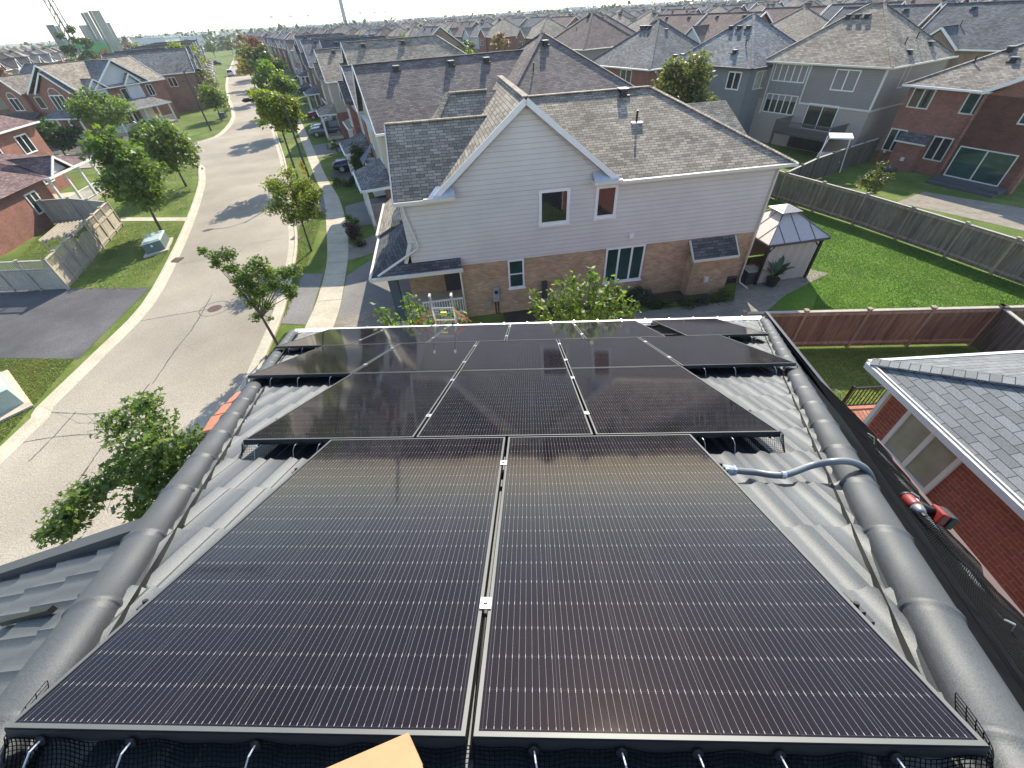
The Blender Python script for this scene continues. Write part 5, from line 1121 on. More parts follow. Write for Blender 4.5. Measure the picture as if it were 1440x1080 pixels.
# shrubs below our eave
def shrub(label, x, y, rad, n, leaf, col, shape='rhomb', clumps=14, spread=.25, z=0, name='shrub', cat='shrub', bottom=-.2):
    t = thing(name, label, cat, (x, y, 0)); rad = np.array(rad, float)
    cc, P, ids = crown_points(n, rad, clumps, spread, .35, bottom); P[:, 2] += z + rad[2] * .55; P[:, 2] = np.maximum(P[:, 2], .03)
    leaf_mesh('foliage', P, leaf, LEAF[col], shape, .4, t, rng.uniform(0, .55, n) + rng.uniform(0, .45, clumps)[ids])
    mb = MB(); 
    for k in range(min(6, clumps)): mb.tube([(0, 0, 0), cc[k] * .5 + [0, 0, z + rad[2] * .4], cc[k] + [0, 0, z + rad[2] * .5]], [.025, .015, .005], 5, cap=False)
    mb.build('stem', BARK, t); return t
YB = 9.2
def wand_bush(label, base, tips, k=60, leaf=.06, col='bright', Yv=YB, width=.09, z0=2.0):
    b = EY(base[0], base[1], Yv); b0 = np.array([b[0], b[1], 0.]); t = thing('leafy_bush', label, 'bush', b0); mb = MB(); Ls = []
    for (px, py, dy) in tips:
        q = np.array(EY(px, py, Yv + dy)) - b0; s_ = np.array([rng.normal() * .1, rng.normal() * .1, z0]); m_ = (s_ + q) / 2 + np.array([0, 0, .25]); P = spline([s_, m_, q], 6); mb.tube([(0, 0, 0)] + P, [.02] + [.016] * 6 + [.01] * 6 + [.003], 5)
        for kk in range(k):
            u_ = rng.uniform(.15, 1); i = min(int(u_ * (len(P) - 1)), len(P) - 2); f = u_ * (len(P) - 1) - i; c_ = P[i] * (1 - f) + P[i + 1] * f; Ls.append(c_ + rng.normal(size=3) * width * (1.5 - u_ * .7))
    leaf_mesh('foliage', np.array(Ls), leaf, LEAF[col], 'oval', .6, t); mb.build('stem', BARK, t)
wand_bush('long armed bright green bush in front of the buff brick wall', (825, 455), [(748, 412, .1), (752, 424, -.2), (775, 405, 0), (790, 395, .2), (805, 385, .1), (830, 380, .2), (838, 386, 0), (858, 392, .1), (868, 396, 0), (872, 405, -.1), (890, 425, 0), (893, 436, -.2), (880, 415, .1), (815, 400, -.2), (840, 405, -.3), (800, 415, -.3), (850, 420, -.4), (780, 425, -.3), (815, 425, -.4), (860, 432, -.3), (765, 440, -.3), (830, 440, -.5)], 190, .065, width=.10)
wand_bush('yellow green climbing shrub beside the ladder below the white porch railing', (590, 475), [(538, 436, 0), (530, 432, .1), (545, 445, 0), (570, 410, .2), (572, 425, .1), (560, 445, 0), (585, 440, .1), (600, 435, 0), (575, 450, 0), (555, 455, -.1), (610, 445, 0), (620, 440, .1), (605, 455, 0), (640, 430, .2), (650, 440, .1), (585, 418, .1)], 170, .055, Yv=8.3)
for (px, py, rd, col, n_, lf, lab) in ((897, 424, (.75, .6, .55), 'blue', 1100, .06, 'round blue green shrub under the triple window'), (930, 432, (.6, .4, .25), 'dark', 500, .06, 'low dark ground shrub left of the brick bay'), (968, 430, (.45, .4, .3), 'dark', 500, .05, 'small dark shrub at the foot of the brick bay'), (985, 428, (.4, .35, .25), 'blue', 350, .05, 'small grey green shrub right of the bay foot'), (1010, 424, (.6, .4, .22), 'dark', 500, .05, 'low shrub below the basement window'), (1018, 414, (.3, .3, .25), 'green', 250, .05, 'little green shrub beside the basement window')):
    b = E(px, py); shrub(lab, b[0], b[1], rd, n_, lf, col)
b = E(497, 338); shrub('clipped maroon barberry bush by the sidewalk', b[0], b[1], (.75, .75, .7), 1800, .06, 'maroon'); b = E(497, 318); shrub('clipped dark green ball shrub behind the maroon bush', b[0], b[1], (.55, .55, .55), 1200, .055, 'green')
b = E(503, 346); shrub('low dark edging shrub in front of the maroon bush', b[0], b[1], (.5, .4, .3), 600, .05, 'dark')
b = E(514, 265); shrub('tall dark cedar column beside the dark blue car', b[0], b[1], (.75, .75, 1.9), 2600, .09, 'dark', clumps=30, spread=.4, name='cedar_shrub', z=.6)
for (px, py, rd, col, lab) in ((480, 262, (.8, .7, .5), 'green', 'low green shrub bed beside the sidewalk'), (500, 262, (.7, .6, .5), 'dark', 'dark shrub next to the cedar column'), (475, 215, (1.1, .9, .9), 'dark', 'dark shrub in front of the dark blue car'), (435, 150, (1.3, 1.2, 1.0), 'olive', 'tan green rounded shrub near the red car'), (448, 143, (.9, .9, 1.3), 'dark', 'dark upright shrub behind the tan rounded one'), (460, 138, (.9, .9, 1.2), 'dark', 'dark conical shrub nearest the brick front')):
    b = E(px, py); shrub(lab, b[0], b[1], rd, 700, .09, col)
b = E(1082, 258); shrub('leafy perennial clump at the fence foot behind the gazebo', b[0] + .5, b[1], (1.4, .6, .5), 800, .08, 'green')
# banana-leaved plant in a pot by the gazebo
b = E(1083, 402); t = thing('canna_plant', 'big leaved green and yellow plant in a dark pot by the gazebo', 'plant', b)
mb = MB(); mb.tube([(0, 0, 0), (0, 0, .04), (0, 0, .42), (0, 0, .45), (0, 0, .40)], [.2, .22, .30, .32, .27], 16); mb.build('pot', BLACKP, t)
for k in range(11):
    a = k * 2.4; r_ = .45 + .5 * ((k * 37) % 10) / 10; hz = .9 + .75 * ((k * 53) % 10) / 10; d = np.array([math.cos(a), math.sin(a), 0]); sd_ = np.array([-d[1], d[0], 0]); mb = MB(); ctr = [np.array([0, 0, .4]) + d * r_ * s_ ** 1.3 + np.array([0, 0, (hz - .4) * (s_ * 1.25 - .35 * s_ ** 2.5)]) for s_ in np.linspace(0, 1, 7)]; wd = [.01, .02, .11, .15, .14, .09, .005]
    for i in range(6):
        for sg in (-1, 1): mb.face([ctr[i], ctr[i] + sd_ * wd[i] * sg + [0, 0, .03], ctr[i + 1] + sd_ * wd[i + 1] * sg + [0, 0, .03], ctr[i + 1]])
    mb.build('leaf', plain('canna_green', (.03, .075, .02), .4) if k not in (0, 4) else plain('canna_yellow', (.24, .22, .03), .4), t)
# ------------------------------------------------------------------ fences
def wood(name, col, var=.4):
    m, n, l, p = newmat(name); mp = n.new('ShaderNodeMapping'); mp.inputs['Scale'].default_value = (7.1, 7.1, .5); l.new(geo_pos(n), mp.inputs['Vector']); t = noise(n, l, 1.0, 3, mp.outputs[0], .6); t2 = noise(n, l, 6.0, 3, mp.outputs[0], .6); t3 = noise(n, l, .6, 3, geo_pos(n))
    c = ramp(n, l, t.outputs[0], [(.3, tuple(x * (1 - var) for x in col)), (.7, tuple(x * (1 + var) for x in col))]); c = mixc(n, l, 1.0, c, ramp(n, l, t2.outputs[0], [(.3, (.75,) * 3), (.7, (1.25,) * 3)]), 'MULTIPLY'); c = mixc(n, l, 1.0, c, ramp(n, l, t3.outputs[0], [(.3, (.85, .85, .9)), (.7, (1.15, 1.12, 1.05))]), 'MULTIPLY')
    l.new(c, p.inputs['Base Color']); p.inputs['Roughness'].default_value = .9; p.inputs['Specular IOR Level'].default_value = .2; MATS[name] = m; return m
FOLD = wood('old_fence_wood', (.185, .165, .135)); FBROWN = wood('brown_fence_wood', (.19, .148, .108)); FPALE = wood('pale_fence_wood', (.42, .37, .29), .2); FGREY = wood('grey_fence_wood', (.33, .31, .28), .15); FCAP = plain('pale_fence_cap', (.36, .33, .28), .85, var=.15, scale=3); FDARK = wood('dark_fence_wood', (.11, .095, .08)); FPOST = wood('fence_post_wood', (.30, .255, .195), .3)  # cap wood paler than the fence boards
def fence(label, pts, h=1.75, mat=None, cap=None, step=2.35, lattice=False, board=.14, rails_on=1, name='fence', post_mat=None):
    cap = cap or mat; post_mat = post_mat or mat; pts = [np.array(p, float)[:2] for p in pts]; t = thing(name, label, 'fence', (*pts[0], 0)); o = pts[0]; mb = MB(); rl = MB(); cp = MB()
    for i in range(len(pts) - 1):
        p, q = pts[i] - o, pts[i + 1] - o; L = np.linalg.norm(q - p); d = (q - p) / L; n_ = np.array([d[1], -d[0]]) * rails_on; nb = int(L / board); a = math.atan2(d[1], d[0])
        def T(x, y, z, p=p, d=d): return (p[0] + d[0] * x - d[1] * y, p[1] + d[1] * x + d[0] * y, z)
        top = h * (.70 if lattice else .97)
        for k in range(nb):
            x = L * k / nb; j = random.uniform(-.006, .006); mb.box((x + .004, -.012 + j, .06), (x + L / nb - .004, .012 + j, top + random.uniform(-.006, .006)), T=T)
        sg = -1 if rails_on > 0 else 1
        for z in (.22, top - .12): rl.box((0, sg * .018 - (.05 if sg < 0 else 0), z), (L, sg * .018 + (.05 if sg > 0 else 0), z + .11), T=T)
        cp.box((0, -.075, h - .035), (L, .075, h + .005), T=T)
        if lattice:
            rl.box((0, -.03, top), (L, .03, top + .07), T=T); nn = int(L / .11)
            for k in range(nn): x = L * k / nn; mb.box((x, -.01, top + .07), (x + .035, .01, h - .04), T=T)
        m_ = max(1, int(round(L / step)))
        for k in range(m_ + (1 if i == len(pts) - 2 else 0)):
            x = L * k / m_; pb = MB(); pb.box((x - .05, -.085, 0), (x + .05, .085, h + .05), T=T); pb.box((x - .085, -.09, h + .051), (x + .085, .09, h + .09), T=T); pb.build('post', post_mat, t)
    mb.build('boards', mat, t); rl.build('rail', post_mat, t); cp.build('top_cap', cap, t); return t
fence('long weathered grey fence behind the bright lawn', [(17.0, 34.9), (18.35, 31.8), (20.9, 26.9), (23.0, 22.0), (24.6, 17.9), (25.7, 14.8)], 1.86, FOLD, FCAP, rails_on=1, post_mat=FPOST)
fence('brown fence just beyond our eave, nearest the bright lawn', [(8.6, 14.25), (11, 14.22), (13.4, 14.2), (15.8, 14.18), (18.3, 14.15)], 1.82, FBROWN, FCAP, rails_on=1, post_mat=FPOST)
fence('brown fence running right from the fence corner toward the close brick house', [(18.3, 14.15), (20.6, 14.15), (25, 14.1), (30, 14.05)], 1.82, FBROWN, FCAP, rails_on=1, post_mat=FPOST)
fence('dark side fence with a pale top coming toward the close brick house', [(18.35, 14.05), (17.9, 11.4), (17.4, 8.6)], 1.82, FDARK, FCAP, rails_on=-1)
fence('low old fence between our house and the buff brick house', [(-2.4, 12.2), (0, 12.3), (3.2, 12.5), (6.4, 12.8), (8.5, 14.15)], 1.5, FBROWN, FCAP, rails_on=1, post_mat=FPOST)
fence('dark fence between the grey decked house and the brick house', [(18.4, 32.0), (22.2, 35.2), (26.0, 37.8), (29.9, 40.3)], 1.8, FDARK, FCAP, rails_on=-1)
c = E(97, 407); d_ = E(173, 318); mid1 = c + (d_ - c) * .36; mid2 = c + (d_ - c) * .58
fence('pale slatted fence panel run along the left lawn nearest the dark driveway', [c, mid1], 1.87, FPALE, FPALE, 1.55, True, rails_on=1); fence('pale slatted fence panel run beyond the little pergola', [mid2, d_], 1.87, FPALE, FPALE, 1.5, True, rails_on=1)
fence('grey shaded fence facing the dark driveway', [E(-50, 413), c], 1.87, FGREY, FGREY, 1.9, True, rails_on=1)  # greyer wood tone than the pale slatted runs
fence('grey inner fence joining the porch of the left brick house', [d_, E(120, 312), E(45, 318)], 1.87, FGREY, FGREY, 1.9, False, rails_on=-1)
# gate pergola
t = thing('garden_pergola', 'small pale pergola over the gate of the left fence', 'pergola', (*mid1[:2], 0)); gd = (mid2 - mid1)[:2]; L = np.linalg.norm(gd); gd /= L; gn = np.array([-gd[1], gd[0]])
for a in (0.05, L - .05):
    for b in (0, 1.5):
        mb = MB(); p = gd * a + gn * b; mb.box((p[0] - .06, p[1] - .06, 0), (p[0] + .06, p[1] + .06, 1.78)); mb.build('post', FPALE, t)
mb = MB(); 
for a in (.05, L - .05): p = gd * a; q = gd * a + gn * 1.7; mb.beam((*(p - gn * .3), 1.83), (*q, 1.83), .06, .12)
mb.build('beam', FPALE, t); mb = MB()
for k in range(9): b = -.25 + k * .22; mb.beam((*(gn * b - gd * .35), 1.93), (*(gn * b + gd * (L + .35)), 1.93), .045, .1)
mb.build('slats', FPALE, t)
mb = MB()
for k in range(9): x = .12 + (L - .24) * k / 9; hh = 1.25 + .3 * math.sin(math.pi * (k + .5) / 9); p = gd * x; q = gd * (x + (L - .24) / 9 - .01); mb.add([(p[0], p[1], .08), (q[0], q[1], .08), (q[0], q[1], hh), (p[0], p[1], hh)] + [(a[0] - gn[0] * .03, a[1] - gn[1] * .03, z) for a, z in ((p, .08), (q, .08), (q, hh), (p, hh))], [(0, 1, 2, 3), (7, 6, 5, 4), (0, 4, 5, 1), (1, 5, 6, 2), (2, 6, 7, 3), (3, 7, 4, 0)])
mb.build('gate', FPALE, t)
# ------------------------------------------------------------------ transformer boxes
def transformer(label, a, b, c, h, mat, lid):
    A, B_, C_ = E(*a), E(*b), E(*c); o = A; t = thing('utility_box', label, 'utility box', (*A[:2], 0)); u = B_ - A; v = C_ - B_
    mb = MB(); base = [np.zeros(3), u, u + v, v]; k = [q * 1 for q in base]
    mb.face([*(q + [0, 0, .12] for q in base)][::-1]); top = [q * .94 + (u + v) * .03 + [0, 0, h] for q in base]
    for i in range(4): mb.face([base[i] + [0, 0, .1], base[(i + 1) % 4] + [0, 0, .1], top[(i + 1) % 4], top[i]])
    mb.build('cabinet', mat, t, bevel=.02)
    mb = MB(); tp = [q * 1.02 - (u + v) * .01 for q in base]; mb.add([q + [0, 0, h] for q in tp] + [q * .9 + (u + v) * .05 + [0, 0, h + .1] for q in base], [(0, 3, 2, 1), (4, 5, 6, 7), (0, 1, 5, 4), (1, 2, 6, 5), (2, 3, 7, 6), (3, 0, 4, 7)]); mb.build('lid', lid, t)
    mb = MB(); pd = [q * 1.3 - (u + v) * .15 for q in base]; mb.add([q for q in pd] + [q + [0, 0, .1] for q in pd], [(0, 3, 2, 1), (4, 5, 6, 7), (0, 1, 5, 4), (1, 2, 6, 5), (2, 3, 7, 6), (3, 0, 4, 7)]); mb.build('concrete_pad', CONC, t)
    p = u * .45 - v / np.linalg.norm(v) * .012 + v * .015; mb = MB(); un = u / np.linalg.norm(u); mb.face([p - un * .06 + [0, 0, h * .62], p + un * .06 + [0, 0, h * .62], p + un * .06 + [0, 0, h * .8], p - un * .06 + [0, 0, h * .8]]); mb.build('warning_label', plain('label_white', (.75, .74, .7), .6), t)
UGREEN = plain('utility_green', (.10, .15, .14), .5, var=.08); UPALE = plain('utility_pale_green', (.36, .43, .38), .5, var=.06)
transformer('dark teal utility box on the left lawn near the kerb', (208, 360), (234, 352), (240, 338), .72, UGREEN, UPALE); transformer('pale green utility box at the left edge beside the kerb', (-12, 592), (37, 569), (10, 530), .9, UPALE, plain('utility_lid', (.55, .6, .57), .5))
b = E(315, 166); t = thing('utility_box', 'small dark utility box on the verge by the bend', 'utility box', (*b[:2], 0)); mb = MB(); mb.box((-.5, -.45, 0), (.5, .45, .75)); mb.build('cabinet', UGREEN, t, bevel=.03); mb = MB(); mb.box((-.54, -.49, .752), (.54, .49, .82)); mb.build('lid', UGREEN, t)
# ------------------------------------------------------------------ lamp posts and the crossing sign
POLE = plain('dark_pole', (.055, .05, .045), .75, var=.2)
def lamp(label, base, top_h, arm, r=.09):
    t = thing('street_lamp', label, 'street lamp', (base[0], base[1], 0)); mb = MB(); mb.tube([(0, 0, 0), (0, 0, top_h)], [r * 1.25, r * .75], 10); mb.build('pole', POLE, t)
    a = np.array([arm[0], arm[1], 0.]); mb = MB(); mb.tube(spline([np.array([0, 0, top_h - .25]), a * .35 + [0, 0, top_h + .25], a * .75 + [0, 0, top_h + .12], a + [0, 0, top_h - .02]], 5), .035, 6); mb.build('arm', POLE, t)
    d = a / np.linalg.norm(a); mb = MB(); mb.tube([a - d * .1 + [0, 0, top_h], a + d * .1 + [0, 0, top_h], a + d * .5 + [0, 0, top_h - .02], a + d * .7 + [0, 0, top_h - .04]], [.05, .13, .15, .04], 8); mb.build('lamp_head', BLACKM, t)
b = E(437.5, 258); lamp('dark street lamp with a curved arm over the road and a yellow sign', b, 6.85, (-2.0, -1.05))
b = E(170, 209); lamp('leaning looking lamp post beside the side street in front of the gabled house', b, 6.2, (.9, -1.3), .1)
b = E(297, 184); lamp('lamp post on the left verge by the bend of the road', b, 7.2, (1.6, .4), .1)
b = E(437.5, 258); sb = b + np.array([-.1, -.12, 0]); sgy = plain('sign_yellow', (.75, .47, .02), .5, var=.03); d2 = np.array([.93, -.37, 0]); n2 = np.array([-.37, -.93, 0]); 
t = thing('crossing_sign', 'yellow diamond pedestrian sign with a yellow plate below, on the lamp post', 'sign', sb)
zc = height_at(b[0], b[1], 232); mb = MB(); s_ = .42; c_ = n2 * .13 + np.array([0, 0, zc]); mb.add([c_ + d2 * s_, c_ + [0, 0, s_], c_ - d2 * s_, c_ - [0, 0, s_]] + [q - n2 * .01 for q in (c_ + d2 * s_, c_ + [0, 0, s_], c_ - d2 * s_, c_ - [0, 0, s_])], [(0, 1, 2, 3), (7, 6, 5, 4), (0, 4, 5, 1), (1, 5, 6, 2), (2, 6, 7, 3), (3, 7, 4, 0)]); mb.build('diamond_plate', sgy, t)
mb = MB(); c2 = c_ - np.array([0, 0, .62]); w_, h_ = d2 * .3, np.array([0, 0, .15]); mb.add([c2 - w_ - h_, c2 + w_ - h_, c2 + w_ + h_, c2 - w_ + h_] + [q - n2 * .01 for q in (c2 - w_ - h_, c2 + w_ - h_, c2 + w_ + h_, c2 - w_ + h_)], [(0, 1, 2, 3), (7, 6, 5, 4), (0, 4, 5, 1), (1, 5, 6, 2), (2, 6, 7, 3), (3, 7, 4, 0)]); mb.build('lower_plate', sgy, t)
mb = MB(); q_ = lambda a, z: c_ + n2 * .012 + d2 * a + np.array([0, 0, z])
for pl in ([(-.04, .16), (.04, .16), (.055, .22), (0, .26), (-.055, .22)], [(-.05, .14), (.05, .14), (.045, -.02), (-.05, -.02)], [(-.05, -.02), (.0, -.02), (-.08, -.26), (-.13, -.26)], [(-.01, -.02), (.045, -.02), (.14, -.24), (.09, -.26)], [(.05, .13), (.05, .08), (.15, -.02), (.16, .03)], [(-.05, .13), (-.05, .07), (-.13, -.04), (-.15, .0)]): mb.face([q_(*p) for p in pl]); mb.face([q_(*p) for p in pl][::-1])
for a, b_ in (((-.37, 0), (0, .37)), ((0, .37), (.37, 0)), ((.37, 0), (0, -.37)), ((0, -.37), (-.37, 0))): mb.beam(q_(*a), q_(*b_), .012, .012)
for k in range(7): a = -.24 + k * .075; p_ = lambda x, z: c2 + n2 * .012 + d2 * x + np.array([0, 0, z]); mb.face([p_(a, -.03), p_(a + .045, -.03), p_(a + .045, .03), p_(a, .03)])
mb.build('walking_figure', BLACKP, t)
# ------------------------------------------------------------------ gazebo
P1, P2 = E(1082, 345, 2.25), E(1163, 334, 2.25); gx = (P2 - P1)[:2]; W_ = np.linalg.norm(gx); ga = math.atan2(gx[1], gx[0]); W_ = 3.3; D_ = 3.3
GM = plain('gazebo_sheet_metal', (.42, .38, .36), .5, metal=.1, var=.06); t = thing('gazebo', 'metal roofed gazebo with taupe curtains on the bright lawn', 'gazebo', (P1[0], P1[1], 0), ga)
mb = MB(); e0, e1 = 0, W_; zz = 2.25; zt_ = 3.15; i0, i1 = W_ * .38, W_ * .62
def roofring(z0, a0, a1, z1, b0, b1, nm, mat):
    mb = MB(); c0 = [(a0, a0), (a1, a0), (a1, a1), (a0, a1)]; c1 = [(b0, b0), (b1, b0), (b1, b1), (b0, b1)]
    for i in range(4): mb.face([(*c0[i], z0), (*c0[(i + 1) % 4], z0), (*c1[(i + 1) % 4], z1), (*c1[i], z1)])
    if b1 - b0 > .1: mb.face([(*q, z1) for q in c1])
    mb.face([(*q, z0 - .002) for q in c0][::-1]); return mb.build(nm, mat, t)
rr = roofring(zz, e0, e1, zt_, i0, i1, 'roof', GM)
mb = MB()
for i in range(4):
    for k in range(1, 4):
        f = k / 4 * W_; g = min(max((f - i0 * 0) , 0), W_); tt_ = min(f, W_ - f) / (i0); zt2 = zz + (zt_ - zz) * min(1, tt_); dep = i0 * min(1, tt_); p, q = [((f, 0), (f, dep)), ((W_, f), (W_ - dep, f)), ((f, W_), (f, W_ - dep)), ((0, f), (dep, f))][i]; mb.beam((*p, zz + .01), (*q, zt2 + .01), .025, .02)
for p, q in (((0, 0), (i0, i0)), ((W_, 0), (i1, i0)), ((W_, W_), (i1, i1)), ((0, W_), (i0, i1))): mb.beam((*p, zz + .012), (*q, zt_ + .012), .05, .03)
mb.build('roof_seam', DKTRIM, rr)
roofring(zt_ + .10, i0 - .16, i1 + .16, zt_ + .32, W_ / 2 - .02, W_ / 2 + .02, 'roof_cupola', GM)
mb = MB(); mb.box((i0 + .05, i0 + .05, zt_), (i1 - .05, i1 - .05, zt_ + .099)); mb.build('cupola_base', DKTRIM, t)
mb = MB(); 
for p, q in (((0, 0), (W_, 0)), ((W_, 0), (W_, W_)), ((W_, W_), (0, W_)), ((0, W_), (0, 0))): mb.beam((*p, zz - .06), (*q, zz - .06), .07, .1)
mb.build('eave_beam', DKTRIM, t)
for x in (.2, W_ - .2):
    for y in (.2, W_ - .2): mb = MB(); mb.box((x - .06, y - .06, 0), (x + .06, y + .06, zz - .1)); mb.beam((x, y, zz - .6), (x + (.45 if x < 1 else -.45), y, zz - .12), .05, .05); mb.build('post', BLACKM, t)
CURT = plain('taupe_curtain', (.50, .46, .42), .85, var=.05)
for (p, q) in (((.3, .2), (W_ - .3, .2)), ((W_ - .2, .3), (W_ - .2, W_ - .3)), ((.3, W_ - .2), (W_ - .3, W_ - .2))):
    mb = MB(); n_ = 60; p, q = np.array(p), np.array(q); d = (q - p) / np.linalg.norm(q - p); nn = np.array([-d[1], d[0]]); pt = [p + (q - p) * k / n_ + nn * .035 * math.sin(k * 1.9) for k in range(n_ + 1)]
    for k in range(n_): mb.face([(*pt[k], .06), (*pt[k + 1], .06), (*pt[k + 1], zz - .15), (*pt[k], zz - .15)])
    mb.build('curtain', CURT, t, smooth=True)
b = E(1050, 396); t = thing('air_conditioner', 'dark air conditioner box beside the downspout of the sided house', 'air conditioner', (*b[:2], 0), angB); mb = MB(); mb.box((-.35, -.35, 0), (.35, .35, .72)); mb.build('housing', plain('ac_dark', (.03, .033, .036), .6), t, bevel=.03); mb = MB(); mb.box((-.37, -.37, .722), (.37, .37, .76)); mb.tube([(0, 0, .762), (0, 0, .785)], .24, 18); mb.build('fan_grille', plain('ac_top', (.3, .3, .3), .5), t)
b = E(1243, 252); t = thing('air_conditioner', 'dark air conditioner box at the foot of the dark brick house', 'air conditioner', (*b[:2], 0), R(-64)); mb = MB(); mb.box((-.4, -.4, 0), (.4, .4, .8)); mb.build('housing', plain('ac_dark', (.03, .033, .036), .6), t, bevel=.03); mb = MB(); mb.box((-.42, -.42, .802), (.42, .42, .84)); mb.build('fan_grille', DKTRIM, t)
# cantilever umbrella, folded, in front of the decked house + patio furniture in the dark yard
b = np.array([24.2, 38.2, 0]); t = thing('patio_swing', 'white topped garden swing frame in front of the raised deck', 'swing', b, R(-20)); mb = MB(); mb.tube([(0, 0, 0), (0, 0, 2.6)], .04, 6); mb.tube([(1.9, 0, 0), (1.6, 0, 2.6)], .04, 6); mb.tube([(-.6, -.6, 0), (.2, 0, 2.6)], .035, 6); mb.build('frame', WHITE, t); mb = MB(); mb.add([(.1, -.5, 2.6), (1.7, -.5, 2.6), (1.7, .5, 2.75), (.1, .5, 2.75), (.1, -.5, 2.5), (1.7, -.5, 2.5), (1.7, .5, 2.65), (.1, .5, 2.65)], [(0, 1, 2, 3), (7, 6, 5, 4), (0, 4, 5, 1), (1, 5, 6, 2), (2, 6, 7, 3), (3, 7, 4, 0)]); mb.build('canopy', WHITE, t); mb = MB(); mb.box((.1, -.3, .8), (1.5, .3, .9)); mb.box((.1, .25, .9), (1.5, .32, 1.4)); mb.build('seat', plain('canvas', (.5, .5, .5), .8), t)
# ------------------------------------------------------------------ ladder at the eave
LY = RP(0, EAVE_V)[1] + .25; a0, a1, b0, b1 = EY(607, 416, LY + .12), EY(633, 416, LY + .12), EY(617, 462, LY), EY(647, 462, LY)
cx_ = (b0 + b1) / 2; w_ = .42; top = EY(620, 417, LY)[2]; t = thing('ladder', 'aluminium ladder leaning on the eave with orange straps', 'ladder', (cx_[0] - .06, LY, 0)); bz = top
for s_ in (-w_ / 2, w_ / 2): mb = MB(); mb.beam((s_, .9, 0), (s_, 0, bz), .075, .03, up=(1, 0, 0)); mb.build('rail', GALV, t); mb = MB(); mb.beam((s_, .0, bz), (s_, -.01, bz + .05), .085, .04, up=(1, 0, 0)); mb.build('rail_cap', CREAM, t)
k = 0
for z in np.arange(.3, bz - .1, .30): mb = MB(); f = .9 * (1 - z / bz); mb.tube([(-w_ / 2, f, z), (w_ / 2, f, z)], .018, 8); mb.build('rung', GALV, t)
ORG = plain('orange_strap', (.55, .10, .04), .7); ez = RP(0, EAVE_V)[2]; mb = MB()
for s_ in (-1, 1):
    for k in range(3): mb.tube([(s_ * w_ / 2, .02, ez + .15), (s_ * (w_ / 2 + .12 + k * .06), -.1, ez + .08 - k * .03), (s_ * (w_ / 2 + .2 + k * .08), -.2, ez - .02)], .006, 5)
mb.build('strap', ORG, t); mb = MB(); mb.box((-.06, -.04, ez + .03), (.06, .02, ez + .10)); mb.build('tag', plain('tag_yellow', (.6, .55, .08), .6), t)
# ------------------------------------------------------------------ deck railing behind the close brick house
a, b_ = E(1181, 573, .35), E(1247, 569, .35); c_, d_ = E(1196, 541, .9), E(1258, 541, .9)
t = thing('deck_railing', 'black metal railing over terracotta paving beside the close brick house', 'railing'); ra = a + [0, 0, 0]; rb = b_ + [0, 0, 0]
mb = MB(); mb.beam(ra + [0, 0, .92], rb + [0, 0, .92], .06, .05); mb.beam(ra + [0, 0, .08], rb + [0, 0, .08], .04, .04); mb.build('rail', BLACKM, t); n_ = 12
mb = MB()
for k in range(1, n_): p = ra + (rb - ra) * k / n_; mb.box((p[0] - .011, p[1] - .011, p[2] + .1), (p[0] + .011, p[1] + .011, p[2] + .89))
mb.build('balusters', BLACKM, t)
for p in (ra, rb): mb = MB(); mb.box((p[0] - .04, p[1] - .04, p[2] - .1), (p[0] + .04, p[1] + .04, p[2] + 1.02)); mb.build('post', BLACKM, t)
TPAV = brick('terracotta_paving', (.46, .20, .13), (.40, .17, .11), (.20, .10, .07)); mb = MB(); mb.box((9.6, 4.0, .0), (14.5, ra[1] + .15, .33)); tag(mb.build('terracotta_step', TPAV), 'raised terracotta paved terrace beside the close brick house', 'terrace')
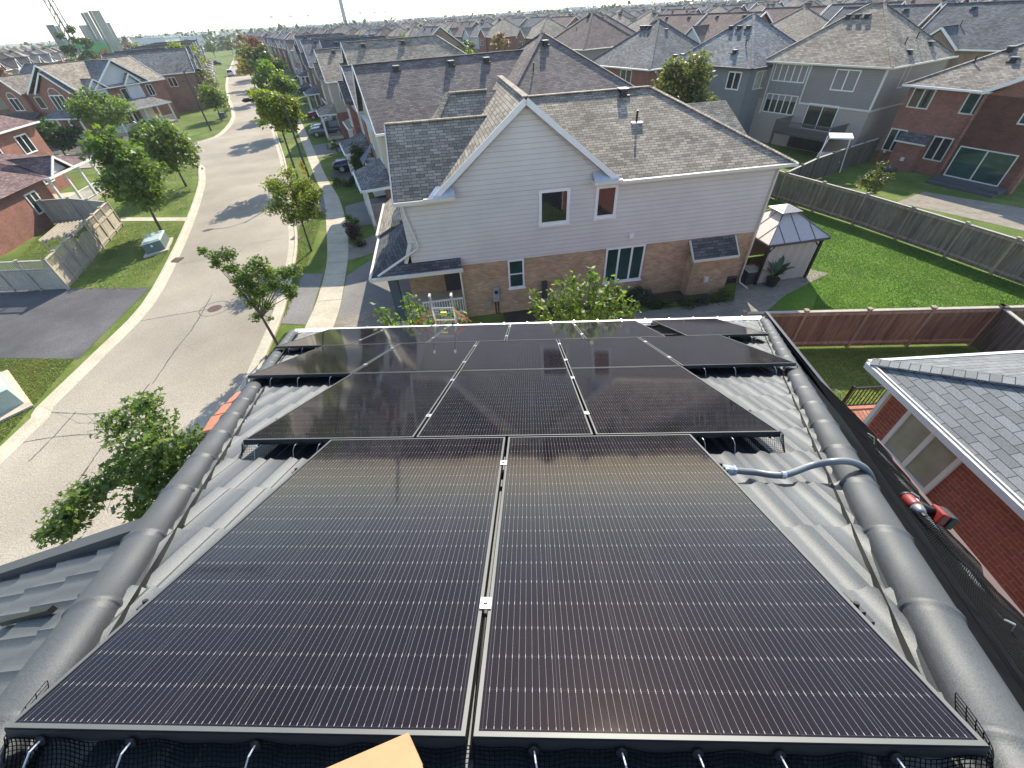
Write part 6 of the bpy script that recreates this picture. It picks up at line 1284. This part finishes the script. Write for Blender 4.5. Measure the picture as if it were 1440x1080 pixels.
# ------------------------------------------------------------------ cars
TYRE = plain('tyre', (.015, .015, .015), .8); RIM = plain('rim', (.35, .35, .36), .35, metal=.8)
def car(label, x, y, rz, col, name='parked_car', group=None, suv=True, L=4.55, tail=(.35, .01, .01)):
    t = thing(name, label, 'car', (x, y, .012), rz, group); pm = plain('car_paint_%d' % (hash(label) % 99999), col, .25, metal=.35, var=.03, spec=.6); W2 = .9; hh = 1.0 if suv else .86; rf = 1.68 if suv else 1.45
    xs = [-L / 2, -L / 2 + .05, -L * .42, -L * .2, L * .15, L * .23, L * .42, L / 2 - .05, L / 2]; zb = [.55, .38, .26, .25, .25, .25, .26, .36, .5]; zt = [.75, hh - .02, hh + .02, hh + .03, hh, hh - .02, hh - .12, hh - .25, .62]; wd = [.78, .86, .9, .92, .92, .92, .9, .84, .74]
    rows = [[(xs[i], -wd[i] * .92, zb[i]), (xs[i], -wd[i], (zb[i] + zt[i]) / 2), (xs[i], -wd[i] * .93, zt[i]), (xs[i], 0, zt[i] + .02), (xs[i], wd[i] * .93, zt[i]), (xs[i], wd[i], (zb[i] + zt[i]) / 2), (xs[i], wd[i] * .92, zb[i])] for i in range(9)]
    mb = MB(); vs = [p for r_ in rows for p in r_]; fs = [(i * 7 + j, (i + 1) * 7 + j, (i + 1) * 7 + (j + 1) % 7, i * 7 + (j + 1) % 7) for i in range(8) for j in range(7)] + [tuple(range(7)), tuple(range(56, 63))[::-1]]; mb.add(vs, [f[::-1] for f in fs]); mb.build('body', pm, t, smooth=True)
    c = [(-L * (.46 if suv else .38), -.80, hh), (L * .20, -.80, hh - .02), (L * .20, .80, hh - .02), (-L * (.46 if suv else .38), .80, hh)]; u = [(-L * (.38 if suv else .22), -.66, rf - .05), (L * .03, -.66, rf - .04), (L * .03, .66, rf - .04), (-L * (.38 if suv else .22), .66, rf - .05)]
    mb = MB()
    for i in range(4): mb.face([c[i], c[(i + 1) % 4], u[(i + 1) % 4], u[i]])
    mb.build('window_glass', GLASS, t)
    mb = MB(); m_ = [(p[0], p[1], rf) for p in ((u[0][0] + .1, -.6), (u[1][0] - .1, -.6), (u[2][0] - .1, .6), (u[3][0] + .1, .6))]; mb.face(m_)
    for i in range(4): mb.face([u[i], u[(i + 1) % 4], m_[(i + 1) % 4], m_[i]])
    for i in range(4): mb.beam(c[i], u[i], .07, .07)
    for sg in (-1, 1): mb.beam((-L * .12, sg * .81, hh), (-L * .12, sg * .67, rf - .05), .07, .05)
    mb.build('roof', pm, t)
    for sx_ in (-1, 1):
        for sy in (-1, 1):
            w = MB(); w.tube([(sx_ * L * .31, sy * .72, .33), (sx_ * L * .31, sy * .93, .33)], .33, 18); wo = w.build('wheel', TYRE, t); w = MB(); w.tube([(sx_ * L * .31, sy * .925, .33), (sx_ * L * .31, sy * .94, .33)], .21, 12); w.build('rim', RIM, wo)
    for sy in (-1, 1):
        mb = MB(); mb.box((L / 2 - .16, sy * .66 - .14, .62), (L / 2 - .03, sy * .66 + .14, .74)); mb.build('headlight', plain('headlight_glass', (.6, .6, .6), .15), t); mb = MB(); mb.box((-L / 2 + .0, sy * .7 - .12, .78), (-L / 2 + .1, sy * .7 + .12, .98)); mb.build('tail_light', plain('tail_red', tail, .3), t)
        mb = MB(); mb.box((L * .14, sy * .95 - .08, hh), (L * .14 + .1, sy * .95 + .08, hh + .12)); mb.build('mirror', pm, t)
    return t
def G2(px, py): return E(px, py)[:2]
dr = R(14)
x, y = G2(489, 240); car('dark navy parked car beside the cedar column', x + .9, y + .5, R(195), (.012, .022, .04), group='cars parked in driveways')
x, y = G2(452, 191); car('grey parked car with a dark rear window in the second driveway', x + .9, y + .3, R(198), (.11, .12, .125), group='cars parked in driveways'); car('pale grey parked car just beyond the grey one in the second driveway', x - .2, y + 3.6, R(198), (.35, .36, .38), group='cars parked in driveways', suv=False)
x, y = G2(445, 168); car('dark red parked car in a driveway along the right side of the street', x + .8, y + .9, R(200), (.14, .006, .012), group='cars parked in driveways')
x, y = G2(424, 131); car('dark blue parked car in a driveway farther along the street', x + 1.2, y, R(204), (.012, .02, .05), group='cars parked in driveways')
x, y = G2(371, 133); car('white car driving away on the right side of the road', x, y, R(117), (.72, .72, .72), name='white_car')
x, y = G2(325, 107); car('white car parked at the left kerb far down the road', x, y, R(120), (.72, .72, .72), name='white_car')
x, y = G2(267, 136); car('dark blue car parked in front of the gabled brick house side', x, y, R(-60), (.02, .035, .07)); x, y = G2(305, 92); car('dark car in a driveway near the far left houses', x, y, R(30), (.015, .015, .018)); x, y = G2(417, 113); car('dark grey car in a driveway before the red brown roof', x + 2, y, R(204), (.03, .03, .035)); x, y = G2(385, 84); car('silver car near the bend of the road', x - 4, y, R(120), (.4, .4, .4)); x, y = G2(341, 84); car('tiny white car at the bend', x - 3, y, R(120), (.6, .6, .6))
# ------------------------------------------------------------------ the town beyond: houses, trees, the building site, woods on the horizon
sdir = np.array([-.515, .857]); qdir = np.array([.857, .515])
EXPL = [np.array(o.location[:2]) + np.array([0, 0]) for o in COL.objects if o.get('category') == 'house' and o.location.y > 10]
EXPL = []
for o in COL.objects:
    if o.get('category') == 'house' and o.name != 'tile_roof_house':
        a = o.rotation_euler[2]; EXPL.append(np.array(o.location[:2]) + np.array([math.cos(a) * 6 - math.sin(a) * 5, math.sin(a) * 6 + math.cos(a) * 5]))
for o in COL.objects:
    if o.get('category') == 'tree': EXPL.append((np.array(o.location[:2]), 7))
ROADPTS = [np.array(p) for p in kerbR[::2] + kerbL1[::2] + kerbL2[::2]]
FARC = dict(taupe='taupe', grey='grey', slate='slate grey', brown='brown', silver='pale grey', red='red brown')
def far_proto(rf, wm, W, D, kind):
    h = House('distant_house', '', (0, 0), 0, W, D, 5.8, 'distant houses'); h.walls(wm[0], wm[1])
    r_ = h.roof(ROOFM[rf], 33, 'x' if W >= D else 'y', kind, o=.4, gmat=WALLM[wm[1] or wm[0]], vents=4 if kind == 'hip' else 2, pipes=1)
    h.gable(ROOFM[rf], 'front', .5, W * .45, .6, 38, 33, WALLM['white' if W > 11 else wm[0]], deep=-4)
    h.window('front', 1.4, 3.7, 1.8, 1.4, 2, WHITE, off=.62); h.window('front', W * .66, 3.7, 1.6, 1.4, 2, WHITE); h.window('right', 2.5, 3.7, 1.4, 1.4, 2, WHITE); h.window('left', 3, 3.7, 1.4, 1.4, 2, WHITE); h.window('front', W * .62, 1, 1.8, 1.4, 2, WHITE)
    h.window('back', 1.5, 3.7, 1.6, 1.4, 2, WHITE); h.window('back', W * .6, 3.7, 1.8, 1.4, 2, WHITE); h.window('back', W * .5, .9, 2.2, 1.9, 2, WHITE)
    return h.t
PR = [(far_proto('taupe', ('red', None), 11, 11.5, 'hip'), 'taupe roofed brick house'), (far_proto('grey', ('brown', 'white'), 12, 10, 'hip'), 'grey roofed house with pale upper walls'), (far_proto('slate', ('tan', None), 10.5, 10.5, 'gable'), 'slate roofed tan brick house'),
      (far_proto('brown', ('red', 'beige'), 12, 11, 'hip'), 'brown roofed house with beige upper walls'), (far_proto('silver', ('brown', None), 11, 10, 'hip'), 'pale grey roofed brown brick house'), (far_proto('red', ('dkred', None), 11.5, 10, 'gable'), 'red brown roofed brick house')]
spots = []
for qi, q in enumerate(np.arange(-520, 640, 1)): pass
for qi, q in enumerate([-400, -368, -336, -304, -272, -240, -208, -176, -144, -112, -84, -56, 76, 92, 124, 140, 172, 188, 220, 236, 268, 284, 316, 332, 364, 380, 412, 428, 460, 476, 508]):
    for s_ in np.arange(-260, 820, 12.6):
        p = qdir * q + sdir * (s_ + (qi * 37 % 11)) + np.array([math.sin(s_ * .011 + qi) * 5, math.cos(s_ * .013) * 4])
        if p[1] < 40: continue
        u_, v_ = PX((p[0], p[1], 6)); c_ = CW.T @ (np.array([p[0], p[1], 6]) - np.array([0, 0, H]))
        if c_[2] < 5 or u_ < -60 or u_ > 1500 or v_ < -45: continue
        spots.append((math.hypot(*p), p, qi, s_))
for s_ in np.arange(118, 420, 12.6):   # rows behind the street houses and the rear gardens
    for q in (26, 46):
        p = qdir * q + sdir * s_; spots.append((math.hypot(*p), p, 40 + q, s_))
spots.sort(key=lambda a: a[0]); placed = []; lit = 0; used = set(); far = []
for dist, p, qi, s_ in spots:
    if any(np.linalg.norm(p - e) < 14.5 for e in EXPL if not isinstance(e, tuple)) or any(np.linalg.norm(p - e[0]) < e[1] for e in EXPL if isinstance(e, tuple)) or min(np.linalg.norm(p - r_) for r_ in ROADPTS) < 13 or any(np.linalg.norm(p - e) < 11.8 for e in placed[-60:]): continue
    placed.append(p)
    if lit >= 270: far.append((p, qi)); continue
    k = int(rng.integers(0, 6)) if rng.random() < .75 else 0; proto, nm = PR[k]; az = math.degrees(math.atan2(p[0], p[1]))
    zone = 'left of the road' if az < -32 else 'straight up the road' if az < -18 else 'beyond the plum roofed house' if az < 8 else 'beyond the rear gardens' if az < 26 else 'beyond the grey decked house'
    band = 'first rows' if dist < 130 else 'middle distance' if dist < 260 else 'near the horizon'
    rz = R(-59 + (180 if qi % 2 else 0)) + rng.normal() * .04; lab = f'{nm} {zone}, {band}'
    off = np.array([math.cos(rz) * 5.5 - math.sin(rz) * 5, math.sin(rz) * 5.5 + math.cos(rz) * 5])
    if k not in used: used.add(k); proto.location = (*(p - off), 0); proto.rotation_euler[2] = rz; proto['label'] = lab
    else: dup(proto, (*(p - off), 0), rz, lab)
    lit += 1
# farther roofs: one mass
mb = MB()
for p, qi in far[:900]:
    w_, d_ = rng.uniform(4.5, 6), rng.uniform(4.5, 6); rz = R(-59); c_, s_ = math.cos(rz), math.sin(rz); T = lambda x, y: (p[0] + x * c_ - y * s_, p[1] + x * s_ + y * c_); k = int(rng.integers(0, 4)); h_ = rng.uniform(8, 9.6)
    cs = [T(-w_, -d_), T(w_, -d_), T(w_, d_), T(-w_, d_)]; r0, r1 = T(-w_ * .4, 0), T(w_ * .4, 0)
    for i in range(4): mb.face([(*cs[i], 0), (*cs[(i + 1) % 4], 0), (*cs[(i + 1) % 4], 5.7), (*cs[i], 5.7)], 4 + k % 3)
    mb.face([(*cs[0], 5.7), (*cs[1], 5.7), (*r1, h_), (*r0, h_)], k); mb.face([(*cs[2], 5.7), (*cs[3], 5.7), (*r0, h_), (*r1, h_)], k); mb.face([(*cs[1], 5.7), (*cs[2], 5.7), (*r1, h_)], k); mb.face([(*cs[3], 5.7), (*cs[0], 5.7), (*r0, h_)], k)
if mb.v: tag(mb.build('distant_rooftops', [ROOFM['taupe'], ROOFM['grey'], ROOFM['silver'], ROOFM['brown'], WALLM['red'], WALLM['white'], WALLM['tan']]), 'mass of far rooftops fading toward the horizon', 'rooftops', None, 'stuff')
# trees among the houses
tps = []
for col, lab in (('green', 'green'), ('olive', 'olive'), ('orange', 'orange autumn'), ('red', 'red autumn'), ('dark', 'dark'), ('lime', 'yellow green'), ('yellow', 'pale yellow')):
    t = tree('', 0, 0, 7.6, (2.7, 2.7, 2.9), n=700, leaf=.42, col=col, clumps=26, spread=1.0, trunk=.13, limbs=5, group='trees among the distant houses', name='distant_tree'); tps.append((t, lab, [False]))
nT = 0
for k in range(2600):
    if nT >= 170: break
    az = R(rng.uniform(-56, 50)); dist = 60 + 420 * rng.random() ** 1.1; p = np.array([math.sin(az), math.cos(az)]) * dist
    if p[1] < 35 or dist < (135 if az < R(-18) else 105) or any(np.linalg.norm(p - e) < 10.5 for e in EXPL if not isinstance(e, tuple)) or min(np.linalg.norm(p - r_) for r_ in ROADPTS) < 8 or any(np.linalg.norm(p - e) < 7.6 for e in placed): continue
    if dist < 130 and az > R(-12) and rng.random() < .7: continue
    i = int(rng.integers(0, len(tps))); t, lab, u_ = tps[i]; azd = math.degrees(az); zone = 'left of the road' if azd < -32 else 'near the road' if azd < -18 else 'beyond the plum roofed house' if azd < 8 else 'beyond the rear gardens'
    band = 'in the first rows' if dist < 130 else 'in the middle distance' if dist < 260 else 'near the horizon'
    l_ = f'{lab} tree among houses {zone}, {band}'; sc = rng.uniform(.65, 1.15)
    if not u_[0]: u_[0] = True; t.location = (*p, 0); t['label'] = l_; t.scale = (sc,) * 3
    else: dup(t, (*p, 0), rng.uniform(0, 6), l_, sc)
    nT += 1
# woods and hedgerows far out
n = 26000; az = np.radians(rng.uniform(-60, 55, n)); dist = 430 + 2600 * rng.random(n) ** 1.6
cl = np.floor(az * 40) + np.floor(np.log(dist) * 9) * 1000; hgt = 3 + 9 * ((np.abs(np.sin(cl * 12.9898) * 43758.5453)) % 1.0)
P = np.stack([np.sin(az) * dist, np.cos(az) * dist, rng.random(n) * hgt], 1)
o = leaf_mesh('distant_woods', P, 2.2, LEAF['blue'], 'rhomb', .3, None, None); tag(o, 'far blue green woods and hedgerows under the horizon', 'woods', None, 'stuff')
# building site on the left horizon
def EH(px, py, dist):      # point on the sight line at a horizontal distance
    d = ray(px, py); return np.array([0, 0, H]) + d * (dist / math.hypot(d[0], d[1]))
RAWC = plain('raw_concrete', (.36, .34, .30), .9, var=.12, scale=.3); RAWD = plain('raw_concrete_dark', (.22, .215, .21), .9, var=.1, scale=.3); NETG = plain('green_netting', (.08, .30, .10), .7, var=.25, scale=.4)
site = thing('concrete_tower', 'pale concrete twin core towers rising from the green netted building site', 'tower', (*EH(148, 62, 300)[:2], 0), R(-28))
def core(par, px0, px1, ptop, dist, mat, nm='core', dep=9):
    a, b_ = EH(px0, 62, dist), EH(px1, 62, dist); zt = [z for z in np.linspace(5, 90, 400)]; v = [PX((a[0], a[1], z))[1] for z in zt]; h_ = zt[int(np.argmin(np.abs(np.array(v) - ptop)))]
    d = (b_ - a)[:2]; n_ = np.array([-d[1], d[0]]); n_ = n_ / np.linalg.norm(n_) * dep; cs = [a[:2], b_[:2], b_[:2] + n_, a[:2] + n_]; mb = MB(); o_ = np.array(par.location[:2]); ca, sa = math.cos(-par.rotation_euler[2]), math.sin(-par.rotation_euler[2])
    cs = [((q - o_)[0] * ca - (q - o_)[1] * sa, (q - o_)[0] * sa + (q - o_)[1] * ca) for q in cs]
    for i in range(4): mb.face([(*cs[i], 0), (*cs[(i + 1) % 4], 0), (*cs[(i + 1) % 4], h_), (*cs[i], h_)])
    mb.face([(*q, h_) for q in cs]); return mb.build(nm, mat, par), h_
core(site, 137, 141, 18, 300, RAWD); core(site, 141.3, 148, 17.5, 300.5, RAWC); core(site, 149, 153, 15.5, 300, RAWD); core(site, 153.3, 165, 14.5, 300.5, RAWC); core(site, 165.2, 170, 32, 300.6, RAWC); core(site, 125, 128, 36, 300, RAWD); core(site, 128.2, 137, 36, 300.5, RAWC)
s2 = thing('concrete_tower', 'lower grey concrete core with a stair edge beside the crane', 'tower', (*EH(88, 62, 300)[:2], 0), 0); core(s2, 80, 92, 35, 300, RAWD); core(s2, 92.3, 97, 37, 300.5, RAWC)
s3 = thing('netted_podium', 'low building under bright green netting at the foot of the concrete towers', 'building', (*EH(110, 62, 292)[:2], 0), 0); core(s3, 60, 150, 65, 291, NETG, 'netting', 20)
a = EH(103.5, 61, 296); cr = thing('tower_crane', 'tall lattice crane mast leaving the top of the picture', 'crane', (*a[:2], 0)); mb = MB(); w_ = 1.0
for x in (-w_, w_):
    for y in (-w_, w_): mb.beam((x, y, 0), (x, y, 70), .3, .3)
for k in range(28):
    z = k * 2.5; mb.beam((-w_, -w_, z), (w_, -w_, z + 2.5), .16, .16); mb.beam((w_, w_, z), (-w_, w_, z + 2.5), .16, .16); mb.beam((-w_, w_, z + 2.5), (-w_, -w_, z), .16, .16)
mb.build('mast', plain('crane_grey', (.16, .17, .18), .6), cr)
mb = MB(); mb.beam((-18, 0, 68), (45, 6, 68), 1.2, 1.4); mb.build('jib', MATS['crane_grey'], cr)
a = EH(484, 24, 620); ck = thing('chimney_stack', 'slim grey stack standing on the horizon left of centre', 'chimney', (*a[:2], 0)); mb = MB(); mb.tube([(0, 0, 0), (0, 0, 70)], [2.1, 1.7], 14); mb.build('shaft', plain('stack_grey', (.30, .31, .33), .7), ck); mb = MB(); mb.tube([(0, 0, 69.5), (0, 0, 71)], 1.9, 14); mb.build('rim', plain('stack_rim', (.2, .2, .2), .7), ck)
for i, (px, w_, dist, h_) in enumerate(((200, 22, 420, 9), (232, 30, 480, 8), (425, 30, 700, 9), (590, 40, 760, 10), (640, 26, 800, 9), (745, 46, 640, 8), (810, 40, 900, 11))):
    a = EH(px, 40, dist); t = thing('low_building', ['white low building right of the concrete towers', 'long white low building behind the left houses', 'white shed on the horizon left of the stack', 'long pale shed on the horizon right of the stack', 'pale shed behind the far woods', 'blue grey flat building beyond the brown hip roofs', 'large pale building on the far right horizon'][i], 'building', (*a[:2], 0), rng.uniform(-.3, .3)); mb = MB(); mb.box((-w_ / 2, 0, 0), (w_ / 2, 16, h_)); mb.build('wall', plain('shed_white', (.6, .62, .64), .6), t); mb = MB(); mb.box((-w_ / 2 - .3, -.3, h_ + .01), (w_ / 2 + .3, 16.3, h_ + .5)); mb.build('roof', plain('shed_roof', (.5, .52, .54), .6), t)
for i, px in enumerate((385, 412, 437, 510, 530, 545)):
    a = EH(px, 35, 560 + 30 * i); t = thing('floodlight_mast', 'thin floodlight mast standing on the horizon', 'light mast', (*a[:2], 0), 0, 'floodlight masts on the horizon'); mb = MB(); mb.tube([(0, 0, 0), (0, 0, 17)], .35, 6); mb.build('pole', GALV, t); mb = MB(); mb.box((-1.8, -.3, 17), (1.8, .3, 18.6)); mb.build('lamp_bank', GALV, t)
# ------------------------------------------------------------------ haze
mb = MB(); mb.box((-2200, -60, -1), (2200, 3400, 85)); hz = mb.build('haze', plain('unused_haze', (1, 1, 1))); hz['kind'] = 'stuff'; hz['label'] = 'thin pale summer haze over the whole town'; hz['category'] = 'haze'
m = bpy.data.materials.new('haze_air'); m.use_nodes = True; nt = m.node_tree; nt.nodes.clear(); out = nt.nodes.new('ShaderNodeOutputMaterial'); pv = nt.nodes.new('ShaderNodeVolumePrincipled'); pv.inputs['Color'].default_value = (.92, .96, 1, 1); pv.inputs['Density'].default_value = .00028; pv.inputs['Anisotropy'].default_value = 0; nt.links.new(pv.outputs[0], out.inputs['Volume']); hz.data.materials.clear(); hz.data.materials.append(m)
# ------------------------------------------------------------------ grass blades on the nearer lawns
def in_poly(P, poly):
    x, y = P[:, 0], P[:, 1]; r = np.zeros(len(P), bool); j = len(poly) - 1
    for i in range(len(poly)):
        xi, yi = poly[i]; xj, yj = poly[j]; c = ((yi > y) != (yj > y)) & (x < (xj - xi) * (y - yi) / (yj - yi + 1e-12) + xi); r ^= c; j = i
    return r
def blades(name, label, polys, n, mats, hmax=.07, w=.02):
    vs = []; per = [n // len(polys)] * len(polys)
    for poly, k in zip(polys, per):
        poly = [tuple(map(float, p[:2])) for p in poly]; a = np.array(poly); P = rng.uniform(a.min(0), a.max(0), (k * 3, 2)); P = P[in_poly(P, poly)][:k]; vs.append(P)
    P = np.vstack(vs); n = len(P); th = rng.uniform(0, 6.28, n); h = hmax * rng.uniform(.4, 1.2, n); d = np.stack([np.cos(th), np.sin(th)], 1) * w; ln = rng.normal(size=(n, 2)) * hmax * .5
    V = np.zeros((n, 3, 3)); V[:, 0, :2] = P - d; V[:, 1, :2] = P + d; V[:, 2, :2] = P + ln; V[:, 2, 2] = h; V[:, :2, 2] = .01
    me = bpy.data.meshes.new(name); me.vertices.add(n * 3); me.vertices.foreach_set('co', V.reshape(-1).astype(np.float32)); me.loops.add(n * 3); me.loops.foreach_set('vertex_index', np.arange(n * 3, dtype=np.int32)); me.polygons.add(n); me.polygons.foreach_set('loop_start', np.arange(n, dtype=np.int32) * 3)
    me.update(calc_edges=True); at = me.attributes.new('tint', 'FLOAT', 'FACE'); at.data.foreach_set('value', (.5 + .5 * np.sin(P[:, 0] * 1.3 + np.sin(P[:, 1] * .9)) * rng.uniform(0, 1, n)).astype(np.float32))
    me.materials.append(mats); o = bpy.data.objects.new(name, me); COL.objects.link(o); return tag(o, label, 'grass', None, 'stuff')
LEAF['lawn'] = leafmat('blade_lawn', (.075, .12, .022), (.22, .205, .065), .3); LEAF['lawnb'] = leafmat('blade_bright', (.05, .12, .01), (.14, .21, .03), .3)
blades('bright_grass', 'short bright green grass of the fenced lawn', [[(17.9, 32.5), (24.4, 18.6), (24.4, 14.4), (11.6, 14.4), (14.5, 18.6), (13.5, 23)]], 60000, LEAF['lawnb'], .06, .018)
blades('lawn_grass', 'short patchy grass of the verges and side lawns', [gpx((115, 408), (200, 408), (265, 312), (175, 312)), gpx((170, 303), (262, 303), (272, 240), (240, 238), (150, 250)), gpx((0, 505), (105, 505), (0, 625), (-60, 640)), gpx((398, 455), (430, 380), (455, 300), (425, 300)), [(10.5, 9), (17, 9), (17.8, 13.9), (9, 13.9)], gpx((15, 375), (95, 395), (150, 330), (60, 325)), gpx((352, 540), (400, 470), (430, 462), (420, 470))], 70000, LEAF['lawn'], .06, .02)
